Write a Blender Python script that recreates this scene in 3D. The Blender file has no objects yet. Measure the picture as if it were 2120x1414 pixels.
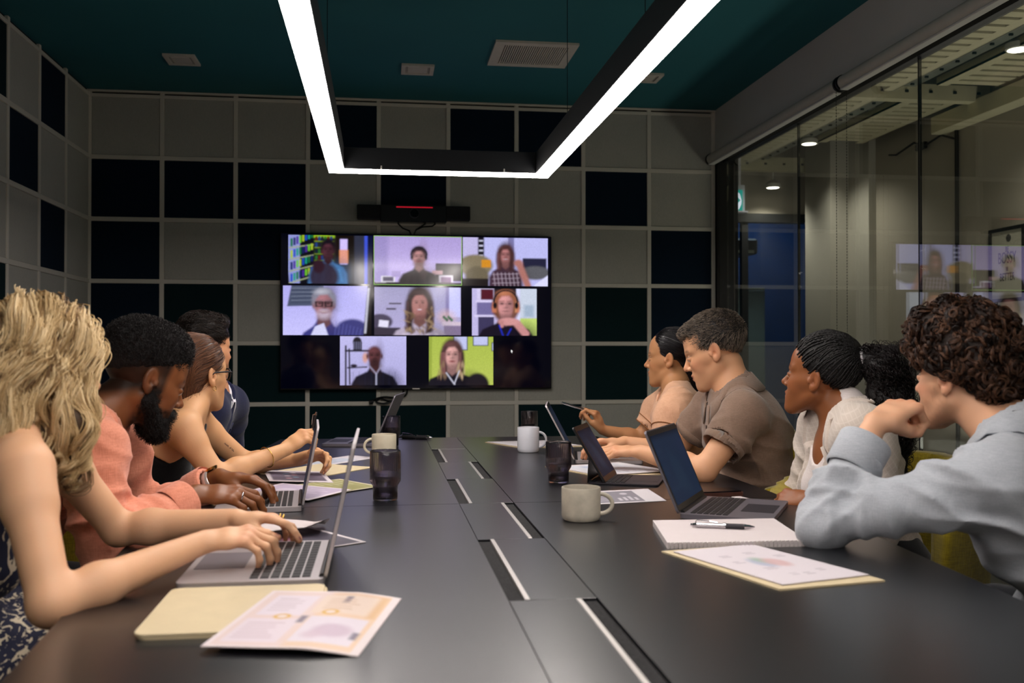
import bpy, math, random
import numpy as np
from mathutils import Vector, Matrix
rng = np.random.default_rng(7)
random.seed(7)
C = bpy.context.scene.collection
PI = math.pi

# ---------------------------------------------------------------- camera, world, exposure
CAM = np.array([0.0, 0.0, 1.15])
FPX, YAW, PITCH = 2006.4, 0.1343, 0.0098          # focal length in pixels of a 2120 px wide frame
FW = np.array([math.sin(YAW)*math.cos(PITCH), math.cos(YAW)*math.cos(PITCH), math.sin(PITCH)])
RT = np.array([math.cos(YAW), -math.sin(YAW), 0.0])
UP = np.cross(RT, FW)
cam_data = bpy.data.cameras.new('camera')
cam_data.sensor_width = 36.0
cam_data.lens = 36.0*FPX/2120.0
cam_data.clip_start = 0.05
cam_data.dof.use_dof = True
cam_data.dof.focus_distance = 3.3
cam_data.dof.aperture_fstop = 4.2
cam = bpy.data.objects.new('camera', cam_data)
C.objects.link(cam)
cam.matrix_world = Matrix(((RT[0], UP[0], -FW[0], CAM[0]), (RT[1], UP[1], -FW[1], CAM[1]), (RT[2], UP[2], -FW[2], CAM[2]), (0, 0, 0, 1)))
sc = bpy.context.scene
sc.camera = cam
sc.view_settings.view_transform = 'Standard'
sc.view_settings.look = 'None'
sc.view_settings.gamma = 1.0
sc.view_settings.use_curve_mapping = False
sc.view_settings.exposure = 0.0
LAMP_POWER = 35.0
world = bpy.data.worlds.new('world')
sc.world = world
world.use_nodes = True
world.node_tree.nodes['Background'].inputs[0].default_value = (0.80, 0.73, 0.70, 1)
world.node_tree.nodes['Background'].inputs[1].default_value = 0.085
sc.cycles.max_bounces = 10
sc.cycles.transmission_bounces = 10
sc.cycles.transparent_max_bounces = 12
sc.cycles.sample_clamp_indirect = 4.0

def at(px, py, Y=None, X=None, Z=None):
    """point seen at a pixel of the photograph, on a plane of known depth"""
    d = FW*FPX + RT*(px-1060) + UP*(707-py)
    t = (Y-CAM[1])/d[1] if Y is not None else (X-CAM[0])/d[0] if X is not None else (Z-CAM[2])/d[2]
    return CAM + d*t

# ---------------------------------------------------------------- materials
def lin(c):
    if isinstance(c, str):
        c = [int(c[i:i+2], 16)/255 for i in (0, 2, 4)]
    return tuple((x/12.92 if x <= 0.04045 else ((x+0.055)/1.055)**2.4) for x in c)
def base_mat(name):
    m = bpy.data.materials.new(name); m.use_nodes = True
    return m, m.node_tree.nodes, m.node_tree.links, m.node_tree.nodes['Principled BSDF']
def mat(name, col, rough=0.5, metal=0.0, bump=0.0, bscale=200.0, var=0.0, vscale=8.0, spec=0.5, sheen=0.0, trans=0.0, ior=1.45,
        emit=None, estr=0.0, coat=0.0, sss=0.0, alpha=1.0, stretch=None, detail=3.0):
    m, N, L, b = base_mat(name)
    c = lin(col)
    b.inputs['Base Color'].default_value = (*c, 1)
    b.inputs['Roughness'].default_value = rough
    b.inputs['Metallic'].default_value = metal
    b.inputs['Specular IOR Level'].default_value = spec
    b.inputs['Sheen Weight'].default_value = sheen
    b.inputs['Transmission Weight'].default_value = trans
    b.inputs['IOR'].default_value = ior
    b.inputs['Coat Weight'].default_value = coat
    if sss:
        b.inputs['Subsurface Weight'].default_value = sss
        b.inputs['Subsurface Radius'].default_value = (1.0, 0.35, 0.2)
        b.inputs['Subsurface Scale'].default_value = 0.012
    if emit:
        b.inputs['Emission Color'].default_value = (*lin(emit), 1)
        b.inputs['Emission Strength'].default_value = estr
    tc = N.new('ShaderNodeTexCoord'); mp = N.new('ShaderNodeMapping'); L.new(tc.outputs['Object'], mp.inputs[0])
    if stretch: mp.inputs['Scale'].default_value = stretch
    if var:
        n = N.new('ShaderNodeTexNoise'); n.inputs['Scale'].default_value = vscale; n.inputs['Detail'].default_value = detail
        L.new(mp.outputs[0], n.inputs['Vector'])
        r = N.new('ShaderNodeMapRange'); r.inputs['From Min'].default_value = 0.3; r.inputs['From Max'].default_value = 0.7
        r.inputs['To Min'].default_value = 1-var; r.inputs['To Max'].default_value = 1+var
        L.new(n.outputs['Fac'], r.inputs['Value'])
        v = N.new('ShaderNodeVectorMath'); v.operation = 'SCALE'; v.inputs[0].default_value = c
        L.new(r.outputs[0], v.inputs['Scale']); L.new(v.outputs[0], b.inputs['Base Color'])
    if bump:
        n = N.new('ShaderNodeTexNoise'); n.inputs['Scale'].default_value = bscale; n.inputs['Detail'].default_value = detail
        L.new(mp.outputs[0], n.inputs['Vector'])
        bp = N.new('ShaderNodeBump'); bp.inputs['Strength'].default_value = bump; bp.inputs['Distance'].default_value = 0.004
        L.new(n.outputs['Fac'], bp.inputs['Height']); L.new(bp.outputs[0], b.inputs['Normal'])
    return m
def weave_mat(name, col, col2, scale=420.0, rough=0.9, bump=0.25, var=0.12, vscale=14.0, sheen=0.3, wr=0.0):
    """woven cloth: crossed fine waves plus a soft mottling"""
    m, N, L, b = base_mat(name)
    tc = N.new('ShaderNodeTexCoord')
    w1 = N.new('ShaderNodeTexNoise'); w1.inputs['Scale'].default_value = scale; w1.inputs['Detail'].default_value = 2
    mp1 = N.new('ShaderNodeMapping'); mp1.inputs['Scale'].default_value = (1, 1, 0.12); L.new(tc.outputs['Object'], mp1.inputs[0]); L.new(mp1.outputs[0], w1.inputs['Vector'])
    w2 = N.new('ShaderNodeTexNoise'); w2.inputs['Scale'].default_value = scale; w2.inputs['Detail'].default_value = 2
    mp2 = N.new('ShaderNodeMapping'); mp2.inputs['Scale'].default_value = (0.12, 0.12, 1); L.new(tc.outputs['Object'], mp2.inputs[0]); L.new(mp2.outputs[0], w2.inputs['Vector'])
    n3 = N.new('ShaderNodeTexNoise'); n3.inputs['Scale'].default_value = vscale; L.new(tc.outputs['Object'], n3.inputs['Vector'])
    ad = N.new('ShaderNodeMath'); ad.operation = 'ADD'; L.new(w1.outputs['Fac'], ad.inputs[0]); L.new(w2.outputs['Fac'], ad.inputs[1])
    rr = N.new('ShaderNodeMapRange'); rr.inputs['From Min'].default_value = 0.75; rr.inputs['From Max'].default_value = 1.25; L.new(ad.outputs[0], rr.inputs['Value'])
    mx = N.new('ShaderNodeMix'); mx.data_type = 'RGBA'; mx.inputs[6].default_value = (*lin(col), 1); mx.inputs[7].default_value = (*lin(col2), 1)
    L.new(rr.outputs[0], mx.inputs[0])
    r = N.new('ShaderNodeMapRange'); r.inputs['From Min'].default_value = 0.3; r.inputs['From Max'].default_value = 0.7
    r.inputs['To Min'].default_value = 1-var; r.inputs['To Max'].default_value = 1+var; L.new(n3.outputs['Fac'], r.inputs['Value'])
    v = N.new('ShaderNodeVectorMath'); v.operation = 'SCALE'; L.new(mx.outputs[2], v.inputs[0]); L.new(r.outputs[0], v.inputs['Scale'])
    L.new(v.outputs[0], b.inputs['Base Color'])
    bp = N.new('ShaderNodeBump'); bp.inputs['Strength'].default_value = bump; bp.inputs['Distance'].default_value = 0.002
    L.new(ad.outputs[0], bp.inputs['Height']); L.new(bp.outputs[0], b.inputs['Normal'])
    if wr:      # soft creases
        nw = N.new('ShaderNodeTexNoise'); nw.inputs['Scale'].default_value = 11; nw.inputs['Detail'].default_value = 3; nw.inputs['Distortion'].default_value = 1.3; nw.noise_type = 'RIDGED_MULTIFRACTAL'
        mw = N.new('ShaderNodeMapping'); mw.inputs['Rotation'].default_value = (.6, .4, .3); mw.inputs['Scale'].default_value = (1.4, 1, .55); L.new(tc.outputs['Object'], mw.inputs[0]); L.new(mw.outputs[0], nw.inputs['Vector'])
        bw = N.new('ShaderNodeBump'); bw.inputs['Strength'].default_value = wr; bw.inputs['Distance'].default_value = 0.012
        L.new(nw.outputs['Fac'], bw.inputs['Height']); L.new(bw.outputs[0], bp.inputs['Normal'])
    b.inputs['Roughness'].default_value = rough; b.inputs['Sheen Weight'].default_value = sheen; b.inputs['Specular IOR Level'].default_value = 0.2
    return m
def attr_mat(name, rough=0.5, emit=0.0, sss=0.0, bump=0.0, bscale=300.0, spec=0.5, coat=0.0, black=False):
    """colour from the mesh's own Col attribute (prints, screens, skin)"""
    m, N, L, b = base_mat(name)
    a = N.new('ShaderNodeAttribute'); a.attribute_name = 'Col'
    if emit:
        b.inputs['Base Color'].default_value = (0.002, 0.002, 0.003, 1)
        L.new(a.outputs['Color'], b.inputs['Emission Color']); b.inputs['Emission Strength'].default_value = emit
    else:
        L.new(a.outputs['Color'], b.inputs['Base Color'])
    b.inputs['Roughness'].default_value = rough; b.inputs['Specular IOR Level'].default_value = spec; b.inputs['Coat Weight'].default_value = coat
    if sss:
        b.inputs['Subsurface Weight'].default_value = sss
        b.inputs['Subsurface Radius'].default_value = (1.0, 0.35, 0.2); b.inputs['Subsurface Scale'].default_value = 0.01
    if bump:
        tc = N.new('ShaderNodeTexCoord')
        n = N.new('ShaderNodeTexNoise'); n.inputs['Scale'].default_value = bscale; n.inputs['Detail'].default_value = 3
        L.new(tc.outputs['Object'], n.inputs['Vector'])
        bp = N.new('ShaderNodeBump'); bp.inputs['Strength'].default_value = bump; bp.inputs['Distance'].default_value = 0.0015
        L.new(n.outputs['Fac'], bp.inputs['Height']); L.new(bp.outputs[0], b.inputs['Normal'])
    return m
def glass_pane_mat(name, f0=.12, tint=(0.90, 0.93, 0.91)):
    """thin pane: clear, with a mirror image that strengthens towards grazing angles (same from either side)"""
    m = bpy.data.materials.new(name); m.use_nodes = True; N, L = m.node_tree.nodes, m.node_tree.links
    N.remove(N['Principled BSDF'])
    t = N.new('ShaderNodeBsdfTransparent'); t.inputs[0].default_value = (*tint, 1)
    g = N.new('ShaderNodeBsdfGlossy'); g.inputs['Roughness'].default_value = 0.0
    ge = N.new('ShaderNodeNewGeometry'); dt = N.new('ShaderNodeVectorMath'); dt.operation = 'DOT_PRODUCT'; L.new(ge.outputs['Normal'], dt.inputs[0]); L.new(ge.outputs['Incoming'], dt.inputs[1])
    def mth(op, a, b=None):
        n = N.new('ShaderNodeMath'); n.operation = op
        for i, v in enumerate((a, b)):
            if v is None: continue
            if isinstance(v, (int, float)): n.inputs[i].default_value = v
            else: L.new(v, n.inputs[i])
        return n.outputs[0]
    p = mth('POWER', mth('SUBTRACT', 1.0, mth('ABSOLUTE', dt.outputs['Value'])), 5.0)
    f = mth('ADD', mth('MULTIPLY', p, 1-f0), f0)
    x = N.new('ShaderNodeMixShader'); L.new(f, x.inputs[0]); L.new(t.outputs[0], x.inputs[1]); L.new(g.outputs[0], x.inputs[2])
    L.new(x.outputs[0], N['Material Output'].inputs[0])
    return m
def hair_mat(name, col, col2, rough=0.35):
    m, N, L, b = base_mat(name)
    hi = N.new('ShaderNodeHairInfo')
    mx = N.new('ShaderNodeMix'); mx.data_type = 'RGBA'; mx.inputs[6].default_value = (*lin(col), 1); mx.inputs[7].default_value = (*lin(col2), 1)
    L.new(hi.outputs['Random'], mx.inputs[0]); L.new(mx.outputs[2], b.inputs['Base Color'])
    b.inputs['Roughness'].default_value = rough; b.inputs['Specular IOR Level'].default_value = 0.25
    return m

# ---------------------------------------------------------------- object helpers
def setp(o, label=None, cat=None, group=None, kind=None):
    if label: o['label'] = label
    if cat: o['category'] = cat
    if group: o['group'] = group
    if kind: o['kind'] = kind
    return o
def empty(name, loc=(0, 0, 0), rz=0.0, label=None, cat=None, group=None, kind=None):
    o = bpy.data.objects.new(name, None); C.objects.link(o); o.location = tuple(float(v) for v in loc); o.rotation_euler = (0, 0, rz)
    o.empty_display_size = 0.05
    return setp(o, label, cat, group, kind)
def link_mesh(name, me, m, parent=None, smooth=False, kind=None):
    o = bpy.data.objects.new(name, me); C.objects.link(o)
    if m: me.materials.append(m)
    if smooth: me.polygons.foreach_set('use_smooth', np.ones(len(me.polygons), dtype=bool))
    if parent is not None: o.parent = parent
    if kind: o['kind'] = kind
    return o
def wparent(o, parent):
    """parent an object whose vertices are in world coordinates to an Empty standing at its base"""
    o.parent = parent
    if parent.parent is not None: return o          # that part already carries world coordinates
    o.matrix_parent_inverse = (Matrix.Translation(parent.location) @ parent.rotation_euler.to_matrix().to_4x4()).inverted()
    return o
def nrm(v):
    v = np.asarray(v, float); return v/np.linalg.norm(v)
class MB:
    """collects simple solids into one mesh"""
    def __init__(s): s.v = []; s.f = []
    def add(s, vs, fs):
        n = len(s.v); s.v += [tuple(map(float, p)) for p in vs]; s.f += [tuple(i+n for i in q) for q in fs]; return s
    def box(s, lo, hi, bev=0.0):
        x0, y0, z0 = lo; x1, y1, z1 = hi
        if not bev:
            vs = [(x, y, z) for z in (z0, z1) for y in (y0, y1) for x in (x0, x1)]
            return s.add(vs, [(0, 2, 3, 1), (4, 5, 7, 6), (0, 1, 5, 4), (2, 6, 7, 3), (0, 4, 6, 2), (1, 3, 7, 5)])
        b = bev; vs = []; idx = {}
        for sx in (0, 1):
            for sy in (0, 1):
                for sz in (0, 1):
                    X, Y, Z = (x0, x1)[sx], (y0, y1)[sy], (z0, z1)[sz]; dx, dy, dz = (b, -b)[sx], (b, -b)[sy], (b, -b)[sz]
                    for k, p in enumerate(((X, Y+dy, Z+dz), (X+dx, Y, Z+dz), (X+dx, Y+dy, Z))):
                        idx[sx, sy, sz, k] = len(vs); vs.append(p)
        fs = []; g = lambda a, b_, c, k: idx[a, b_, c, k]
        for i in (0, 1):
            fs.append([g(i, 0, 0, 0), g(i, 1, 0, 0), g(i, 1, 1, 0), g(i, 0, 1, 0)][::1 if i else -1])
            fs.append([g(0, i, 0, 1), g(0, i, 1, 1), g(1, i, 1, 1), g(1, i, 0, 1)][::1 if i else -1])
            fs.append([g(0, 0, i, 2), g(1, 0, i, 2), g(1, 1, i, 2), g(0, 1, i, 2)][::1 if i else -1])
            for j in (0, 1):
                fs.append([g(i, j, 0, 0), g(i, j, 1, 0), g(i, j, 1, 1), g(i, j, 0, 1)][::-1 if i == j else 1])
                fs.append([g(i, 0, j, 0), g(i, 1, j, 0), g(i, 1, j, 2), g(i, 0, j, 2)][::1 if i == j else -1])
                fs.append([g(0, i, j, 1), g(1, i, j, 1), g(1, i, j, 2), g(0, i, j, 2)][::-1 if i == j else 1])
                for k in (0, 1):
                    t = [g(i, j, k, 0), g(i, j, k, 1), g(i, j, k, 2)]
                    fs.append(t if (i+j+k) % 2 else t[::-1])
        return s.add(vs, fs)
    def tube(s, pts, r, n=8, cap=True, closed=False):
        pts = [np.asarray(p, float) for p in pts]; m = len(pts); rs = r if hasattr(r, '__len__') else [r]*m
        t0 = nrm(pts[1]-pts[0]); a = np.array([0, 0, 1.0]) if abs(t0[2]) < 0.9 else np.array([1.0, 0, 0]); u = nrm(np.cross(t0, a)); vs = []
        for i, p in enumerate(pts):
            t = nrm(pts[(i+1) % m]-pts[i-1]) if closed else nrm(pts[min(i+1, m-1)]-pts[max(i-1, 0)])
            u = nrm(u-t*np.dot(u, t)); w = np.cross(t, u)
            for k in range(n):
                q = 2*PI*k/n; vs.append(p+rs[i]*(math.cos(q)*u+math.sin(q)*w))
        fs = []
        for i in range(m if closed else m-1):
            j = (i+1) % m
            for k in range(n): fs.append((i*n+k, i*n+(k+1) % n, j*n+(k+1) % n, j*n+k))
        if cap and not closed: fs += [tuple(range(n))[::-1], tuple((m-1)*n+k for k in range(n))]
        return s.add(vs, fs)
    def lathe(s, prof, n=32, c=(0, 0, 0), rib=0.0, ribs=24, ribz=None, cap=True):
        vs = []; fs = []
        for (r, z) in prof:
            for k in range(n):
                a = 2*PI*k/n; rr = r*(1+(rib*math.cos(ribs*a) if rib and (ribz is None or ribz[0] <= z <= ribz[1]) else 0))
                vs.append((c[0]+rr*math.cos(a), c[1]+rr*math.sin(a), c[2]+z))
        for i in range(len(prof)-1):
            for k in range(n): fs.append((i*n+k, i*n+(k+1) % n, (i+1)*n+(k+1) % n, (i+1)*n+k))
        if cap: fs += [tuple(range(n))[::-1], tuple((len(prof)-1)*n+k for k in range(n))]
        return s.add(vs, fs)
    def prism(s, poly, z0, z1, frame=None):
        """polygon in the local x,y plane, extruded from z0 to z1; frame = (origin, ex, ey, ez)"""
        n = len(poly); vs = [(x, y, z) for z in (z0, z1) for x, y in poly]
        if frame:
            o, ex, ey, ez = [np.asarray(q, float) for q in frame]; vs = [o+ex*a+ey*b+ez*c for a, b, c in vs]
        fs = [tuple(range(n))[::-1], tuple(range(n, 2*n))]+[(k, (k+1) % n, n+(k+1) % n, n+k) for k in range(n)]
        return s.add(vs, fs)
    def build(s, name, m, parent=None, smooth=False, kind=None, world=False, auto=False):
        me = bpy.data.meshes.new(name); me.from_pydata(s.v, [], s.f); me.update()
        o = link_mesh(name, me, m, None, smooth, kind)
        if auto:
            me.set_sharp_from_angle(angle=math.radians(38))
        if parent is not None:
            if world: wparent(o, parent)
            else: o.parent = parent
        return o
def rrect(w, h, r, n=5, cx=0, cy=0):
    P = []
    for (sx, sy, a0) in ((1, 1, 0), (-1, 1, 90), (-1, -1, 180), (1, -1, 270)):
        for k in range(n+1):
            a = math.radians(a0+90*k/n); P.append((cx+sx*(w/2-r)+r*math.cos(a), cy+sy*(h/2-r)+r*math.sin(a)))
    return P
def sheet_mesh(name, img, P, thick=0.0):
    """grid mesh: img (h, w, 3) linear colours, P(u, v) arrays -> (x, y, z) arrays; v runs up"""
    h, w = img.shape[:2]
    u, v = np.meshgrid(np.linspace(0, 1, w), np.linspace(1, 0, h))
    x, y, z = P(u, v)
    vs = np.stack([x+0*u, y+0*u, z+0*u], -1).reshape(-1, 3)
    i = np.arange(h*w).reshape(h, w)
    q = np.stack([i[1:, :-1], i[1:, 1:], i[:-1, 1:], i[:-1, :-1]], -1).reshape(-1, 4)
    me = bpy.data.meshes.new(name); fast_mesh(me, vs, q)
    ca = me.color_attributes.new('Col', 'FLOAT_COLOR', 'POINT')
    c4 = np.ones((h*w, 4), np.float32); c4[:, :3] = img.reshape(-1, 3); ca.data.foreach_set('color', c4.ravel())
    return me
def fast_mesh(me, vs, q):
    n = len(vs); m = len(q); me.vertices.add(n); me.vertices.foreach_set('co', np.ascontiguousarray(vs, np.float32).ravel())
    k = q.shape[1]
    me.loops.add(m*k); me.loops.foreach_set('vertex_index', np.ascontiguousarray(q, np.int32).ravel())
    me.polygons.add(m); me.polygons.foreach_set('loop_start', np.arange(0, m*k, k, dtype=np.int32))
    me.update(calc_edges=True)

# small raster painter for prints and screens (colours given as sRGB hex)
class Paint:
    def __init__(s, w, h, col): s.w, s.h = w, h; s.a = np.ones((h, w, 3), np.float32)*np.array(lin(col), np.float32); s.u, s.v = np.meshgrid((np.arange(w)+.5)/w, (np.arange(h)+.5)/h)
    def mix(s, m, col, al=1.0): m = (np.clip(m, 0, 1)*al)[..., None]; s.a = s.a*(1-m)+np.array(lin(col), np.float32)*m; return s
    def soft(s, d, e=0.012): return np.clip(0.5-d/e, 0, 1)
    def rect(s, x0, y0, x1, y1, col, al=1.0, e=0.008): return s.mix(s.soft(np.maximum(np.maximum(x0-s.u, s.u-x1), np.maximum(y0-s.v, s.v-y1)), e), col, al)
    def ell(s, cx, cy, rx, ry, col, al=1.0, e=0.014, rot=0.0):
        c, n = math.cos(rot), math.sin(rot); x, y = s.u-cx, s.v-cy; X, Y = (x*c+y*n)/rx, (-x*n+y*c)/ry
        return s.mix(s.soft((np.hypot(X, Y)-1)*min(rx, ry), e), col, al)
    def poly(s, P, col, al=1.0, e=0.01):
        ins = np.zeros(s.u.shape, bool); d = np.full(s.u.shape, 9.0)
        for (x0, y0), (x1, y1) in zip(P, P[1:]+P[:1]):
            dx, dy = x1-x0, y1-y0; t = np.clip(((s.u-x0)*dx+(s.v-y0)*dy)/(dx*dx+dy*dy+1e-9), 0, 1)
            d = np.minimum(d, np.hypot(s.u-x0-t*dx, s.v-y0-t*dy))
            if dy: ins ^= ((y0 > s.v) != (y1 > s.v)) & (s.u < (s.v-y0)*dx/dy+x0)
        return s.mix(s.soft(np.where(ins, -d, d), e), col, al)
    def line(s, x0, y0, x1, y1, wd, col, al=1.0, e=0.008):
        dx, dy = x1-x0, y1-y0; t = np.clip(((s.u-x0)*dx+(s.v-y0)*dy)/(dx*dx+dy*dy+1e-9), 0, 1)
        return s.mix(s.soft(np.hypot(s.u-x0-t*dx, s.v-y0-t*dy)-wd, e), col, al)
    def grad(s, c0, c1, horiz=False):
        t = (s.u if horiz else s.v)[..., None]; s.a = (np.array(lin(c0))*(1-t)+np.array(lin(c1))*t).astype(np.float32); return s
    def finish(s, blur=1, noise=.02, seed=0, lift=0.0):
        for _ in range(blur):
            q = np.pad(s.a, ((1, 1), (1, 1), (0, 0)), mode='edge'); s.a = (q[1:-1, 1:-1]*4+q[:-2, 1:-1]*2+q[2:, 1:-1]*2+q[1:-1, :-2]*2+q[1:-1, 2:]*2+q[:-2, :-2]+q[2:, 2:]+q[:-2, 2:]+q[2:, :-2])/16
        g = np.random.default_rng(seed).normal(size=s.a.shape[:2]+(1,))*noise; s.a = np.clip(s.a*(1+g), 0, 4).astype(np.float32); return s
    def curve(s, P, wd, col, al=1.0, e=0.008):
        for a, b in zip(P, P[1:]): s.line(*a, *b, wd, col, al, e)
        return s
# ---------------------------------------------------------------- implicit surfaces (people, clothes, hair volumes)
f32 = np.float32
class Field:
    def __init__(s, lo, hi, h):
        s.lo = np.array(lo, float); s.h = h; s.n = np.ceil((np.array(hi)-s.lo)/h).astype(int)+1
        s.D = np.full(s.n, 0.5, f32)
    def win(s, lo, hi, m):
        i0 = np.clip(np.floor((np.array(lo)-m-s.lo)/s.h).astype(int), 0, s.n); i1 = np.clip(np.ceil((np.array(hi)+m-s.lo)/s.h).astype(int)+1, 0, s.n)
        sl = tuple(slice(a, b) for a, b in zip(i0, i1))
        ax = [(s.lo[k]+s.h*np.arange(i0[k], i1[k])).astype(f32) for k in range(3)]
        return sl, ax[0][:, None, None], ax[1][None, :, None], ax[2][None, None, :]
    def comb(s, sl, d, k, op):
        A = s.D[sl]
        if op == 's': d = -d; B = A; sg = -1
        else: B = A; sg = 1
        if k > 0:
            hh = np.maximum(k-np.abs(B-d), 0)*f32(1/k); hh *= hh; hh *= f32(k*.25)
            s.D[sl] = (np.minimum(B, d)-hh) if sg > 0 else (np.maximum(B, d)+hh)
        else: s.D[sl] = np.minimum(B, d) if sg > 0 else np.maximum(B, d)
    def cone(s, a, b, ra, rb, k=0.01, flat=None, fs=1.0, op='u', cap=False, cap0=False):
        a = np.asarray(a, float); b = np.asarray(b, float); r = max(ra, rb)*max(1, fs)
        sl, X, Y, Z = s.win(np.minimum(a, b)-r, np.maximum(a, b)+r, k+2*s.h)
        if 0 in s.D[sl].shape: return s
        ba = b-a; L2 = float(ba@ba)+1e-12
        x, y, z = X-f32(a[0]), Y-f32(a[1]), Z-f32(a[2])
        t0 = (x*f32(ba[0])+y*f32(ba[1])+z*f32(ba[2]))*f32(1/L2); t = np.clip(t0, 0, 1)
        x = x-t*f32(ba[0]); y = y-t*f32(ba[1]); z = z-t*f32(ba[2])
        q = x*x+y*y+z*z
        if flat is not None:
            w = nrm(flat); dn = x*f32(w[0])+y*f32(w[1])+z*f32(w[2]); q = q+dn*dn*f32(1/fs**2-1)
        d = np.sqrt(q)-(f32(ra)+t*f32(rb-ra))
        if cap: d = np.maximum(d, (t0-1)*f32(math.sqrt(L2)))
        if cap0: d = np.maximum(d, -t0*f32(math.sqrt(L2)))
        s.comb(sl, d, k, op); return s
    def ell(s, c, r, k=0.01, M=None, op='u'):
        c = np.asarray(c, float); r = np.asarray(r, float); R = float(r.max())
        sl, X, Y, Z = s.win(c-R, c+R, k+2*s.h)
        if 0 in s.D[sl].shape: return s
        x, y, z = X-f32(c[0]), Y-f32(c[1]), Z-f32(c[2])
        if M is None: u, v, w = x, y, z
        else: u, v, w = [x*f32(M[0, j])+y*f32(M[1, j])+z*f32(M[2, j]) for j in range(3)]
        u, v, w = u*f32(1/r[0]), v*f32(1/r[1]), w*f32(1/r[2])
        k0 = np.sqrt(u*u+v*v+w*w); u *= f32(1/r[0]); v *= f32(1/r[1]); w *= f32(1/r[2]); k1 = np.sqrt(u*u+v*v+w*w)
        d = np.where(k0 < 0.15, f32(-r.min()*.85), k0*(k0-1)/np.maximum(k1, 1e-6))
        s.comb(sl, d.astype(f32), k, op); return s
    def plane(s, p, n, k=0.0):
        """keep only the side the normal points away from"""
        sl, X, Y, Z = s.win(s.lo, s.lo+s.h*s.n, 0); n = nrm(n)
        d = (X-f32(p[0]))*f32(n[0])+(Y-f32(p[1]))*f32(n[1])+(Z-f32(p[2]))*f32(n[2])
        s.D = np.maximum(s.D, d) if k == 0 else s.D; return s
    def disp(s, fn, band=0.03):
        i = np.nonzero(np.abs(s.D) < band)
        if len(i[0]):
            P = np.stack(i, -1)*s.h+s.lo; s.D[i] += fn(P).astype(f32)
        return s
    def sample(s, P):
        q = (np.asarray(P)-s.lo)/s.h; q = np.clip(q, 0, s.n-1.001); i = q.astype(int); f = q-i; r = 0
        for dx in (0, 1):
            for dy in (0, 1):
                for dz in (0, 1):
                    w = (f[..., 0] if dx else 1-f[..., 0])*(f[..., 1] if dy else 1-f[..., 1])*(f[..., 2] if dz else 1-f[..., 2])
                    r = r+w*s.D[i[..., 0]+dx, i[..., 1]+dy, i[..., 2]+dz]
        return r
    def grad(s, P):
        e = s.h; g = np.stack([s.sample(P+np.eye(3)[k]*e)-s.sample(P-np.eye(3)[k]*e) for k in range(3)], -1)
        return g/np.maximum(np.linalg.norm(g, axis=-1, keepdims=True), 1e-9)
    def push(s, P, off, it=3):
        """move points onto the level 'off' of the field"""
        P = np.array(P, float)
        for _ in range(it): P = P-s.grad(P)*(s.sample(P)-off)[..., None]
        return P
    def mesh(s):
        D = s.D; S = D < 0
        D = np.pad(D, 1, constant_values=0.05); S = np.pad(S, 1); lo = s.lo-s.h
        c = S[:-1, :-1, :-1].astype(np.int8)
        cnt = sum(S[a:S.shape[0]-1+a, b:S.shape[1]-1+b, e:S.shape[2]-1+e].astype(np.int8) for a in (0, 1) for b in (0, 1) for e in (0, 1))
        act = (cnt > 0) & (cnt < 8); I = np.argwhere(act); N = len(I)
        vid = np.full(act.shape, -1, np.int32); vid[act] = np.arange(N)
        cor = {(a, b, e): D[I[:, 0]+a, I[:, 1]+b, I[:, 2]+e] for a in (0, 1) for b in (0, 1) for e in (0, 1)}
        acc = np.zeros((N, 3)); w = np.zeros(N)
        for ax in range(3):
            for o1 in (0, 1):
                for o2 in (0, 1):
                    p = [0, 0, 0]; r = [k for k in range(3) if k != ax]; p[r[0]] = o1; p[r[1]] = o2; q = list(p); q[ax] = 1
                    d0, d1 = cor[tuple(p)], cor[tuple(q)]; m = (d0 < 0) != (d1 < 0); t = np.where(m, d0/np.where(m, d0-d1, 1), 0)
                    pt = np.tile(np.array(p, float), (N, 1)); pt[:, ax] = t; acc += pt*m[:, None]; w += m
        V = (I+acc/w[:, None])*s.h+lo
        Q = []
        for ax in range(3):
            sl0 = [slice(None)]*3; sl1 = [slice(None)]*3; sl0[ax] = slice(0, -1); sl1[ax] = slice(1, None)
            A, B = S[tuple(sl0)], S[tuple(sl1)]; E = np.argwhere(A != B); fl = A[E[:, 0], E[:, 1], E[:, 2]]
            r = [k for k in range(3) if k != ax]
            def cell(o1, o2):
                J = E.copy(); J[:, r[0]] -= o1; J[:, r[1]] -= o2; return vid[J[:, 0], J[:, 1], J[:, 2]]
            q = np.stack([cell(0, 0), cell(1, 0), cell(1, 1), cell(0, 1)], -1)
            if ax == 1: fl = ~fl
            q[~fl] = q[~fl][:, ::-1]
            Q.append(q)
        return V, np.concatenate(Q)
def field_obj(F, name, m, parent, colf=None, kind=None, decim=None, keep=None):
    V, Q = F.mesh()
    if keep is not None:      # drop loose crumbs / hidden faces
        kf = keep(V)[Q].any(1); Q = Q[kf]; used = np.unique(Q); mp = np.full(len(V), -1); mp[used] = np.arange(len(used)); V = V[used]; Q = mp[Q]
    me = bpy.data.meshes.new(name); fast_mesh(me, V, Q)
    if colf is not None:
        ca = me.color_attributes.new('Col', 'FLOAT_COLOR', 'POINT'); c4 = np.ones((len(V), 4), np.float32); c4[:, :3] = colf(V); ca.data.foreach_set('color', c4.ravel())
    o = link_mesh(name, me, m, None, True, kind); wparent(o, parent); return o
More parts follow.
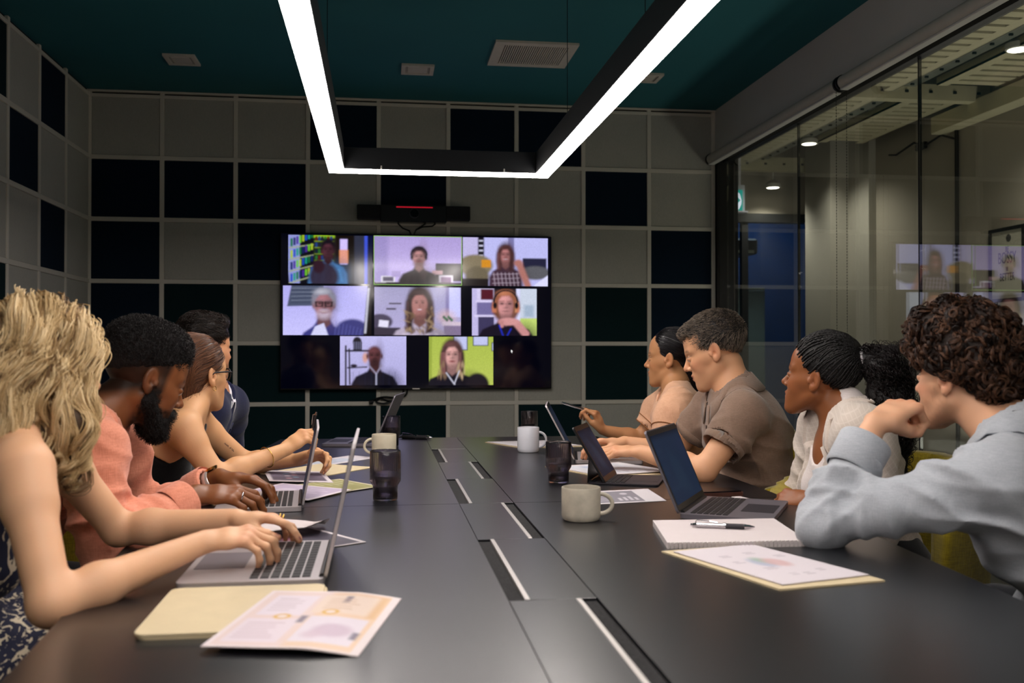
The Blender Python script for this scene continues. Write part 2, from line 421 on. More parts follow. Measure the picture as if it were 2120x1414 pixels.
def creases(P, arms='LR', amp=.008, seed=0, low=True):
    """the pulls and gathers a worn shirt shows: inside the elbows, under the shoulders, across the waist"""
    r = np.random.default_rng(seed); L = []
    for a in arms:
        S, E, W = [getattr(P, q+a) for q in 'SEW']; ua = nrm(E-S); fa = nrm(W-E); bis = nrm(S-E+W-E)
        L += [fold(E+bis*.03, nrm(ua+fa), .065, 120, amp, 1+seed), fold(E-ua*.09, ua+.25*fa, .07, 100, amp*.8, 2+seed), fold(E+fa*.09, fa+.2*ua, .065, 110, amp*.7, 3+seed),
              fold(S+ua*.07+P.fw*.03, ua+.6*P.r*(1 if a == 'R' else -1), .075, 85, amp, 4+seed), fold(S-P.u*.07-P.r*(.03 if a == 'R' else -.03), P.u+.5*P.r, .08, 75, amp*.9, 5+seed)]
    if low: L += [fold(P.P+P.u*.12+P.fw*.08, P.u+.2*P.r, .13, 60, amp*1.2, 6+seed), fold(P.P+P.u*.20-P.fw*.10, P.u-.2*P.r, .13, 55, amp, 7+seed), fold(P.P+P.u*.02+P.r*.1, P.u, .12, 75, amp*1.3, 8+seed), fold(P.P+P.u*.05-P.r*.1, P.u, .12, 75, amp*1.3, 9+seed)]
    return lambda V: sum(f(V) for f in L)
def sines(seed, n, k, amp):
    r = np.random.default_rng(seed); K = r.normal(size=(n, 3)); K = K/np.linalg.norm(K, axis=1)[:, None]*k*r.uniform(.6, 1.6, (n, 1)); ph = r.uniform(0, 6.28, n); W = r.normal(size=(n, 3))*k*.35
    def fn(P):
        o = 0
        for i in range(n): o = o+np.sin(P@K[i]+ph[i]+1.3*np.sin(P@W[i]+ph[i]*2))
        return o*amp/math.sqrt(n)
    return fn
def fold(c, ax, s, k, amp, seed=0):
    """a bundle of creases around point c, running across the direction ax"""
    c = np.asarray(c, float); ax = nrm(ax); w = sines(seed+50, 3, 18, 1.0)
    def fn(P):
        q = P-c; g = np.exp(-(q**2).sum(-1)/(s*s)); x = (q@ax)*k+1.6*w(P)
        return -g*amp*((1-np.abs(np.sin(x*.5)))**1.7*2.3-0.55)
    return fn
def strands(name, S, r0, r1, m, parent, taper=True):
    """S: (n, k, 3) world points -> one native hair curves object"""
    n, k, _ = S.shape
    cu = bpy.data.hair_curves.new(name); cu.add_curves([k]*n)
    cu.position_data.foreach_set('vector', S.astype(np.float32).ravel())
    ra = cu.attributes.get('radius') or cu.attributes.new('radius', 'FLOAT', 'POINT')
    t = np.linspace(0, 1, k)
    R = np.tile(r0+(r1-r0)*t**1.5, n).astype(np.float32); ra.data.foreach_set('value', R)
    cu.materials.append(m)
    o = bpy.data.objects.new(name, cu); C.objects.link(o); o['kind'] = 'stuff'; wparent(o, parent); return o

def clumps(G, nchild, spread, seed, tip=.35, wob=.0006):
    """each guide strand becomes a lock of nchild strands that draw together at the tip"""
    r = np.random.default_rng(seed); n, k, _ = G.shape; t = np.linspace(0, 1, k); S = np.repeat(G, nchild, 0); o = r.normal(size=(n*nchild, 3))*spread; pr = (1-(1-tip)*t)[None, :, None]
    ph = r.uniform(0, 6.28, (n*nchild, 1)); w = np.stack([np.sin(t*9+ph), np.cos(t*8+ph*1.3), np.sin(t*7+ph*.7)], -1)*wob*np.minimum(t*3, 1)[None, :, None]
    return S+o[:, None, :]*pr+w

# ---------------------------------------------------------------- people
def hand_prims(W, d, n, side, s, curl, spread, thumb):
    d = nrm(d); n = np.asarray(n, float); n = nrm(n-d*np.dot(n, d)); l = np.cross(n, d) if side == 'R' else np.cross(d, n); W = np.asarray(W, float)
    pr = []; nails = []; tips = []
    lo = [.029, .0095, -.0105, -.028]; kf = [.086, .090, .084, .075]; ph = [(.043, .026, .021), (.047, .030, .022), (.043, .028, .022), (.034, .021, .019)]
    rr = [.0092, .0094, .0090, .0079]; K = []
    for i in range(4):
        k = W+d*kf[i]*s+l*lo[i]*s; K.append(k)
        pr.append((W+l*lo[i]*.5*s+d*.008, k, .0155*s, .0112*s, .012, n, .85))
    pr.append((W+d*.045*s+l*.018*s, W+d*.045*s-l*.018*s, .014*s, .013*s, .014, n, .9))
    for i in range(4):
        a = 0; p = K[i]; dd = nrm(d+l*spread*(1.5-i)*.33)
        r = rr[i]*s
        for j in range(3):
            a += math.radians(curl[i][j]); v = dd*math.cos(a)-n*math.sin(a); q = p+v*ph[i][j]*s
            pr.append((p, q, r, r*(.93 if j < 2 else .82), .0045 if j else .007, None, 1)); r *= .93
            if j == 2: nn = n*math.cos(a)+dd*math.sin(a); nails.append((q-v*.004*s+nn*r*.75, .0062*s)); tips.append(q)
            p = q
    o, f, dn, b = thumb
    T0 = W+d*.018*s+l*.020*s-n*.006*s; v = nrm(l*o+d*f-n*dn); T1 = T0+v*.042*s
    v2 = nrm(v*math.cos(b)+(d*.8-l*.6)*math.sin(b)); T2 = T1+v2*.033*s; v3 = nrm(v*math.cos(1.7*b)+(d*.8-l*.6)*math.sin(1.7*b)); T3 = T2+v3*.025*s
    pr += [(T0, T1, .0165*s, .0125*s, .012, None, 1), (T1, T2, .0118*s, .0102*s, .005, None, 1), (T2, T3, .0102*s, .0085*s, .004, None, 1)]
    nails.append((T3+n*.006*s, .0066*s)); tips.append(T3)
    return pr, nails, K, tips
class Person:
    """joints in world metres; f = body forward, hf / hu = head forward / up"""
    def __init__(s, **k):
        s.__dict__.update(dict(fem=False, hs=1.0, nose=1.0, jaw=1.0, girth=1.0, neckr=.056, lean=.02, lids=.35)); s.__dict__.update(k)
        for q in ('P', 'N', 'H', 'SL', 'SR', 'EL', 'ER', 'WL', 'WR'): setattr(s, q, np.asarray(getattr(s, q), float))
        s.u = nrm(s.N-s.P); s.r = nrm(s.SR-s.SL); s.fw = nrm(np.cross(s.u, s.r))
        hf = nrm(s.hf); hr = nrm(np.cross(hf, s.hu)); hu = np.cross(hr, hf); s.M = np.stack([hr, hf, hu], 1)
        s.g = .88 if s.fem else 1.0
        s.hands = {}
        for side in 'LR':
            hd = getattr(s, 'hand'+side)
            s.hands[side] = hand_prims(getattr(s, 'W'+side), hd['d'], hd['n'], side, (.9 if s.fem else 1.0)*hd.get('s', 1), hd.get('curl', [(25, 30, 15)]*4), hd.get('spread', .25), hd.get('thumb', (.5, .8, .3, .4)))
    def hl(s, *p): return s.H+s.M@(np.array(p)*s.hs)
    def loc(s, V): return ((V-s.H)@s.M)/s.hs
    def torso(s, F, g=0.0, top=True, k=.05):
        G, gi = s.g, s.girth; u, r, f = s.u, s.r, s.fw; L = np.linalg.norm(s.N-s.P); b = -f*s.lean
        ch = s.N-u*.15+b*.6; wa = s.P+u*L*.36+b; sw = np.linalg.norm(s.SR-s.SL)
        F.cone(ch-r*.055*G, ch+r*.055*G, .108*G*gi+g, .108*G*gi+g, k, f, .92)
        F.cone(ch+u*.02, wa, .150*G*gi+g, (.118 if s.fem else .134)*gi+g, k, f, .78)
        F.cone(wa, s.P, (.118 if s.fem else .134)*gi+g, .150*gi*(1.0 if s.fem else .98)+g, k, f, .80)
        F.cone(s.P-r*.06, s.P+r*.06, .108*gi+g, .108*gi+g, k)
        if top:
            c = s.N-u*.055
            F.cone(c-r*.04, s.SL+(c-s.SL)*.12, .062*G+g, .050*G+g, k); F.cone(c+r*.04, s.SR+(c-s.SR)*.12, .062*G+g, .050*G+g, k)
            nb = s.N+u*.03
            for S in (s.SL, s.SR): F.cone(nb-f*.012, S+(nb-S)*.25+u*.012, .042*G+g*.8, .034*G+g*.8, .04)
        if s.fem:
            for q in (-1, 1): F.ell(s.N-u*.20+f*.082+r*.068*q+b*.3, np.array([.058, .052, .06])*1.0+g, .04, np.stack([r, f, u], 1))
        return F
    def neck(s, F, g=0.0):
        top = s.hl(0, -.022, -.055)
        F.cone(s.N-s.u*.03-s.fw*.005, top, s.neckr*s.g+.006+g, s.neckr*s.g*.93+g, .035)
        return F
    def arm(s, F, side, g0=0.0, g1=0.0, t1=2.0, k=.03, cap=True):
        """t1: 1 = elbow, 2 = wrist; g0, g1 grow the sleeve at shoulder and end"""
        S, E, W = [getattr(s, q+side) for q in 'SEW']; G = .86 if s.fem else 1.0
        ru, re, rw = .049*G, .038*G, .0245*G; gg = lambda t: g0+(g1-g0)*min(t/max(t1, .01), 1)
        F.cone(S, S+(E-S)*.25, .056*G+g0, .050*G+g0, k)
        if t1 <= 1:
            e = S+(E-S)*t1; F.cone(S, e, ru+g0, ru+(re-ru)*t1+g1, k*.6, cap=True)
            return e, nrm(E-S), ru+(re-ru)*t1
        F.cone(S, E, ru+g0, re+gg(1), k*.7)
        t = t1-1; w = E+(W-E)*t; mid = E+(W-E)*min(.28, t)
        F.cone(E, mid, re*.97+gg(1), .0405*G+gg(1.28), .02); F.cone(mid, w, .0405*G+gg(1.28), (.0405*G+(rw-.0405*G)*max((t-.28)/.72, 0))+g1, .02, cap=t1 < 2)
        return w, nrm(W-E), (.0405*G+(rw-.0405*G)*max((t-.28)/.72, 0))
    def head(s, F):
        h = s.hs; M = s.M; P = s.hl
        e = lambda c, r, k=.01, op='u', Q=None: F.ell(P(*c), np.array(r)*h, k*h, M if Q is None else M@Q, op)
        c = lambda a, b, ra, rb, k=.01, op='u', **kw: F.cone(P(*a), P(*b), ra*h, rb*h, k*h, op=op, **kw)
        e((0, -.014, .040), (.0745, .094, .082), 0); e((0, .030, .045), (.063, .060, .062), .03)
        e((0, .030, -.020), (.058, .060, .075), .03)
        J = s.jaw
        for q in (-1, 1):
            c((q*.050*J, -.004, -.045), (q*.020, .064, -.098), .020, .018, .025)
            c((q*.050, .020, -.012), (q*.033, .066, -.022), .022, .020, .02)
            c((q*.030, .055, -.045), (q*.018, .070, -.075), .022, .020, .02)
            c((q*.046, .064, .024), (q*.012, .084, .020), .009, .010, .014)
        c((-.010, .078, -.100), (.010, .078, -.100), .0165, .0165, .018)
        e((0, .070, -.062), (.030, .026, .026), .02)
        for q in (-1, 1): e((q*.032, .094, .000), (.017, .016, .0115), .012, 's')
        c((0, .084, .012), (0, .108*s.nose, -.024), .0075, .0095, .012); e((0, .107*s.nose, -.027), (.0105, .011, .0095), .006)
        for q in (-1, 1): e((q*.012, .095*s.nose, -.032), (.0085, .010, .0075), .005)
        for q in (-1, 1): e((q*.0065, .102*s.nose, -.0385), (.0035, .005, .0028), .002, 's')
        e((0, .0925, -.0555), (.0235, .0095, .0060), .004); e((0, .0905, -.0680), (.0200, .0100, .0068), .004)
        c((-.021, .0965, -.0615), (.021, .0965, -.0615), .0012, .0012, .003, 's')
        e((0, .094, -.079), (.018, .005, .004), .006, 's')
        for q in (-1, 1):     # eyelids over the eyeballs
            e((q*.031, .0795, .0010), (.0150, .0135, .0105), .004)
            e((q*.031, .0930, -.0008-.0035*s.lids), (.0125, .0055, .0046*(1-s.lids)+.0006), .0015, 's')
            c((q*.020, .0915, .0062-.004*s.lids), (q*.042, .0850, .0052-.004*s.lids), .0016, .0016, .003)
        for q in (-1, 1):     # ears
            A = math.radians(18)*q; Q = np.array([[math.cos(A), -math.sin(A), 0], [math.sin(A), math.cos(A), 0], [0, 0, 1]])
            e((q*.078, -.009, -.003), (.0080, .0190, .0310), .005, Q=Q); e((q*.077, -.003, -.028), (.0065, .0090, .0110), .005, Q=Q)
            e((q*.0885, -.007, .000), (.0080, .0135, .0225), .002, 's', Q=Q); e((q*.0850, -.003, -.009), (.0100, .0070, .0095), .002, 's', Q=Q)
            c((q*.0815, -.013, .014), (q*.0825, -.014, -.008), .0026, .0028, .003); c((q*.077, .009, -.004), (q*.079, .008, -.012), .0042, .0038, .004)
        return F
    def body(s, parent, m, colf, torso_from=.14, h=.0034, arms='LR', side_armhole=None):
        pts = [s.N, s.H, s.SL, s.SR]
        pad = .165
        for a in arms: pts += [getattr(s, q+a) for q in 'EW']+list(s.hands[a][2])+list(s.hands[a][3])
        P = np.array(pts); lo, hi = P.min(0), P.max(0); body = np.array([s.N-s.u*torso_from, s.H, s.SL, s.SR])
        lo = np.minimum(lo-.05, body.min(0)-np.array([.11, .11, .02])); hi = np.maximum(hi+.05, body.max(0)+np.array([.11, .11, .14]))
        F = Field(lo, hi, h); s.torso(F); s.neck(F); s.head(F)
        # the trunk ends under the clothes
        sl = F.win(lo, hi, 0); c = s.N-s.u*torso_from
        if torso_from < .5:
            d = -((sl[1]-f32(c[0]))*f32(s.u[0])+(sl[2]-f32(c[1]))*f32(s.u[1])+(sl[3]-f32(c[2]))*f32(s.u[2])); F.D[sl[0]] = np.maximum(F.D[sl[0]], d)
        for a in arms:
            s.arm(F, a)
            for (p, q, ra, rb, k, fl, fs) in s.hands[a][0]: F.cone(p, q, ra, rb, k, fl, fs)
        s.bf = F
        return field_obj(F, 'body', m, parent, colf)
    def skin(s, base, lip=None, brow='1c1410', browd=.8, stub=None, stubd=0.0, flush='c06a50', fl=.25, fade=None, nail=None, seed=1):
        nz = sines(seed, 6, 60, .03); nf = sines(seed+1, 8, 400, .5); b0 = np.array(lin(base)); lp = np.array(lin(lip or base)); br = np.array(lin(brow)); fs = np.array(lin(flush))
        def colf(V):
            q = s.loc(V); x, y, z = q.T; ax = np.abs(x); inh = (np.abs(x) < .12) & (np.abs(y) < .14) & (np.abs(z) < .14); col = b0*(1+nz(V))[:, None]
            def mix(w, c): nonlocal col; w = np.clip(w, 0, 1)[:, None]; col = col*(1-w)+c*w
            G = lambda cx, cy, cz, rx, ry, rz: np.exp(-(((ax-cx)/rx)**2+((y-cy)/ry)**2+((z-cz)/rz)**2))*inh
            mix((G(.045, .06, -.025, .02, .03, .02)+G(0, .11, -.028, .012, .014, .012)+G(.083, -.01, 0, .012, .02, .03))*fl, fs)
            for a in s.hands.values():
                for k in list(a[2])+list(a[3]): mix(np.exp(-((V-k)**2).sum(1)/.013**2)*fl*.9, fs)
            mix(1.6*np.exp(-((ax/.022)**4+((z+.0615)/.0085)**4))*(y > .078)*inh, lp)
            bz = .0235+.004*np.sin((ax-.012)/.04*PI)
            mix(browd*np.exp(-(((z-bz)/.0042)**2))*np.clip((ax-.010)/.004, 0, 1)*np.clip((.052-ax)/.006, 0, 1)*(y > .05)*inh*(.8+.4*nf(V)), br)
            if stub: mix(stubd*np.clip((-.030-z-.28*(y-.05)-.9*np.maximum(ax-.035, 0)*(y > .04)+.012*(y < .03))/.012, 0, 1)*np.clip((y+.012)/.02, 0, 1)*(z > -.125)*inh*(.85+.3*nf(V))*(1-np.exp(-((ax/.02)**4+((z+.062)/.007)**4))), np.array(lin(stub)))
            if fade: mix(fade[1]*np.clip((z-fade[2]+.9*np.minimum(0, -.02-y)*0+np.where(y < -.02, .6*(-.02-y), 0))/.03, 0, 1)*np.clip((fade[3]-y)/.015, 0, 1)*inh*(1-G(.083, -.006, -.002, .012, .022, .032)), np.array(lin(fade[0])))
            mix(1.3*(np.exp(-(((ax-.031)/.016)**4+((z-.0075)/.0016)**2))*(y > .07)*inh), np.array(lin('1a1210')))
            if nail:
                for a in s.hands.values():
                    for (p, r) in a[1]: mix(1.5*np.exp(-((V-p)**2).sum(1)/r**2)**2, np.array(lin(nail)))
            return col
        return colf
    def eyes(s, parent, iris='2a1a10'):
        for q in (-1, 1):
            c = s.hl(q*.031, .0805, .0003); mb = MB(); R = .0118*s.hs; vs = []; n = 20; m_ = 14
            gaze = nrm(s.M@np.array([0.0, 1, -.05])); a = nrm(np.cross(gaze, [0, 0, 1])); b = np.cross(a, gaze); prof = []
            for i in range(m_+1):
                th = PI*i/m_; prof.append((math.sin(th)*R, math.cos(th)*R*(1.0 if th > .5 else 1.02)))
            for (r, z) in prof:
                for k in range(n): vs.append(c+gaze*z+a*r*math.cos(2*PI*k/n)+b*r*math.sin(2*PI*k/n))
            fs = [(i*n+k, i*n+(k+1) % n, (i+1)*n+(k+1) % n, (i+1)*n+k) for i in range(m_) for k in range(n)]
            me = bpy.data.meshes.new('eye'); me.from_pydata([tuple(v) for v in vs], [], fs); me.update()
            ca = me.color_attributes.new('Col', 'FLOAT_COLOR', 'POINT'); col = []
            for i in range(m_+1):
                th = PI*i/m_; cc = lin('050404') if th < .22 else lin(iris) if th < .52 else lin('d8cfc6')
                col += [*cc, 1]*n
            ca.data.foreach_set('color', col); o = link_mesh('eye', me, EYE, None, True); wparent(o, parent)
def garment(parent, name, m, P, build, h=.0062, disp=None, grow=.02, lo=None, hi=None, keep=None, pts=None, colf=None):
    pp = np.array(pts if pts is not None else [P.P, P.N, P.SL, P.SR, P.EL, P.ER, P.WL, P.WR])
    lo = pp.min(0)-.19 if lo is None else np.array(lo); hi = pp.max(0)+.19 if hi is None else np.array(hi)
    F = Field(lo, hi, h); build(F)
    if disp: F.disp(disp)
    return field_obj(F, name, m, parent, colf=colf, keep=keep), F
def ribbon(parent, name, m, F, rows, off=.003, th=.003, smooth=True):
    """cloth strip lying on a field: rows = list of lists of points; pushed to the surface, given thickness"""
    A = np.array(rows, float); n, k, _ = A.shape; t = F.push(A.reshape(-1, 3), off).reshape(n, k, 3) if F is not None else A
    g = F.grad(t.reshape(-1, 3)).reshape(n, k, 3) if F is not None else None
    if g is None:
        du = np.gradient(t, axis=0); dv = np.gradient(t, axis=1); g = np.cross(du, dv); g /= np.maximum(np.linalg.norm(g, axis=-1, keepdims=True), 1e-9)
    top = t+g*th; bot = t-g*th*.5; V = np.concatenate([top.reshape(-1, 3), bot.reshape(-1, 3)]); i = np.arange(n*k).reshape(n, k); q = []
    for a in range(n-1):
        for b in range(k-1): q += [(i[a, b], i[a, b+1], i[a+1, b+1], i[a+1, b]), tuple(x+n*k for x in (i[a+1, b], i[a+1, b+1], i[a, b+1], i[a, b]))]
    rim = [i[0, b] for b in range(k)]+[i[a, k-1] for a in range(1, n)]+[i[n-1, b] for b in range(k-2, -1, -1)]+[i[a, 0] for a in range(n-2, 0, -1)]
    for a, b in zip(rim, rim[1:]+rim[:1]): q.append((a, a+n*k, b+n*k, b))
    me = bpy.data.meshes.new(name); me.from_pydata([tuple(p) for p in V], [], [tuple(int(z) for z in f) for f in q]); me.update()
    o = link_mesh(name, me, m, None, smooth); wparent(o, parent); return o
def quadgrid(a, b, c, d, n=10, k=6):
    """bilinear patch a-b (first row) .. d-c (last row)"""
    a, b, c, d = [np.asarray(q, float) for q in (a, b, c, d)]
    return [[(a*(1-v)+b*v)*(1-w)+(d*(1-v)+c*v)*w for v in np.linspace(0, 1, k)] for w in np.linspace(0, 1, n)]
def collar(parent, m, P, F=None, r=.066, hgt=.034, fall=.042, flare=.026, back=PI, gap=.38, drop=.035, point=.02, name='collar', lift=0.0, tilt=0.0):
    """turned-down shirt collar around the neck, open at the front"""
    u = nrm(P.u*.75+(P.H-P.N)*3*.25+P.fw*tilt); f = nrm(P.fw-u*np.dot(P.fw, u)); rr = np.cross(f, u); rows = []
    base = P.N+u*lift
    for ph in np.linspace(gap, 2*PI-gap, 44):
        dirv = f*math.cos(ph)+rr*math.sin(ph); fr = max(0, math.cos(ph)); dn = -u*drop*fr**1.5+f*.010*fr; o = base+dn; e = math.exp(-((min(ph, 2*PI-ph)-gap)/.35)**2)
        prof = [(r+.004, -.008), (r+.002, hgt*.5), (r, hgt*(1-.35*fr)), (r+.006, hgt*1.08*(1-.35*fr)), (r+flare*.6, hgt*.55-fall*.2*e), (r+flare, hgt-fall-point*e)]
        rows.append([o+dirv*a*(1.0+.12*abs(math.sin(ph)))+u*b for a, b in prof])
    A = np.array(rows)
    if F is not None:
        for _ in range(3): A = A+F.grad(A)*np.maximum(0, .004-F.sample(A))[..., None]
    return ribbon(parent, name, m, None, A.tolist(), th=.0022)
def trousers(parent, P, m, shoe, kx=.42, name='trousers'):
    f = nrm([P.fw[0], P.fw[1], 0]); r = nrm(np.cross(f, [0, 0, 1])); z = np.array([0, 0, 1.0])
    hip = np.array([P.P[0], P.P[1], .56]); F = Field(np.minimum(hip, hip+f*(kx+.1))-[.32, .32, .52], np.maximum(hip, hip+f*(kx+.1))+[.32, .32, .2], .008)
    F.cone(hip-r*.07, hip+r*.07, .118, .118, .04)
    for q in (-1, 1):
        a = hip+r*.09*q-z*.01; k = a+f*kx-z*.02+r*.02*q; an = np.array([k[0], k[1], .10])-f*.02
        F.cone(a, k, .082, .062, .04); F.cone(k, an, .060, .046, .03, cap=True)
    F.disp(sines(3, 5, 45, .003))
    o = field_obj(F, name, m, parent)
    for q in (-1, 1):
        a = hip+r*.09*q; k = a+f*kx+r*.02*q; F2 = Field([k[0]-.2, k[1]-.2, 0], [k[0]+.2, k[1]+.2, .16], .006)
        F2.cone([*(k-f*.05)[:2], .045], [*(k+f*.13)[:2], .035], .040, .034, .02, z, .9); F2.cone([*(k-f*.03)[:2], .05], [*(k-f*.02)[:2], .11], .036, .040, .02)
        F2.D = np.maximum(F2.D, -(F2.lo[2]+F2.h*np.arange(F2.n[2])-.004)[None, None, :].astype(f32))
        field_obj(F2, 'shoe', shoe, parent)
    return o
EYE = None
# ---------------------------------------------------------------- the room
YW, XL, XR, GX, ZC = 6.0, -1.72, 2.125, 2.185, 2.695
PW, PH, ZT = 0.4261, 0.3673, 2.298
M_GREY = weave_mat('grey_felt', 'bab9b0', 'aaa9a1', scale=700, rough=1.0, bump=.15, var=.06, vscale=3, sheen=.2)
M_DARK = weave_mat('navy_felt', '112335', '0d1b2a', scale=700, rough=1.0, bump=.15, var=.1, vscale=3, sheen=.0)
M_GREEN = weave_mat('dark_green_felt', '10292c', '0c2226', scale=700, rough=1.0, bump=.15, var=.1, vscale=3, sheen=.0)
M_TRIM = mat('trim_paint', 'd9d4c8', .55, var=.04, vscale=5, bump=.03, bscale=120)
M_BACK = mat('backing_board', '15161a', .9, var=.1)
M_CEIL = mat('teal_ceiling_paint', '236b74', .85, var=.05, vscale=2, bump=.04, bscale=300)
M_FLOOR = weave_mat('carpet', '2a2c30', '1d1f22', scale=500, bump=.5, var=.15)
M_FASCIA = mat('fascia_paint', 'c4c2be', .7, var=.03, vscale=3, bump=.02, bscale=200)
M_BLACK = mat('black_metal', '101114', .4, var=.1, vscale=30)
M_WHITE = mat('white_plastic', 'd8d4cc', .5, var=.02, vscale=20)

fl = MB().box((XL-.1, -1.6, -.08), (XR+.1, YW+.1, 0)).build('floor', M_FLOOR, kind='structure')
ce = MB().box((XL-.1, -1.6, ZC), (GX+.06, YW+.1, ZC+.1)).build('ceiling', M_CEIL, kind='structure')
wb = MB().box((XL-.1, YW, 0), (GX+.1, YW+.1, ZC)).build('wall_back', M_BACK, kind='structure')
wl = MB().box((XL-.1, -1.6, 0), (XL, YW, ZC)).build('wall_left', M_BACK, kind='structure')

PANEL = ['gggdgddgg', 'dddgdggdg', 'dgdgggggd', 'dnggggg'+'nd', 'dnnngggng', 'ddnnngngg', 'gdggdgdgd']
MATS = {'g': M_GREY, 'd': M_DARK, 'n': M_GREEN}
colx = [XL+.012]+[XL+i*PW for i in range(1, 9)]+[XR-.012]
rowz = [ZC-.028]+[ZT-i*PH for i in range(0, 7)]+[.02]
def panel_mesh(w, h, m):
    me = MB().box((-w/2, -.012, -h/2), (w/2, 0, h/2), bev=.004); q = bpy.data.meshes.new('acoustic_panel'); q.from_pydata(me.v, [], me.f); q.materials.append(m); return q
cache = {}
def panel(parent, w, h, m, loc, rz):
    k = (round(w, 3), round(h, 3), m.name)
    if k not in cache: cache[k] = panel_mesh(w, h, m)
    o = bpy.data.objects.new('acoustic_panel', cache[k]); C.objects.link(o); o.parent = parent; o.location = loc; o.rotation_euler = (0, 0, rz)
TW = .012
for c in range(9):
    for r in range(7):
        x0, x1, z1, z0 = colx[c]+TW, colx[c+1]-TW, rowz[r]-TW, rowz[r+1]-TW+2*TW
        panel(wb, x1-x0, z1-z0, MATS[PANEL[r][c]], ((x0+x1)/2, YW, (z0+z1)/2), 0)
LY = [YW-.012]+[YW-.439-i*.4164 for i in range(0, 18)]
LP = {0: 'gggg', 1: 'dggd', 2: 'gdgg', 3: 'ggdg'}
pr_ = random.Random(5)
for c in range(18):
    for r in range(7):
        y1, y0, z1, z0 = LY[c]-TW, LY[c+1]+TW, rowz[r]-TW, rowz[r+1]+TW
        if c == 0: k = 'g' if r < 4 else 'd'
        elif c == 1: k = 'dgdggdg'[r]
        elif c == 2: k = 'gdggdgd'[r]
        else: k = pr_.choice('gggdn')
        panel(wl, y1-y0, z1-z0, MATS[k], (XL, (y0+y1)/2, (z0+z1)/2), PI/2)
tn = [0]
def trim(lo, hi, m=None):
    tn[0] += 1; return MB().box(lo, hi, bev=.0025).build('trim_%d' % tn[0], m or M_TRIM, kind='structure')
tp = .018
for i, x in enumerate(colx): trim((x-.013, YW-tp, .02), (x+.013, YW, ZC))
for i, z in enumerate(rowz[:-1]): trim((XL, YW-tp-.001, z-(.013 if i else .014)), (XR, YW-.0005, z+(.013 if i else .006)))
for i, y in enumerate(LY): trim((XL, y-.013, .02), (XL+tp, y+.013, ZC))
for i, z in enumerate(rowz[:-1]): trim((XL+.0005, -1.5, z-.013), (XL+tp+.001, YW-.02, z+(.013 if i else .006)))
trim((XL, YW-.03, ZC-.012), (XR, YW-.0, ZC-.001)); 
MB().box((XL, YW-.014, 0), (XR, YW-.0003, .08)).build('baseboard_back', M_TRIM, kind='structure')
MB().box((XL+.0003, -1.5, 0), (XL+.014, YW-.02, .08)).build('baseboard_left', M_TRIM, kind='structure')

# right side: fascia, track, glass
MB().box((XR, -1.6, 2.38), (GX+.07, YW, ZC)).build('wall_right', M_FASCIA, kind='structure')
trim((GX-.025, -1.6, 2.350), (GX+.025, YW-.07, 2.383), M_BLACK)
trim((GX-.025, -1.6, 0.0), (GX+.025, YW-.07, .05), M_BLACK)
trim((XR+.005, YW-.075, 0), (GX+.06, YW-.001, 2.381), M_BLACK)
M_PANE = glass_pane_mat('partition_glass', .13)
PY = [5.925, 4.86, 3.70, 2.54, 1.38, .22, -.94]
for i in range(6):
    gp = MB().box((GX-.006, PY[i+1]+.004, .05), (GX+.006, PY[i]-.004, 2.352)).build('window_%d' % (i+1), M_PANE, kind='structure')
    MB().box((GX-.0065, PY[i+1]-.0035, .05), (GX+.0065, PY[i+1]+.0035, 2.352)).build('pane_joint', M_BLACK, gp)

# roller blinds
M_TUBE = mat('blind_fabric', 'bdb9af', .75, var=.03, vscale=20, bump=.05, bscale=500)
def blind(y0, y1, label, chain):
    e = empty('roller_blind', (2.085, (y0+y1)/2, 2.372), 0, label, 'blind', 'roller blinds above the glass partition')
    MB().tube([(2.085, y0+.012, 2.372), (2.085, y1-.012, 2.372)], .033, 28).build('fabric_roll', M_TUBE, e, smooth=True, world=True, auto=True)
    for y in (y0, y1): MB().tube([(2.085, y-.006, 2.372), (2.085, y+.006, 2.372)], .037, 24).box((2.085, y-.006, 2.385), (XR, y+.006, 2.41)).build('bracket', M_BLACK, e, world=True)
    MB().box((2.06, y0+.02, 2.333), (2.10, y1-.02, 2.343), bev=.003).build('hem_bar', M_FASCIA, e, world=True)
    if chain:
        mb = MB()
        for dx in (-.02, .03):
            for k in range(150):
                z = 2.36-.0135*k; mb.lathe([(.0001, -.003), (.0021, -.0015), (.0021, .0015), (.0001, .003)], 5, (2.085+dx, y0 if dx < 0 else y0, z), cap=False)
            mb.tube([(2.085+dx, y0, 2.37), (2.085+dx, y0, .34)], .0006, 4)
        mb.tube([(2.085+.005+.025*math.cos(a), y0, .34-.025*math.sin(a)) for a in np.linspace(PI, 0, 12)], .002, 5)
        o = mb.build('bead_chain', M_BLACK, e, world=True, kind='stuff'); o['label'] = 'hanging beaded pull chain'
    return e
blind(4.19, 5.95, 'pale roller blind tube at the far end of the glass partition', True)
blind(1.2, 4.165, 'pale roller blind tube running from the bracket toward the camera', False)

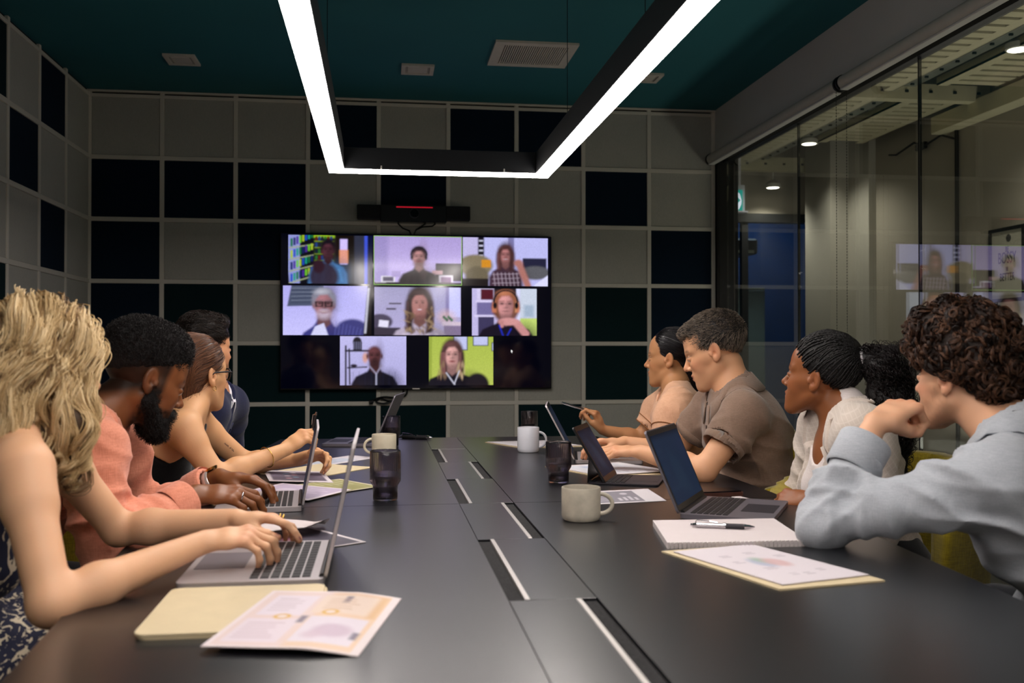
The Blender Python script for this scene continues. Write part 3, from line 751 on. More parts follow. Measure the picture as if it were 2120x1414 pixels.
# corridor behind the glass
M_CW = mat('corridor_wall_paint', 'a79f92', .8, var=.03, vscale=2)
M_CW2 = mat('corridor_pillar_paint', 'b3aea4', .8, var=.03, vscale=2)
M_TRAY = mat('cream_powder_coat', 'cfc7a8', .55, var=.05, vscale=6)
MB().box((GX+.02, -1.6, -.08), (6.0, 10.5, 0)).build('floor_corridor', mat('corridor_floor', '2a2a2c', .35, var=.1), kind='structure')
MB().box((3.92, -1.6, 0), (4.02, 7.3, 3.6)).build('wall_corridor_right', M_CW, kind='structure')
MB().box((3.70, 7.62, 0), (4.20, 8.1, 3.6)).box((3.86, 7.28, 0), (4.02, 7.7, 3.6)).build('wall_corridor_pillar', M_CW2, kind='structure')
MB().box((2.1, 8.6, 2.42), (4.3, 8.7, 3.6)).build('wall_corridor_far', M_CW, kind='structure')
MB().box((GX-.1, -1.6, 3.4), (4.3, 9.5, 3.5)).build('ceiling_corridor', mat('corridor_soffit', '4c4a40', .9, var=.1), kind='structure')
MB().box((GX-.08, YW+.1, 0), (GX+.02, 8.6, 3.4)).build('wall_corridor_left', M_CW, kind='structure')
# dark framed glazed doorway at the corridor's end
dr = MB().box((2.2, 8.55, 0), (2.28, 8.65, 2.42)).box((4.06, 8.55, 0), (4.16, 8.65, 2.42)).box((2.28, 8.55, 2.34), (4.06, 8.65, 2.42)).box((3.30, 8.57, 0), (3.36, 8.63, 2.34)).build('door_1', M_BLACK, kind='structure')
MB().box((2.28, 8.60, .05), (3.30, 8.61, 2.34)).build('pane', glass_pane_mat('door_glass', .04, (.8, .85, .9)), dr)
MB().box((3.36, 8.60, .05), (4.06, 8.61, 2.34)).build('pane', bpy.data.materials['door_glass'], dr)
M_BLUE = mat('blue_wall_paint', '1c4a86', .6, var=.1, vscale=3)
MB().box((2.0, 10.4, 0), (6.0, 10.5, 3.4)).build('wall_blue_room', M_BLUE, kind='structure')
cb = empty('storage_cabinet', (3.25, 9.3, 0), 0, 'plain pale grey cabinet seen through the far corridor doorway', 'cabinet')
MB().box((2.5, 9.2, 0), (3.78, 9.6, 1.78), bev=.006).build('body', mat('cabinet_grey', '7d8a84', .6, var=.04), cb, world=True)
for k in range(2): MB().box((2.52+.63*k, 9.185, .06), (3.13+.63*k, 9.2, 1.75), bev=.004).build('door', bpy.data.materials['cabinet_grey'], cb, world=True)
cu = empty('ceiling_unit', (3.2, 9.4, 2.2), 0, 'black box unit hanging under the ceiling of the blue room', 'air unit')
MB().box((2.7, 9.3, 2.12), (3.75, 9.7, 2.28), bev=.02).build('casing', M_BLACK, cu, world=True)
MB().box((2.75, 9.28, 2.13), (3.7, 9.3, 2.16)).build('louvre', M_TRAY, cu, world=True)
# slotted ceiling trays
def tray(x0, x1, y0, y1, z, label, step=.105, along='y'):
    e = empty('ceiling_tray', ((x0+x1)/2, (y0+y1)/2, z), 0, label, 'ceiling tray', 'slotted metal trays under the corridor ceiling')
    mb = MB(); y = y0
    while y < y1-step:
        mb.box((x0+.07, y, z), (x1-.07, y+step*.66, z+.012)); y += step
    mb.box((x0, y0, z), (x0+.07, y1, z+.012)).box((x1-.07, y0, z), (x1, y1, z+.012)).box((x0, y0, z), (x0+.006, y1, z+.05)).box((x1-.006, y0, z), (x1, y1, z+.05))
    mb.build('slotted_plate', M_TRAY, e, world=True)
    return e
tray(2.30, 2.72, 1.6, 5.75, 2.80, 'slotted cream metal tray nearest the glass, front length')
tray(2.74, 3.22, 1.6, 5.75, 2.80, 'slotted cream metal tray beside the downlight channel, front length')
tray(3.42, 3.88, 1.6, 5.60, 2.80, 'slotted cream metal tray along the corridor wall, front length')
tray(2.30, 2.72, 5.95, 8.1, 2.80, 'slotted cream metal tray nearest the glass, rear length')
tray(2.74, 3.22, 5.95, 8.1, 2.80, 'slotted cream metal tray beside the downlight channel, rear length')
tray(3.42, 3.80, 5.95, 7.25, 2.80, 'slotted cream metal tray along the corridor wall, rear length')
def beam(lo, hi, label):
    e = empty('ceiling_beam', ((lo[0]+hi[0])/2, (lo[1]+hi[1])/2, lo[2]), 0, label, 'beam', 'metal beams under the corridor ceiling')
    MB().box(lo, hi).build('web', M_TRAY if hi[0]-lo[0] > .5 else mat('galvanised_channel', '8d9088', .45, metal=.4, var=.15, vscale=8), e, world=True)
    mb = MB(); n = int(max(hi[0]-lo[0], hi[1]-lo[1])/.16)
    for k in range(n):
        t = (k+.5)/n; p = (lo[0]+(hi[0]-lo[0])*t, lo[1]-.004, (lo[2]+hi[2])/2) if hi[0]-lo[0] > hi[1]-lo[1] else ((lo[0]+hi[0])/2, lo[1]+(hi[1]-lo[1])*t, lo[2]-.004)
        mb.box((p[0]-.01, p[1]-.006, p[2]-.008), (p[0]+.01, p[1]+.006, p[2]+.008))
    mb.build('bolts', M_BLACK, e, world=True, kind='stuff')
beam((3.26, 1.6, 2.84), (3.38, 8.2, 2.9), 'long galvanised channel between the ceiling trays')
beam((2.25, 5.78, 2.76), (3.9, 5.86, 2.86), 'cream cross beam carrying the front ceiling trays')
beam((2.25, 8.15, 2.74), (3.95, 8.22, 2.86), 'cream cross beam with bolt holes at the far corridor end')
wbm = empty('wall_beam', (3.88, 4.2, 2.68), 0, 'plain cream boxed beam along the corridor wall', 'beam')
MB().box((3.80, 1.6, 2.66), (3.915, 6.3, 2.78), bev=.006).build('casing', M_TRAY, wbm, world=True)
for k, (x, y, lb) in enumerate([(3.24, 4.58, 'round corridor downlight nearest the camera'), (3.17, 6.88, 'round corridor downlight between the two others'), (3.5, 8.3, 'farthest round corridor downlight above the dark doorway')]):
    q_ = at(*[(2108, 103), (1675, 298), (1600, 388)][k], Z=2.797); x, y = float(q_[0]), float(q_[1]); z = 2.80
    if k == 2: q_ = at(1600, 388, Y=8.35); x, y, z = [float(v) for v in q_]
    e = empty('downlight', (x, y, z), 0, lb, 'downlight', 'corridor downlights')
    MB().lathe([(.058, -.004), (.066, 0), (.066, .03), (.03, .06)], 28, (x, y, z)).tube([(x, y, z+.05), (x, y, 3.4)], .008, 8).build('housing', M_WHITE, e, smooth=True, world=True, auto=True)
    MB().lathe([(.0005, -.0055), (.052, -.0055), (.055, -.004)], 28, (x, y, z), cap=False).build('lens', mat('downlight_lens', 'ffffff', .4, emit='fff4e0', estr=9), e, world=True)
    L_ = bpy.data.lights.new('downlight_lamp', 'SPOT'); L_.energy = 42; L_.spot_size = 2.3; L_.spot_blend = .8; L_.shadow_soft_size = .05; L_.color = (1, .93, .80)
    lo = bpy.data.objects.new('downlight_lamp', L_); C.objects.link(lo); lo.location = (x, y, z-.03); lo.parent = e; lo.matrix_parent_inverse = Matrix.Translation(e.location).inverted()
# blue room's own soft lamp
L_ = bpy.data.lights.new('blue_room_lamp', 'AREA'); L_.energy = 12; L_.size = .8; L_.color = (.8, .9, 1); lo = bpy.data.objects.new('blue_room_lamp', L_); C.objects.link(lo); lo.location = (3.9, 9.6, 2.9)
# added unseen fill light aimed upward, only there to brighten the corridor trays
L_ = bpy.data.lights.new('corridor_fill_light', 'AREA'); L_.energy = 26; L_.shape = 'RECTANGLE'; L_.size = .5; L_.size_y = 5.0; L_.color = (1, .95, .82); lo = bpy.data.objects.new('corridor_fill_light', L_); C.objects.link(lo); lo.location = (3.55, 3.6, .55); lo.rotation_euler = (PI, 0, 0)
# conduit and wiring on the corridor wall
pc = empty('conduit', (3.9, 6.15, 0), 0, 'thin dark conduit running down the corridor wall beside the poster', 'pipe')
MB().tube([(3.90, 6.15, 0), (3.90, 6.15, 2.66)], .014, 8).build('pipe', M_BLACK, pc, world=True)
wr = [(3.90, 6.15, 2.60), (3.88, 6.3, 2.66), (3.88, 6.5, 2.63), (3.88, 6.65, 2.68), (3.88, 6.9, 2.64), (3.88, 7.0, 2.66)]
MB().tube(wr, .008, 6).box((3.87, 6.5, 2.61), (3.9, 6.62, 2.66), bev=.005).build('wiring', M_BLACK, pc, world=True)
# poster
po = empty('framed_poster', (3.9, 5.61, 1.5), 0, 'white poster in a black frame on the corridor wall', 'poster')
y0, y1, z0, z1 = 5.45, 5.80, 1.46, 1.93
mb = MB().box((3.895, y0, z0), (3.918, y0+.022, z1)).box((3.895, y1-.022, z0), (3.918, y1, z1)).box((3.895, y0+.022, z0), (3.918, y1-.022, z0+.022)).box((3.895, y0+.022, z1-.022), (3.918, y1-.022, z1)); mb.build('frame', M_BLACK, po, world=True)
MB().box((3.906, y0+.02, z0+.02), (3.917, y1-.02, z1-.02)).build('print', mat('poster_paper', 'a9a596', .7, var=.02), po, world=True)
M_INK = mat('poster_ink', '3c3c3a', .7)
def text3(s_, size, loc, rot, m, parent, name='lettering', ext=.0006, sx=1.0, mesh=True):
    cu = bpy.data.curves.new(name, 'FONT'); cu.body = s_; cu.size = size; cu.align_x = 'CENTER'; cu.align_y = 'CENTER'; cu.extrude = ext
    o = bpy.data.objects.new(name, cu); C.objects.link(o); cu.materials.append(m); o.rotation_euler = rot; o.scale = (sx, 1, 1); o.location = loc
    bpy.context.view_layer.update(); me = bpy.data.meshes.new_from_object(o.evaluated_get(bpy.context.evaluated_depsgraph_get())); bpy.data.objects.remove(o)
    o = bpy.data.objects.new(name, me); C.objects.link(o); o.rotation_euler = rot; o.scale = (sx, 1, 1); o.location = loc
    if not len(me.materials): me.materials.append(m)
    if parent: o.parent = parent; o.location = tuple(np.array(loc)-np.array(parent.location))
    return o
for s_, sz, z in (('BE', .05, 1.79), ('BOSSY', .10, 1.735), ('BE', .035, 1.665), ('BETTER', .07, 1.615)):
    text3(s_, sz, (3.905, 5.625, z), (PI/2, 0, -PI/2), M_INK, po, sx=.62)
MB().lathe([(.024, 0), (.024, .001)], 20).build('emblem', M_INK, po).rotation_euler = (0, PI/2, 0)
bpy.data.objects['emblem'].location = (3.905-3.9, 5.61-5.61, 1.86-1.5)
# exit sign
ex = empty('exit_sign', (2.92, 7.2, 2.35), 0, 'green illuminated exit sign with white running figure hanging in the corridor', 'sign')
p0 = at(1526, 415, Y=7.6); xs, zs = p0[0], p0[2]
ex.location = (xs, 7.6, zs)
M_EXG = mat('exit_green', '0a8a80', .5, emit='10a79c', estr=.75); M_EXW = mat('exit_white', 'e8eeff', .5, emit='e6ecff', estr=.9)
MB().box((-.34, -.01, -.085), (.045, .01, .085), bev=.003).build('panel', M_EXG, ex)
def figure(mb, x, y):
    mb.lathe([(.012, 0), (.012, .002)], 12, (0, 0, 0))
q = MB().prism([(-.03, -.075), (.012, -.075), (.032, -.03), (.034, .0), (.02, .05), (-.005, .075), (-.03, .075)], -.013, -.0105, ((0, 0, 0), (1, 0, 0), (0, 0, 1), (0, 1, 0))); q.build('arrow_field', M_EXW, ex)
q = MB().prism([(-.02, -.008), (0, -.008), (0, -.024), (.022, 0), (0, .024), (0, .008), (-.02, .008)], -.0155, -.0135, ((0, 0, 0), (1, 0, 0), (0, 0, 1), (0, 1, 0))); q.build('arrow', M_EXG, ex)
q = MB()
q.prism([(-.21+.014*math.cos(a), .055+.014*math.sin(a)) for a in np.linspace(0, 2*PI, 12)[:-1]], -.013, -.0105, ((0, 0, 0), (1, 0, 0), (0, 0, 1), (0, 1, 0)))
q.prism([(-.235, .03), (-.195, .04), (-.17, .01), (-.185, .005), (-.2, .018), (-.195, -.02), (-.16, -.06), (-.175, -.07), (-.21, -.03), (-.24, -.065), (-.255, -.055), (-.225, -.015), (-.22, .015), (-.24, .005), (-.25, .015)], -.013, -.0105, ((0, 0, 0), (1, 0, 0), (0, 0, 1), (0, 1, 0))); q.build('running_figure', M_EXW, ex)
MB().box((.0, .012, -.10), (.07, .06, .13)).box((.02, .02, .12), (.04, .04, 3.4-zs)).box((-.02, -.06, -.105), (.07, .012, -.092)).build('bracket', mat('exit_bracket', 'd8d8e8', .4, var=.02, vscale=9), ex)

# ceiling fittings
def ceil_unit(name, x0, y0, x1, y1, label, cat, group=None, lou=False):
    e = empty(name, ((x0+x1)/2, (y0+y1)/2, ZC), 0, label, cat, group); fr = .045 if lou else .022
    mb = MB().box((x0, y0, ZC-.012), (x0+fr, y1, ZC)).box((x1-fr, y0, ZC-.012), (x1, y1, ZC)).box((x0+fr, y0, ZC-.012), (x1-fr, y0+fr, ZC)).box((x0+fr, y1-fr, ZC-.012), (x1-fr, y1, ZC)); mb.build('frame', M_VENT, e, world=True)
    if lou:
        mb = MB(); n = 30
        for k in range(n):
            x = x0+fr+(x1-x0-2*fr)*(k+.5)/n; mb.add([(x-.005, y0+fr, ZC-.010), (x+.003, y0+fr, ZC-.002), (x+.003, y1-fr, ZC-.002), (x-.005, y1-fr, ZC-.010)], [(0, 1, 2, 3)])
            s1 = MB().box((x-.0045, y0+fr, ZC-.010), (x+.0015, y1-fr, ZC-.002)); s1.build('slat', M_VENT, e, world=True)
        MB().box((x0+fr, y0+fr, ZC-.001), (x1-fr, y1-fr, ZC)).build('backing', M_BACK, e, world=True)
    else:
        MB().box((x0+fr, y0+fr, ZC-.007), (x1-fr, y1-fr, ZC), bev=.002).build('cover', M_VENT2, e, world=True)
        MB().box((x0+fr*1.6, y0+fr*1.6, ZC-.010), (x1-fr*1.6, y1-fr*1.6, ZC-.0071), bev=.001).build('inner_plate', M_VENT, e, world=True)
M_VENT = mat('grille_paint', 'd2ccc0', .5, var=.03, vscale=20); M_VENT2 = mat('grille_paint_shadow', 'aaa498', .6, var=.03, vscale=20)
ceil_unit('ceiling_vent', .563, 4.76, .985, 5.16, 'large square louvred air vent in the teal ceiling', 'vent', lou=True)
ceil_unit('ceiling_panel', -1.128, 5.21, -.965, 5.385, 'small square ceiling plate at the left of the lamp', 'ceiling plate', 'small ceiling plates')
ceil_unit('ceiling_panel', .108, 5.22, .284, 5.395, 'small square ceiling plate between the lamp arms', 'ceiling plate', 'small ceiling plates')
ceil_unit('ceiling_panel', 1.40, 5.215, 1.56, 5.38, 'small square ceiling plate just right of the lamp', 'ceiling plate', 'small ceiling plates')

# pendant lamp
M_LAMPB = mat('lamp_body_black', '1a1c20', .45, var=.05, vscale=10)
M_DIFF = mat('lamp_diffuser', 'ffffff', .5, emit='fff6f0', estr=LAMP_POWER)
la = empty('pendant_lamp', (.232, 1.8, 1.85), 0, 'black U shaped linear pendant lamp glowing white above the table', 'lamp')
LX0, LX1, LY0, LY1, LZ, LW = -.205, .670, -.35, 3.868, 1.85, .063
for nm, lo, hi in (('frame_arm', (LX0, LY0, LZ+.004), (LX0+LW, LY1, LZ+.088)), ('frame_arm', (LX1-LW, LY0, LZ+.004), (LX1, LY1, LZ+.088)), ('frame_end', (LX0+LW, LY1-LW-.02, LZ+.004), (LX1-LW, LY1, LZ+.088)), ('frame_end', (LX0+LW, LY0, LZ+.004), (LX1-LW, LY0+LW, LZ+.088))):
    MB().box(lo, hi, bev=.0015).build(nm, M_LAMPB, la, world=True)
for lo, hi in (((LX0+.002, LY0+.002, LZ), (LX0+LW-.002, LY1-.002, LZ+.004)), ((LX1-LW+.002, LY0+.002, LZ), (LX1-.002, LY1-.002, LZ+.004)), ((LX0+LW-.002, LY1-LW-.018, LZ), (LX1-LW+.002, LY1-.002, LZ+.004)), ((LX0+LW-.002, LY0+.002, LZ), (LX1-LW+.002, LY0+LW-.002, LZ+.004))):
    MB().box(lo, hi).build('diffuser', M_DIFF, la, world=True)
for x, y in ((LX0+.03, 3.2), (LX0+.03, 1.2), (LX1-.03, 3.3), (LX1-.03, 2.3), (LX1-.03, 1.2)):
    MB().tube([(x, y, LZ+.088), (x, y, ZC)], .0012, 6).lathe([(.007, LZ+.088), (.005, LZ+.11)], 10, (x, y, 0)).lathe([(.02, ZC-.01), (.02, ZC)], 14, (x, y, 0)).build('suspension_cable', M_BLACK, la, world=True)
for x in (.0, .48): MB().lathe([(.003, LZ+.005), (.003, LZ+.018)], 6, (x, LY1-LW-.022, 0)).build('clip', M_WHITE, la, world=True)
# ---------------------------------------------------------------- table
TZ = .74
M_TABLE = mat('table_laminate', '0a0b11', .30, var=.06, vscale=3, bump=.02, bscale=900, spec=.6, ior=1.72)
M_LID = mat('flap_laminate', '0e0f15', .29, var=.06, vscale=3, bump=.02, bscale=900, spec=.65, ior=1.72)
M_ALU = mat('brushed_aluminium', 'cfcac6', .35, metal=.85, var=.03, vscale=60, stretch=(1, .02, 1))
M_BRUSH = mat('brush_bristle', '1c1b1c', .95, var=.7, vscale=160, bump=.6, bscale=260)
tb = empty('conference_table', (.28, 2.2, 0), 0, 'long matte black conference table with a row of cable flaps', 'table')
SX0, SX1, YN, YF = .2075, .3573, -.15, 4.60
def halfw(y): return .70+.145*math.exp(-((y-2.9)/1.55)**2) if y > 1.0 else .70+.145*math.exp(-((1.0-2.9)/1.55)**2)*(y+.15)/1.15
def side_board(sgn, y0, y1):
    ys = np.linspace(y0, y1, 14); xi = SX1 if sgn > 0 else SX0
    out = [(.2824+sgn*halfw(y), y) for y in ys]
    P = [(xi, y0)]+out+[(xi, y1)]
    if sgn < 0: P = P[::-1]
    return P
for sgn in (-1, 1):
    for (y0, y1) in ((YN, 2.598), (2.6015, YF)):
        MB().prism(side_board(sgn, y0, y1), TZ-.032, TZ).build('tabletop_board', M_TABLE, tb, world=True)
MB().box((SX0+.001, YN, TZ-.06), (SX1-.001, YF, TZ-.05)).box((SX0, YN, TZ-.06), (SX0+.004, YF, TZ-.0325)).box((SX1-.004, YN, TZ-.06), (SX1, YF, TZ-.0325)).build('cable_trough', M_BLACK, tb, world=True)
seam = [at(x, y, Z=TZ)[1] for x, y in ((1063, 1243), (990, 1117), (950, 1042.5), (930, 992), (912, 957), (893, 930))]
seam = [seam[0]-.475*2, seam[0]-.475]+seam
ends = [-.15]+seam
for i in range(len(ends)-1):
    y0, y1 = ends[i]+.0015, ends[i+1]-.0015; left = (i % 2 == 0) if True else False
    slot = .030; left = (len(ends)-2-i) % 2 == 0        # the farthest flap has its slot on the left
    if left: x0, x1, s0, s1 = SX0+slot, SX1-.0015, SX0+.002, SX0+slot
    else: x0, x1, s0, s1 = SX0+.0015, SX1-slot, SX1-slot, SX1-.002
    MB().box((x0, y0, TZ-.012), (x1, y1, TZ-.0004), bev=.0006).build('cable_flap', M_LID, tb, world=True)
    MB().box((s0, y0, TZ-.016), (s1, y1, TZ-.005)).build('brush_strip', M_BRUSH, tb, world=True)
    a0 = s1-.002 if left else s0-.007
    MB().box((a0, y0+.001, TZ-.008), (a0+.009, y1-.001, TZ+.0008), bev=.0006).build('edge_profile', M_ALU, tb, world=True)
MB().box((SX0+.0015, ends[-1]+.0015, TZ-.03), (SX1-.0015, YF, TZ), bev=.0006).build('tabletop_board', M_TABLE, tb, world=True)
for y in (.35, 2.2, 4.05):
    MB().box((.02, y-.03, 0), (.55, y+.03, .05), bev=.006).box((.23, y-.04, .05), (.34, y+.04, .66), bev=.006).box((-.2, y-.03, .66), (.76, y+.03, .708), bev=.004).build('leg', M_BLACK, tb, world=True)

# ---------------------------------------------------------------- screen on the wall
M_TVB = mat('screen_bezel', '08090c', .25, var=.05, vscale=10)
M_SCR = attr_mat('screen_pixels', rough=.12, emit=.98, spec=.6)
TVY = 5.935; TX0, TX1, TZ0, TZ1 = -.600, 1.050, .915, 1.862
tv = empty('wall_screen', ((TX0+TX1)/2, TVY, 1.39), 0, 'large wall mounted screen showing an eight person video call', 'screen')
MB().box((TX0, TVY, TZ0), (TX1, TVY+.05, TZ1), bev=.004).build('casing', M_TVB, tv, world=True)
MB().box((TX0+.006, TVY-.0015, TZ0+.010), (TX1-.006, TVY, TZ1-.006)).build('glass', mat('screen_glass_off', '020207', .07, emit='05061a', estr=.35, spec=.7), tv, world=True)
MB().box((-.1, TVY+.05, 1.2), (.5, YW-.0, 1.7)).build('wall_bracket', M_BLACK, tv, world=True)
MB().box((.19, TVY-.002, TZ0+.002), (.235, TVY+.002, TZ0+.008)).build('maker_plate', M_ALU, tv, world=True)
cbm = MB()
for pts in ([(.14, 5.96, .93), (.12, 5.965, .86), (.05, 5.96, .845), (.0, 5.965, .86), (-.03, 5.96, .84), (.02, 5.95, .83), (.08, 5.955, .85), (.14, 5.96, .88)],
            [(.16, 5.96, .93), (.15, 5.965, .88), (.09, 5.955, .865), (.02, 5.96, .87), (-.04, 5.955, .855), (-.05, 5.95, .83)]):
    q = [np.array(p) for p in pts]; r = []
    for a, b, c_, d in zip([q[0]]+q[:-2], q[:-1], q[1:], q[2:]+[q[-1]]):
        for t in np.linspace(0, 1, 5)[:-1]: r.append(.5*((2*b)+(-a+c_)*t+(2*a-5*b+4*c_-d)*t*t+(-a+3*b-3*c_+d)*t**3))
    cbm.tube(r, .006, 6)
cbm.tube([(-.05, 5.955, .84), (-.07, 5.95, .838)], .013, 8)
setp(cbm.build('screen_cable', M_BLACK), 'bundle of black cables hanging under the wall screen', 'cable')
# skin-tone and hair shorthand used by the little call pictures
def bust(p, cx, cy, r, skin, hair, shirt, tilt=0.0, long=0, beard=None, glasses=False, smile=1, shw=1.0, asp=1.0, hy=0.0, bald=False, phones=False):
    """head of radius r (in picture heights) at cx, cy"""
    k = 1/asp; rr_ = random.Random(int(cx*1000+cy*77)); dk = lambda h, f: ''.join('%02x' % int(max(0, min(255, int(h[i:i+2], 16)*f))) for i in (0, 2, 4))
    sh = cy+1.95*r
    P_ = [(cx-.42*r*k, cy+1.1*r), (cx-.75*r*k, sh-.35*r), (cx-1.9*r*k*shw, sh+.15*r), (cx-2.35*r*k*shw, sh+.9*r), (cx-2.6*r*k*shw, 1.3), (cx+2.6*r*k*shw, 1.3), (cx+2.35*r*k*shw, sh+.9*r), (cx+1.9*r*k*shw, sh+.15*r), (cx+.75*r*k, sh-.35*r), (cx+.42*r*k, cy+1.1*r)]
    if long: p.ell(cx, cy+.35*r*long, 1.08*r*k, (1.15+.7*long)*r, dk(hair, .8), e=.05)
    p.poly(P_, shirt, e=.03); p.ell(cx+1.5*r*k*shw, sh+1.1*r, 1.1*r*k, 1.3*r, dk(shirt, .72), .7, e=.2)
    for q in (-1.2, -.5, .6, 1.3): p.line(cx+q*r*k, sh+.4*r, cx+q*1.25*r*k, sh+1.8*r, .04*r, dk(shirt, 1.35), .35, e=.05)
    p.poly([(cx-.42*r*k, cy+.5*r), (cx+.42*r*k, cy+.5*r), (cx+.50*r*k, cy+1.45*r), (cx, cy+1.85*r), (cx-.50*r*k, cy+1.45*r)], dk(skin, .72), e=.03)
    if not bald: p.ell(cx, cy-.26*r, .86*r*k, 1.0*r, hair, e=.04)
    p.ell(cx-.74*r*k, cy+.05*r, .10*r*k, .22*r, dk(skin, .85), e=.02); p.ell(cx+.74*r*k, cy+.05*r, .10*r*k, .22*r, dk(skin, .75), e=.02)
    p.ell(cx, cy-.12*r, .70*r*k, .86*r, skin, e=.04); p.ell(cx, cy+.38*r, .56*r*k, .74*r, skin, e=.04)
    p.ell(cx+.50*r*k, cy+.15*r, .26*r*k, .85*r, dk(skin, .68), .65, e=.12); p.ell(cx-.18*r*k, cy-.50*r, .36*r*k, .22*r, dk(skin, 1.16), .7, e=.12); p.ell(cx-.30*r*k, cy+.22*r, .20*r*k, .20*r, dk(skin, 1.12), .6, e=.1); p.ell(cx, cy+.98*r, .4*r*k, .16*r, dk(skin, .62), .7, e=.08)
    if not bald:
        p.poly([(cx-.76*r*k, cy+.05*r), (cx-.82*r*k, cy-.7*r), (cx-.3*r*k, cy-1.2*r), (cx+.4*r*k, cy-1.2*r), (cx+.82*r*k, cy-.6*r), (cx+.74*r*k, cy+.1*r), (cx+.62*r*k, cy-.35*r), (cx+.25*r*k, cy-.74*r), (cx-.3*r*k, cy-.70*r), (cx-.60*r*k, cy-.35*r)], hair, e=.04)
        p.ell(cx-.2*r*k, cy-.95*r, .35*r*k, .14*r, dk(hair, 1.7), .5, e=.1)
    if beard: p.ell(cx, cy+.74*r, .50*r*k, .36*r, beard, .75, e=.08); p.ell(cx, cy+.42*r, .24*r*k, .10*r, beard, .6, e=.05)
    if long:
        for s_ in (-1, 1):
            P2 = [(cx+s_*.55*r*k, cy-.75*r), (cx+s_*.95*r*k, cy-.3*r), (cx+s_*1.10*r*k, cy+.9*r*long), (cx+s_*.95*r*k, cy+1.9*r*long), (cx+s_*.50*r*k, cy+2.0*r*long), (cx+s_*.62*r*k, cy+.7*r)]
            p.poly(P2, hair, e=.04)
            for t in range(4): p.line(cx+s_*(.70+.09*t)*r*k, cy-.2*r, cx+s_*(.66+.12*t)*r*k, cy+1.8*r*long, .035*r, dk(hair, rr_.choice([.6, 1.5, 1.9])), .6, e=.03)
    for q in (-1, 1):
        p.ell(cx+q*.30*r*k, cy-.08*r, .20*r*k, .12*r, dk(skin, .62), .6, e=.05); p.ell(cx+q*.30*r*k, cy-.06*r, .105*r*k, .045*r, '120c10', .9, e=.02); p.line(cx+(q*.30-.17)*r*k, cy-.26*r, cx+(q*.30+.17)*r*k, cy-.29*r, .03*r, dk(hair, .7) if not bald else '201418', .6, e=.03)
    p.line(cx+.05*r*k, cy-.05*r, cx+.08*r*k, cy+.22*r, .05*r, dk(skin, .70), .5, e=.04); p.ell(cx+.01*r*k, cy+.28*r, .15*r*k, .06*r, dk(skin, .52), .65, e=.04)
    if smile: p.ell(cx, cy+.56*r, .24*r*k, .085*r, '7c3038', .9, e=.03)
    if smile == 2: p.ell(cx, cy+.54*r, .18*r*k, .04*r, 'e8dce2', .9, e=.02)
    if not smile: p.ell(cx, cy+.57*r, .19*r*k, .05*r, dk(skin, .5), .8, e=.03)
    if glasses:
        for q in (-1, 1):
            b = [(cx+(q*.34-.25)*r*k, cy-.18*r), (cx+(q*.34+.25)*r*k, cy-.18*r), (cx+(q*.34+.22)*r*k, cy+.14*r), (cx+(q*.34-.22)*r*k, cy+.14*r)]; p.curve(b+b[:1], .035*r, '15151c', .95, e=.015)
    if phones:
        a = [(cx+math.cos(t)*.92*r*k, cy-.2*r-math.sin(t)*.98*r) for t in np.linspace(0, PI, 14)]; p.curve(a, .05*r, '1a1a22')
        for q in (-1, 1): p.ell(cx+q*.84*r*k, cy+.08*r, .14*r*k, .28*r, '14141c')
def call_tile(px0, py0, px1, py1, p, label, frame=None):
    p.finish(1, .04, px0); p.a = (np.clip(p.a, 0, 1)**1.15*1.04).astype(np.float32)
    """tile between two photo pixels on the screen plane"""
    a = at(px0, py0, Y=TVY); b = at(px1, py1, Y=TVY)
    P = lambda u, v: (a[0]+(b[0]-a[0])*u, TVY-.003+0*u, b[2]+(a[2]-b[2])*v)
    o = link_mesh('call_picture', sheet_mesh('call_picture', p.a, P), M_SCR); wparent(o, tv); o['label'] = label
    if frame:
        t = .004; mb = MB(); x0, x1, z1, z0 = a[0], b[0], a[2], b[2]
        mb.box((x0-t, TVY-.0045, z1), (x1+t, TVY-.002, z1+t)).box((x0-t, TVY-.0045, z0-t), (x1+t, TVY-.002, z0)).box((x0-t, TVY-.0045, z0), (x0, TVY-.002, z1)).box((x1, TVY-.0045, z0), (x1+t, TVY-.002, z1))
        mb.build('speaker_highlight', mat('highlight_green', '88c060', .4, emit='a8d878', estr=.7), tv, world=True)
W_, H_ = 130, 78
# top left: man in front of bookshelves and a door
p = Paint(W_, H_, '10101e')
p.poly([(-.05, -.05), (.14, -.05), (.14, 1.05), (.02, 1.05)], '9aa0d8')
for r in range(4):
    for c in range(9):
        x = .03+c*.034; p.rect(x, .08+r*.24-.02*c, x+.024, .24+r*.24-.025*c, ['1c7a4a', '2858c8', '7ac83a', '1a2a6a', '20a08a', 'b0c838', '5838a0'][(r*5+c*3) % 7])
    p.line(.02, .27+r*.24, .34, .19+r*.21, .012, 'a8b090')
p.rect(.30, -.05, .56, .55, '2a3420'); p.rect(.30, -.05, .55, .06, 'a0c828')
for r in range(4): p.rect(.31, .12+.13*r, .54, .14+.13*r, '90a830'); [p.rect(.32+c*.035, .03+.13*r, .345+c*.035, .12+.13*r, ['701820', '284890', '182840', '30783a'][(r+c) % 4]) for c in range(6)]
p.rect(.56, -.05, .80, 1.05, '1c1410'); p.rect(.61, .08, .70, .60, 'd8c8ff'); p.rect(.60, .30, .71, .58, 'e89858', .8); p.rect(.78, -.05, .90, 1.05, '3a3d50'); p.rect(.90, -.05, .94, 1.05, '4a60d8'); p.rect(.94, -.05, 1.05, 1.05, '0c1440')
bust(p, .47, .30, .17, '5a3440', '18121c', '5a90c8', asp=1.7, shw=.95, smile=0); p.ell(.42, .86, .17, .30, '381820', .9, e=.05); p.ell(.36, .64, .07, .14, '3a2030', e=.03);
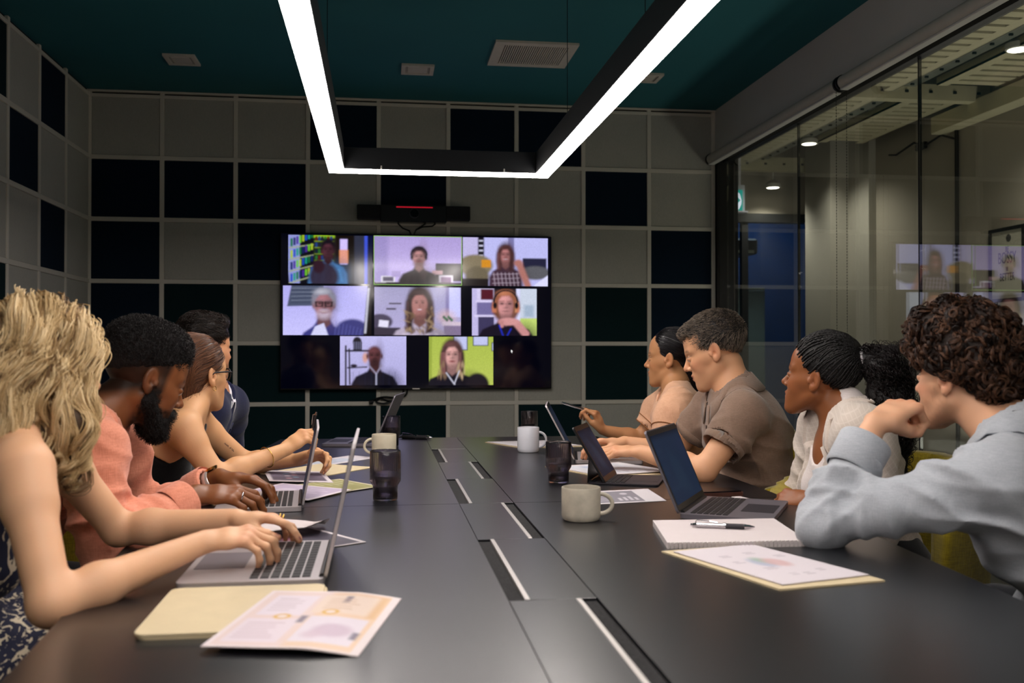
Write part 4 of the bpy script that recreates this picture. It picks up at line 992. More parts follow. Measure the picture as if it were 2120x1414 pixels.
call_tile(597, 486, 771, 588, p, 'call picture of a person in a light blue shirt before bookshelves')
# top middle: headset man, framed green
p = Paint(W_, H_, 'c0b4e8').grad('b8a8dc', 'd0c0f0'); p.rect(-.05, -.05, .16, 1.05, 'a094c8', .7, e=.06)
p.rect(.70, .55, 1.0, .92, '2c2430'); p.rect(.08, .82, .24, .95, 'e8e4f0'); p.rect(.10, .84, .22, .93, '6a6478'); p.rect(.20, .72, .30, .84, 'b8a8d8'); p.rect(.74, .80, .90, 1.0, 'f0e8f8'); p.rect(.76, .83, .88, .97, '80508a')
p.rect(.66, .70, .78, .78, 'e0b8c0'); p.rect(-.05, .95, 1.05, 1.05, '2a2028')
bust(p, .51, .42, .17, 'c09090', '2c2028', '3a3234', asp=1.74, phones=True, smile=1, shw=1.0, beard='5a3c3c')
for k in range(9): p.rect(.015+k*.014, .945, .025+k*.014, .965, 'f0f0f8', .8)
call_tile(775, 489, 955, 590, p, 'call picture of a person wearing a headset and grey jumper', frame=True)
# top right: long haired person on a sofa
p = Paint(W_, H_, 'c4c4f4'); p.rect(-.05, -.05, .19, 1.05, 'c8c0e8'); p.rect(.18, -.05, .25, .45, '1c1824'); p.rect(.53, -.05, .60, .4, '8888b8'); 
for k in range(4): p.rect(.19, .06+k*.1, .24, .09+k*.1, 'd8d8f0')
p.ell(.15, .58, .20, .22, '90846c', e=.04); p.ell(.17, .80, .14, .20, '7a705c', e=.04); p.rect(.22, .46, .33, .62, 'd89830'); p.rect(.42, .42, .55, .60, '9090a0')
p.rect(.70, .42, .98, .70, '30304a'); p.ell(.85, .72, .18, .14, '6a6a70', e=.04); p.rect(-.05, .85, .3, 1.05, '282020'); p.poly([(.85, .95), (1.05, .70), (1.05, 1.05), (.8, 1.05)], 'e0e0ff')
bust(p, .50, .36, .16, 'b88080', '4a3030', '503848', asp=1.7, long=1.0, smile=2, shw=.85)
for k in range(7): p.line(.36+.045*k, .72, .38+.045*k, 1.0, .006, 'c8b8c8', .6)
for k in range(3): p.line(.35, .76+.09*k, .66, .74+.09*k, .007, 'c8b8c8', .6)
p.line(.76, .98, .66, .55, .04, 'b88078', e=.03); p.ell(.65, .52, .05, .07, 'b88078', e=.03)
call_tile(958, 491, 1134, 593, p, 'call picture of a person with long hair on a sofa with an orange cushion')
# middle left: laughing man with grey hair and glasses
p = Paint(W_, H_, 'c0bcf8').grad('b8b4f0', 'd0ccff'); p.poly([(.10, -.02), (.46, -.02), (.44, .40), (.05, .42)], '586078'); 
for k in range(8): p.line(.10, .06+.04*k, .42, .05+.04*k, .006, ['a0a8b8', '303848'][k % 2], .6)
p.rect(.44, -.05, .62, .5, '8888a8', .5, e=.1)
bust(p, .46, .38, .27, 'a87880', '9090a0', '4a4a90', asp=1.75, beard='d0c4d8', glasses=True, smile=2, shw=.78)
p.ell(.78, .95, .20, .28, '4a4a88', e=.04); p.poly([(.36, .82), (.46, .75), (.52, 1.05), (.3, 1.05)], 'd8d8f8')
for k in range(9): p.line(.60+.04*k, .72+.02*k, .58+.04*k, 1.0, .004, '7878c0', .6)
p.poly([(.955, -.05), (1.05, -.05), (1.05, 1.05), (.90, 1.05)], '181014'); p.line(.965, .05, .925, .95, .012, 'e0e0f0', .8)
call_tile(586, 591, 769, 694, p, 'call picture of a laughing grey haired person in black glasses')
# centre: smiling curly haired person
p = Paint(W_, H_, 'b0acd0').grad('a8a4c8', 'c0b8e0'); p.rect(.86, -.05, .99, .62, 'd0d0ff'); p.rect(.82, -.05, .86, .6, '9088b8'); p.rect(.17, .33, .31, .36, '484050'); p.rect(.14, .44, .25, .47, '484050')
p.ell(.07, .72, .14, .16, '585068', e=.03); p.poly([(.06, .68), (.17, .70), (.16, .84), (.05, .82)], 'e8e4f8'); p.rect(-.05, .84, .3, 1.05, '484050'); p.ell(.83, .62, .10, .14, 'e8c0b0', .5, e=.1); p.rect(.78, .72, 1.05, .80, 'd8c8d8'); p.rect(.8, .8, 1.05, 1.05, '9080a0')
for k in range(6): p.ell(.80+.018*k, .62+.03*(k % 3), .014, .03, ['306040', '407850'][k % 2])
bust(p, .52, .36, .26, 'b07c78', '3a2828', 'c0b4c8', asp=1.75, long=1.15, smile=2, shw=.95)
for k in range(60):
    x = .36+.32*rng.random(); y = .45+.5*rng.random()
    if abs(x-.52) > .07 or y > .82: p.ell(x, y, .012, .05, ['b8a080', '8a7058', '604438'][k % 3], .7, rot=rng.normal()*.4)
p.ell(.52, .35, .085, .17, 'b88480', e=.03); p.ell(.555, .38, .04, .15, '9c6c68', .5, e=.06); [p.ell(.52+q*.036, .325, .016, .012, '281818', .9) for q in (-1, 1)]; [p.line(.52+q*.036-.018, .29, .52+q*.036+.018, .285, .005, '4a3030', .8) for q in (-1, 1)]; p.ell(.52, .475, .034, .030, 'a04850', .8, e=.02); p.ell(.52, .468, .026, .014, 'e8dce2', .9, e=.015); p.line(.52, .36, .522, .42, .006, '8a5048', .5)
call_tile(775, 594, 954, 694, p, 'call picture of a smiling person with long curly two tone hair')
# middle right: person resting chin on hand
p = Paint(110, H_, 'c8c0e8'); p.rect(.08, -.05, .34, .25, 'd8d0f0'); p.rect(.14, .02, .33, .24, '602030'); p.rect(.06, .26, .40, .30, 'e0d8f8'); p.rect(.08, .30, .36, .56, '8078a8'); p.rect(.04, .56, .38, .60, 'e0d8f8'); p.rect(.10, .6, .34, 1.05, '4a4468')
p.rect(.34, -.05, .68, .3, '282028'); p.rect(.68, -.05, .74, 1.05, 'e0e0ff'); p.rect(.74, -.05, 1.05, .62, 'd0d8e8'); p.rect(.74, .63, 1.05, 1.05, 'c8dc80'); p.rect(.80, .35, .95, .60, '90a8c0', .6, e=.05)
bust(p, .52, .34, .25, 'd09898', 'a06850', '20182c', asp=1.27, long=.35, smile=0, shw=.95, phones=True)
p.line(.82, .95, .68, .72, .065, 'd09898', e=.03); p.ell(.56, .70, .16, .08, 'd8a0a0', e=.03); p.line(.46, .70, .46, .80, .03, 'c89090', e=.02); p.line(.42, .78, .48, 1.0, .012, '2838c0'); p.line(.60, .85, .54, 1.0, .012, '2838c0')
call_tile(977, 597, 1111, 695, p, 'call picture of a red haired person resting chin on hand')
# bottom left: bald man
p = Paint(120, H_, 'c4c0ec').grad('c8c4f0', 'b8b4e0'); p.line(.09, .2, .09, 1.0, .012, '282430'); p.line(.14, .26, .15, .98, .01, '282430'); p.line(.09, .30, .48, .30, .016, '282430'); p.line(.12, .64, .40, .63, .012, '282430'); p.ell(.26, .12, .065, .10, '302c34'); p.rect(.20, .12, .33, .28, '302c34'); [p.line(.215+.03*k, .12, .215+.03*k, .27, .004, 'a0a0c8') for k in range(4)]; p.ell(.21, .60, .05, .03, '302838'); p.ell(.38, .44, .04, .1, 'd8a8a0', e=.03)
bust(p, .52, .40, .20, '6e4448', '201418', '1e1c2c', asp=1.36, bald=True, smile=0, shw=1.0, beard='3a2428')
p.line(.45, .62, .54, .76, .014, '9890a8'); p.line(.62, .60, .55, .76, .014, '9890a8'); p.line(.545, .76, .545, 1.0, .012, 'b0b0c8')
for k in range(8): p.line(.2+.09*k, .72, .2+.09*k, 1.0, .003, '2c3458', .6)
call_tile(704, 696, 841, 797, p, 'call picture of a bald person in a dark zipped jacket')
# bottom right: long haired person, yellow green wall
p = Paint(120, H_, 'b8c860').grad('b4c45c', 'c0cc68'); p.rect(-.02, .0, .05, 1.05, '98a848', .7)
for (x0, y0, x1, y1) in ((.38, -.05, .60, .28), (.68, -.05, .92, .19), (.97, .12, 1.05, .30)): p.rect(x0, y0, x1, y1, '20304a'); p.rect(x0+.012, y0+.014, x1-.012, y1-.014, 'c8ccf0')
bust(p, .36, .38, .23, 'd8a8a4', '5c4040', '1e1a28', asp=1.36, long=.9, smile=1, shw=1.05)
for k in range(30): p.ell((.20 if k % 2 else .50)+rng.normal()*.035, .55+.3*rng.random(), .012, .06, ['c8b090', '9a8068'][k % 2], .6)
p.ell(.75, 1.0, .18, .25, '241e28', e=.04); p.line(.27, .74, .40, .98, .012, 'c8c8d8'); p.line(.47, .70, .40, .95, .010, 'c8c8d8')
call_tile(888, 697, 1021, 797, p, 'call picture of a person with wavy light hair before a lime wall')
MB().prism([(0, 0), (.012, -.010), (.006, -.012), (.008, -.02), (.005, -.021), (.002, -.013), (-.001, -.015)], 0, .001, (at(1058, 724, Y=TVY-.004), (1, 0, 0), (0, 0, 1), (0, -1, 0))).build('cursor', mat('cursor_white', 'ffffff', .5, emit='ffffff', estr=.8), tv, world=True)

# camera bar above the screen
M_BAR = mat('bar_mesh_black', '0d0f15', .7, var=.1, vscale=60, bump=.2, bscale=600)
vb = empty('video_bar', (.2, 5.92, 1.98), 0, 'black camera and speaker bar with a red light line above the screen', 'video bar')
MB().box((-.145, 5.90, 1.948), (.540, 5.97, 2.034), bev=.004).build('speaker_body', M_BAR, vb, world=True)
MB().box((-.005, 5.895, 1.932), (.395, 5.985, 2.036), bev=.004).build('centre_body', M_TVB, vb, world=True)
MB().box((.09, 5.893, 2.018), (.31, 5.899, 2.025)).build('light_strip', mat('red_light', 'a01020', .4, emit='d81830', estr=.55), vb, world=True)
MB().prism([(.2+.030*math.cos(t), 1.985+.030*math.sin(t)) for t in np.linspace(0, 2*PI, 28)[:-1]], 5.885, 5.897, ((0, 0, 0), (1, 0, 0), (0, 0, 1), (0, 1, 0))).build('lens_ring', mat('lens_ring_grey', '2c2a30', .35, metal=.4, var=.05), vb, world=True)
MB().prism([(.2+.025*math.cos(t), 1.985+.025*math.sin(t)) for t in np.linspace(0, 2*PI, 28)[:-1]], 5.883, 5.886, ((0, 0, 0), (1, 0, 0), (0, 0, 1), (0, 1, 0))).build('lens', mat('lens_glass', '08080a', .08, var=.02), vb, world=True)
mb = MB()
for pts in ([(.10, 5.95, 1.93), (.13, 5.95, 1.90), (.17, 5.95, 1.885), (.18, 5.95, 1.862)], [(.33, 5.95, 1.93), (.31, 5.95, 1.915), (.25, 5.95, 1.91), (.21, 5.95, 1.89), (.20, 5.95, 1.862)], [(.27, 5.95, 1.93), (.23, 5.95, 1.905), (.21, 5.95, 1.89)]): mb.tube(pts, .005, 6)
setp(mb.build('video_bar_cable', M_BLACK), 'thin black cables between the camera bar and the screen', 'cable')
# ---------------------------------------------------------------- things on the table
M_SILVER = mat('laptop_silver', 'b9b2b4', .38, metal=.55, var=.02, vscale=10)
M_SPACE = mat('laptop_dark_grey', '77727a', .40, metal=.5, var=.02, vscale=10)
M_KEY = mat('key_black', '19171b', .55, var=.08, vscale=90)
M_DECKD = mat('keyboard_well', '26232a', .5, var=.05, vscale=40)
M_OFF = mat('panel_off', '0b0d12', .30, var=.02, vscale=10, spec=.15)
def laptop(label, hx, hy, rz, w=.32, dp=.225, lid=.215, open_=108, body=None, screen=None, tablet=False, lift=0.0, name='laptop'):
    """origin at the near end of the hinge; local x runs along the hinge away from it, user at -y (side = +1) """
    e = empty(name, (hx, hy, TZ+lift), rz, label, 'laptop' if not tablet else 'tablet', 'laptops on the table' if not tablet else None)
    body = body or M_SILVER; t = .0125 if not tablet else .006
    MB().prism(rrect(w, dp, .012, cx=w/2, cy=-dp/2), .0015, t).build('base', body, e, auto=True); bs_ = bpy.data.objects[-1] if False else e.children[0]
    for x in (.03, w-.03):
        for y in (-.02, -dp+.02): MB().lathe([(.006, 0), (.006, .0016)], 10, (x, y, 0)).build('foot', M_BLACK, bs_)
    kx0, kx1, ky0, ky1 = .018, w-.018, -dp*.52, -.022
    MB().box((kx0, ky0, t-.0002), (kx1, ky1, t+.0003)).build('keyboard_well', body if not tablet else M_DECKD, bs_)
    mb = MB(); rows = 6; cols = 14; rh = (ky1-ky0)/rows; cw = (kx1-kx0)/cols
    for r in range(rows):
        c = 0
        while c < cols:
            span = 6 if (r == 0 and c == 4) else 2 if (r in (1, 2) and c in (0, 12)) else 1
            mb.box((kx0+c*cw+.0014, ky0+r*rh+.0018, t), (kx0+(c+span)*cw-.0014, ky0+(r+1)*rh-.0018, t+.0018)); c += span
    mb.build('keys', M_KEY, bs_, kind='stuff')
    MB().prism(rrect(w*.40, dp*.36, .004, cx=w/2, cy=-dp*.775), t, t+.0006).build('trackpad', M_SPACE if body is M_SILVER else M_DECKD, bs_)
    MB().tube([(.02, -.004, t+.001), (w-.02, -.004, t+.001)], .005, 10).build('hinge', M_BLACK, e)
    a = math.radians(open_); off = -.0 if not tablet else -.055
    le = empty('lid', (0, off, t+.001)); le.parent = e; le.rotation_euler = (a-PI, 0, 0) if False else (-(PI-a), 0, 0)
    # lid lies along local -y when closed; rotating about x lifts it
    le.rotation_euler = (-math.radians(open_), 0, 0)
    q = MB().prism(rrect(w, lid, .010, cx=w/2, cy=-lid/2), .0, .0055); o = q.build('lid', body if not tablet else M_BLACK, e, auto=True)
    g = MB().prism(rrect(w-.006, lid-.006, .008, cx=w/2, cy=-lid/2), -.0008, .0); o2 = g.build('display_bezel', M_OFF, o, auto=True)
    img = screen if screen is not None else Paint(8, 6, '12161e').a
    me = sheet_mesh('display', img, lambda u, v: (.012+(w-.024)*u, -.018-(lid-.034)*v, -.0011+0*u)); o3 = link_mesh('display', me, M_LSCR, o)
    for o_ in (o,): o_.location = (0, off, t+.001); o_.rotation_euler = (-math.radians(open_), 0, 0)
    bpy.data.objects.remove(le)
    if tablet: MB().prism([(0, 0), (w, 0), (w, .082), (0, .082)], 0, .002, ((0, .0, .004), (1, 0, 0), (0, -.06, .998), (0, .998, .06))).build('kickstand', M_BLACK, e)
    return e
M_LSCR = attr_mat('laptop_screen', rough=.45, emit=1.0, spec=.03)
def app_screen(base='182436', dark='0f1826', seed=0, w=60, h=40):
    p = Paint(w, h, base); r = random.Random(seed); p.rect(-.1, -.1, 1.1, .06, dark)
    for k in range(7): y = .12+.11*k; p.rect(.05, y, .05+.35*r.random()+.1, y+.012, '3a4a60', .6, e=.02)
    p.poly([(.35, .25), (.6, .45), (.7, .95), (.3, .8)], '22344a', .7, e=.1); p.poly([(.7, .2), (1.05, .1), (1.05, .9)], '1e2c48', .6, e=.1)
    return p.finish(2, .02, seed).a*.72
R_ = math.radians
# left side machines: local x would run toward the camera, so they are mirrored by starting at the far end of the hinge
laptop('silver laptop under the hands of the blonde woman', -.099, 2.076, R_(-90), w=.355, dp=.250, lid=.240, open_=102, screen=app_screen(seed=1))
laptop('silver laptop the man in the salmon shirt types on', -.222, 2.83, R_(-86), w=.305, dp=.215, lid=.205, open_=101, screen=app_screen(seed=2))
laptop('dark laptop with tilted lid at the far left end of the table', .02, 4.50, R_(-99), w=.32, dp=.225, lid=.225, open_=113, body=M_SPACE, screen=Paint(8, 6, '0c0e10').a)
laptop('laptop seen edge-on beside the far ribbed glass, used by the man in the taupe polo', .70, 3.46, R_(79), w=.31, dp=.245, lid=.225, open_=118, body=M_SILVER, screen=app_screen(seed=3))
laptop('dark grey laptop with its blue screen turned to the camera, behind the white notebook', .722, 2.295, R_(59.7), w=.315, dp=.222, lid=.215, open_=113, body=M_SPACE, screen=app_screen('1c2c44', '101a2a', 4))
laptop('black tablet on a stand with its keyboard attached, beside the ribbed glass', .630, 2.925, R_(67), w=.225, dp=.215, lid=.195, open_=121, body=M_DECKD, screen=app_screen('161f33', '0c1220', 5), tablet=True, name='tablet_computer')

# cups and glasses
M_STONE = mat('stoneware_glaze', 'b9b1a0', .32, var=.22, vscale=22, bump=.10, bscale=60, detail=8)
M_CREAM = mat('cream_glaze', 'd2c8b0', .3, var=.05, vscale=30)
M_PORC = mat('white_glaze', 'd5d6de', .18, var=.02, vscale=10, coat=.3)
M_COFFEE = mat('coffee', '1c0f08', .1, var=.05)
def mug(label, x, y, r, h, m, ang, group='mugs on the table'):
    e = empty('mug', (x, y, TZ), 0, label, 'mug', group); t = .0035
    MB().lathe([(r*.80, 0), (r*.90, .0015), (r*.985, .008), (r, .016), (r, h-.003), (r-.0012, h), (r-t+.0008, h), (r-t, h-.003), (r-t, .012), (r*.8, .007), (.0005, .007)], 48, (0, 0, 0)).build('body', m, e, smooth=True, auto=True)
    MB().lathe([(r-t-.0003, h*.70), (.0004, h*.70)], 32, cap=False).build('coffee', M_COFFEE, e)
    c, s_ = math.cos(ang), math.sin(ang); P = []
    for k in range(15):
        a = PI*(.5-k/14); q = (r-.002)+.030*math.cos(a)*1.0; P.append((q*c, q*s_, h*.50+h*.30*math.sin(a)))
    MB().tube([(P[0][0]*.93, P[0][1]*.93, P[0][2])]+P+[(P[-1][0]*.93, P[-1][1]*.93, P[-1][2])], .0052, 12).build('handle', m, e, smooth=True)
    return e
mug('squat speckled stoneware mug, nearest of the mugs', .482, 2.315, .0475, .080, M_STONE, R_(-14))
mug('tall plain white mug beside the far ribbed glass', .593, 3.895, .0445, .101, M_PORC, R_(-12))
mug('cream mug standing behind the ribbed glass on the left', .012, 3.77, .0470, .090, M_CREAM, R_(184))
M_SMOKE = mat('smoked_glass', 'd0c8ce', .06, trans=1.0, ior=1.45, var=.02)
M_WATER = mat('water', '9c9aa2', .0, trans=1.0, ior=1.33, var=.02)
def tumbler(label, x, y, r=.041, h=.135, water=.45):
    e = empty('tumbler', (x, y, TZ), 0, label, 'glass', 'ribbed smoked glass tumblers')
    r2 = r*.80; zs = h*.33
    prof = [(r2*.85, 0), (r2, .003), (r2, zs-.010), (r2*1.02, zs-.004), (r*.99, zs+.008), (r, zs+.014), (r, h-.002), (r-.001, h), (r-.0022, h), (r-.0028, h-.004), (r-.0032, zs+.016), (r2-.0028, zs-.003), (r2-.003, .009), (.0006, .008)]
    MB().lathe(prof, 168, rib=.014, ribs=42, ribz=(.006, h-.012)).build('glass_wall', M_SMOKE, e, smooth=True)
    if water:
        zw = h*water; MB().lathe([(.0005, .0095), (r2-.0042, .0105), (r2-.0042, zs-.003), (r-.0046, zs+.017), (r-.0046, zw), (.0005, zw)], 40, cap=False).build('water', M_WATER, e, smooth=True, auto=True)
    return e
tumbler('ribbed smoked glass half full of water, nearest on the left half of the table', .012, 2.69, .042, .137, .50)
tumbler('ribbed smoked glass behind the cream mug at the far left laptop', .045, 4.215, .038, .130, .55)
tumbler('ribbed smoked glass beside the tablet stand', .548, 2.975, .040, .128, .52)
tumbler('ribbed smoked glass behind the white mug', .690, 4.50, .039, .128, .35)

# papers
M_PRINT = attr_mat('printed_paper', rough=.6, spec=.3)
M_PAPER = mat('plain_paper', 'cfc5c5', .65, var=.015, vscale=30)
M_FOLD = mat('manila_card', 'cdbc98', .6, var=.03, vscale=30, bump=.05, bscale=500)
def sheet(name, label, cat, A, B, C4, p=None, m=None, z=0.0, thick=.0006, curl=None, group=None, parent=None, rough=None):
    """flat sheet with corners A (origin), B (end of first edge), C4 (end of the edge that leaves A the other way)"""
    A, B, D = [np.array([q[0], q[1]], float) for q in (A, B, C4)]; ctr = (B+D)/2
    e = parent or empty(name, (ctr[0], ctr[1], TZ+z), 0, label, cat, group)
    o0 = np.array(e.location[:2]) if False else ctr
    up = (lambda u, v: curl(u, v)) if curl else (lambda u, v: 0*u)
    n = 9; vs = []; fs = []
    for k in (1, 0):
        for j in range(n):
            for i in range(n):
                u, v = i/(n-1), j/(n-1); q = A+(B-A)*u+(D-A)*v-ctr; vs.append((q[0], q[1], z*(parent is not None)+float(up(np.array(u), np.array(v)))+(thick if k else 0)))
    N_ = n*n
    for j in range(n-1):
        for i in range(n-1):
            a = j*n+i; fs += [(a, a+1, a+n+1, a+n), (a+N_, a+n+N_, a+n+1+N_, a+1+N_)]
    rim = list(range(n))+[j*n+n-1 for j in range(1, n)]+[(n-1)*n+i for i in range(n-2, -1, -1)]+[j*n for j in range(n-2, 0, -1)]
    for a, b in zip(rim, rim[1:]+rim[:1]): fs.append((a, a+N_, b+N_, b))
    me = bpy.data.meshes.new(name); me.from_pydata(vs, [], fs); me.update(); o = link_mesh('paper' if not parent else name, me, m or M_PAPER, e, smooth=False)
    if p is not None:
        P = lambda u, v: (A[0]-ctr[0]+(B[0]-A[0])*u+(D[0]-A[0])*(1-v), A[1]-ctr[1]+(B[1]-A[1])*u+(D[1]-A[1])*(1-v), z*(parent is not None)+up(u, 1-v)+thick+.0003)
        o2 = link_mesh('print', sheet_mesh('print', p.a*np.array([.76, .74, .74], np.float32), P), M_PRINT, e, True)
    return e
def text_block(p, x0, y0, x1, n, dy, col='908890', al=.8, seed=0):
    r = random.Random(seed)
    for k in range(n): p.rect(x0, y0+dy*k, x0+(x1-x0)*(.55+.45*r.random()), y0+dy*k+dy*.35, col, al, e=.008)
def quad_pts(pts): return [at(x, y, Z=TZ) for x, y in pts]
# nearest report: pale pink and peach charts
p = Paint(70, 96, 'efe4e6'); p.rect(.04, .03, .96, .97, 'e9d6d2'); p.rect(.50, .03, .96, .97, 'eccfae', .85, e=.05)
p.rect(.08, .08, .44, .46, 'e8dde6'); p.rect(.50, .10, .90, .52, 'e6dfe9'); p.rect(.10, .52, .42, .90, 'e8dfe9'); p.rect(.46, .58, .88, .92, 'ecdacb')
for (x, y) in ((.30, .50), (.60, .60)): p.ell(x, y, .06, .045, 'e0b030'); p.ell(x, y, .035, .026, 'eee2e0')
p.ell(.72, .30, .13, .10, 'cdb9cc', .8, e=.05); p.ell(.62, .22, .07, .06, 'd6c3d2', .8, e=.05)
for (x, y, w) in ((.43, .40, .10), (.86, .20, .09), (.62, .78, .10)): p.rect(x, y, x+w*.5, y+w*1.2, '787488', .9, e=.02)
text_block(p, .12, .14, .40, 7, .04, 'cbb9c4'); text_block(p, .14, .60, .38, 6, .045, 'c9bcc6', seed=3); text_block(p, .52, .66, .84, 5, .045, 'd2b59c', seed=4); p.rect(.86, .55, .92, .95, 'e0b888', .8, e=.03)
sheet('printed_report', 'pale printed report with peach charts, nearest sheet on the left', 'paper', (-.2420, 1.362), (-.0300, 1.318), (-.178, 1.660), p, z=.0, thick=.0012, curl=lambda u, v: .0088*np.clip((.97-u)/.30, 0, 1)**.8)
nb = empty('manila_folder', (-.25, 1.56, TZ), 0, 'cream card folder partly under the peach report', 'folder')
for z0, dx in ((0, .004), (.0045, 0)):
    MB().prism(rrect(.255, .275, .018, cx=-.222+dx, cy=1.572), TZ+z0, TZ+z0+.0035).build('cover', M_FOLD, nb, world=True, auto=True)
# sheets beyond the first laptop
p = Paint(80, 56, 'e9e2e6'); p.rect(.16, .05, .97, .93, '55505e'); p.ell(.5, .5, .1, .14, '9a6070', .8, e=.05); p.ell(.62, .6, .06, .08, 'b88890', .8, e=.04); text_block(p, .22, .2, .42, 5, .1, '7a7484')
sheet('printed_chart', 'white bordered sheet with a dark picture behind the first silver laptop', 'paper', (-.196, 2.345), (-.031, 2.100), (-.372, 2.228), p, z=.0012)
e = empty('crumpled_paper', (-.20, 2.22, TZ), 0, 'curled blank white paper lying under the blonde woman\'s fingers', 'paper')
def curlf(u, v): return .012+.020*np.abs(np.sin(2.4*u+.6*v))+.012*np.clip(u-.75, 0, 1)*8*(1-v)
n = 16; vs = []; fs = []
for k in (0, 1):
    for j in range(n):
        for i in range(n):
            u, v = i/(n-1), j/(n-1); vs.append((-.12+.21*u-.02*v, -.09+.05*u+.13*v, float(curlf(u, v))+.002*k-.010))
for j in range(n-1):
    for i in range(n-1): a = j*n+i; fs += [(a+n, a+n+1, a+1, a), (a+n*n, a+1+n*n, a+n+1+n*n, a+n+n*n)]
me = bpy.data.meshes.new('paper'); me.from_pydata(vs, [], fs); me.update(); link_mesh('paper', me, M_PAPER, e, True)
sheet('manila_folder', 'cream folder under the cuffs of the salmon shirt', 'folder', (-.52, 2.20), (-.36, 2.11), (-.42, 2.40), m=M_FOLD, z=0, thick=.002)
p = Paint(40, 56, 'e6dfe8'); p.rect(.1, .2, .9, .9, 'b0a4c4', .9)
sheet('printed_chart', 'white sheet with lilac print lying on the folder by the salmon cuffs', 'paper', (-.50, 2.155), (-.33, 2.095), (-.44, 2.33), p, z=.0025)
# papers between the man in salmon and the woman in black
A, B, D_ = quad_pts([(560, 985), (672, 958), (775, 1004)])[0:3]
sheet('manila_folder', 'cream folder topmost of the pile by the ribbed glass, opened flat', 'folder', (-.40, 3.32), (-.215, 3.58), (-.21, 3.185), m=M_FOLD, z=0, thick=.0022)
p = Paint(80, 56, 'e8e0e6'); p.rect(.12, .08, .88, .92, '6a6072'); p.rect(.45, .08, .88, .92, '9a8fa6', .6, e=.2); [p.ell(.30+.1*k, .35+.12*(k % 2), .04, .05, ['d8a8b0', '8ab0c8', 'e0d8e0'][k % 3]) for k in range(6)]
sheet('printed_chart', 'purple slide print lying on the cream folder beyond the second laptop', 'paper', (-.345, 3.10), (-.395, 3.385), (-.145, 3.04), p, z=.0035)
p = Paint(80, 56, 'd8d0b8'); p.rect(.04, .05, .96, .95, 'a6a46c'); text_block(p, .10, .15, .60, 6, .1, 'd2d0a8', seed=6); p.ell(.8, .7, .08, .05, 'f0e8e8'); p.rect(.62, .2, .9, .5, '98965c', .8, e=.05)
sheet('printed_chart', 'olive green slide print beside the ribbed glass', 'paper', (-.13, 3.135), (.0, 2.945), (-.285, 2.985), p, z=.0025)
p = Paint(80, 56, 'e8dfe9'); p.rect(.06, .06, .94, .90, 'c9bcd6'); p.ell(.35, .45, .12, .14, 'ddd4e6', .9, e=.04); text_block(p, .55, .2, .86, 6, .1, 'e6deee', seed=8)
sheet('printed_chart', 'lilac slide print in front of the olive one, against the second laptop lid', 'paper', (-.300, 3.04), (-.085, 2.875), (-.410, 2.845), p, z=.0045)
sheet('manila_folder', 'cream folder edge showing under the lilac print', 'folder', (-.295, 3.01), (-.115, 2.83), (-.42, 2.84), m=M_FOLD, z=0, thick=.0022)
p = Paint(56, 40, 'eae4ec'); p.rect(.1, .2, .7, .8, 'c8d4e6', .8, e=.1); text_block(p, .1, .2, .6, 5, .12, 'b0b8c8')
sheet('paper_sheet', 'white sheet under the clasped hands of the woman in black', 'paper', (-.30, 3.60), (-.115, 3.86), (-.20, 3.50), p, z=.0005)
# right side
p = Paint(80, 56, 'e9e6ea'); text_block(p, .08, .15, .9, 7, .1, 'c4c0cc', seed=11)
sheet('paper_sheet', 'white sheets in a folder lying behind the white mug', 'paper', (.470, 4.30), (.585, 4.06), (.74, 4.33), p, z=.0035, thick=.002)
sheet('manila_folder', 'cream folder below the sheets behind the white mug', 'folder', (.462, 4.315), (.590, 4.035), (.745, 4.36), m=M_FOLD, z=0, thick=.003)
p = Paint(80, 56, 'e8e8ee'); p.rect(.08, .12, .92, .88, 'dfe4ee'); p.ell(.3, .4, .12, .12, 'b4c6e4', .8, e=.06); text_block(p, .5, .25, .88, 6, .09, 'b8bccc', seed=13)
sheet('paper_sheet', 'white sheet with blue print between the ribbed glass and the tablet', 'paper', (.590, 3.36), (.700, 3.10), (.845, 3.405), p, z=.0035, thick=.0015, curl=lambda u, v: .006*v*v)
sheet('manila_folder', 'cream folder below the blue print sheet behind the tablet', 'folder', (.575, 3.385), (.700, 3.07), (.85, 3.44), m=M_FOLD, z=0, thick=.003)
p = Paint(80, 56, 'e9e5ea'); p.rect(.04, .10, .74, .93, '8f8c96'); p.rect(.10, .2, .35, .5, 'a8a4b0', .9, e=.04); [p.rect(.44+.07*k, .62-.04*(k % 3), .48+.07*k, .82, 'e0dce6', .9, e=.01) for k in range(4)]; text_block(p, .12, .6, .36, 3, .09, 'c8c4d0'); p.ell(.58, .32, .05, .07, 'd8d4de')
sheet('printed_chart', 'grey slide print with a white border beside the speckled mug', 'paper', (.560, 2.760), (.785, 2.800), (.548, 2.530), p, z=.0006)
# spiral notebook with pen
nb = empty('notebook', (.765, 2.06, TZ), 0, 'open white spiral notebook carrying a pen, before the young man with curls', 'notebook')
A, B, D_ = np.array([.588, 1.950]), np.array([.886, 1.936]), np.array([.632, 2.212]); ex_ = (B-A)/np.linalg.norm(B-A)
for k in range(3):
    P4 = [A, B, D_+(B-A)*.98, D_]; MB().prism([tuple(q) for q in P4], TZ+.0045*k, TZ+.0045*k+.0042).build('page_block', M_PAPER if k else mat('notebook_card', 'cfc6c4', .6, var=.03), nb, world=True)
mb = MB()
for k in range(34):
    c = A+(B-A)*(k+.5)/34; mb.tube([(c[0], c[1]+.007*math.cos(a)-.001, TZ+.007+.0075*math.sin(a)) for a in np.linspace(0, 2*PI, 9)[:-1]], .0007, 4, closed=True)
mb.build('wire_spiral', M_ALU, nb, world=True, kind='stuff')
M_CHROME = mat('chrome', 'd0ccd0', .15, metal=1.0, var=.02)
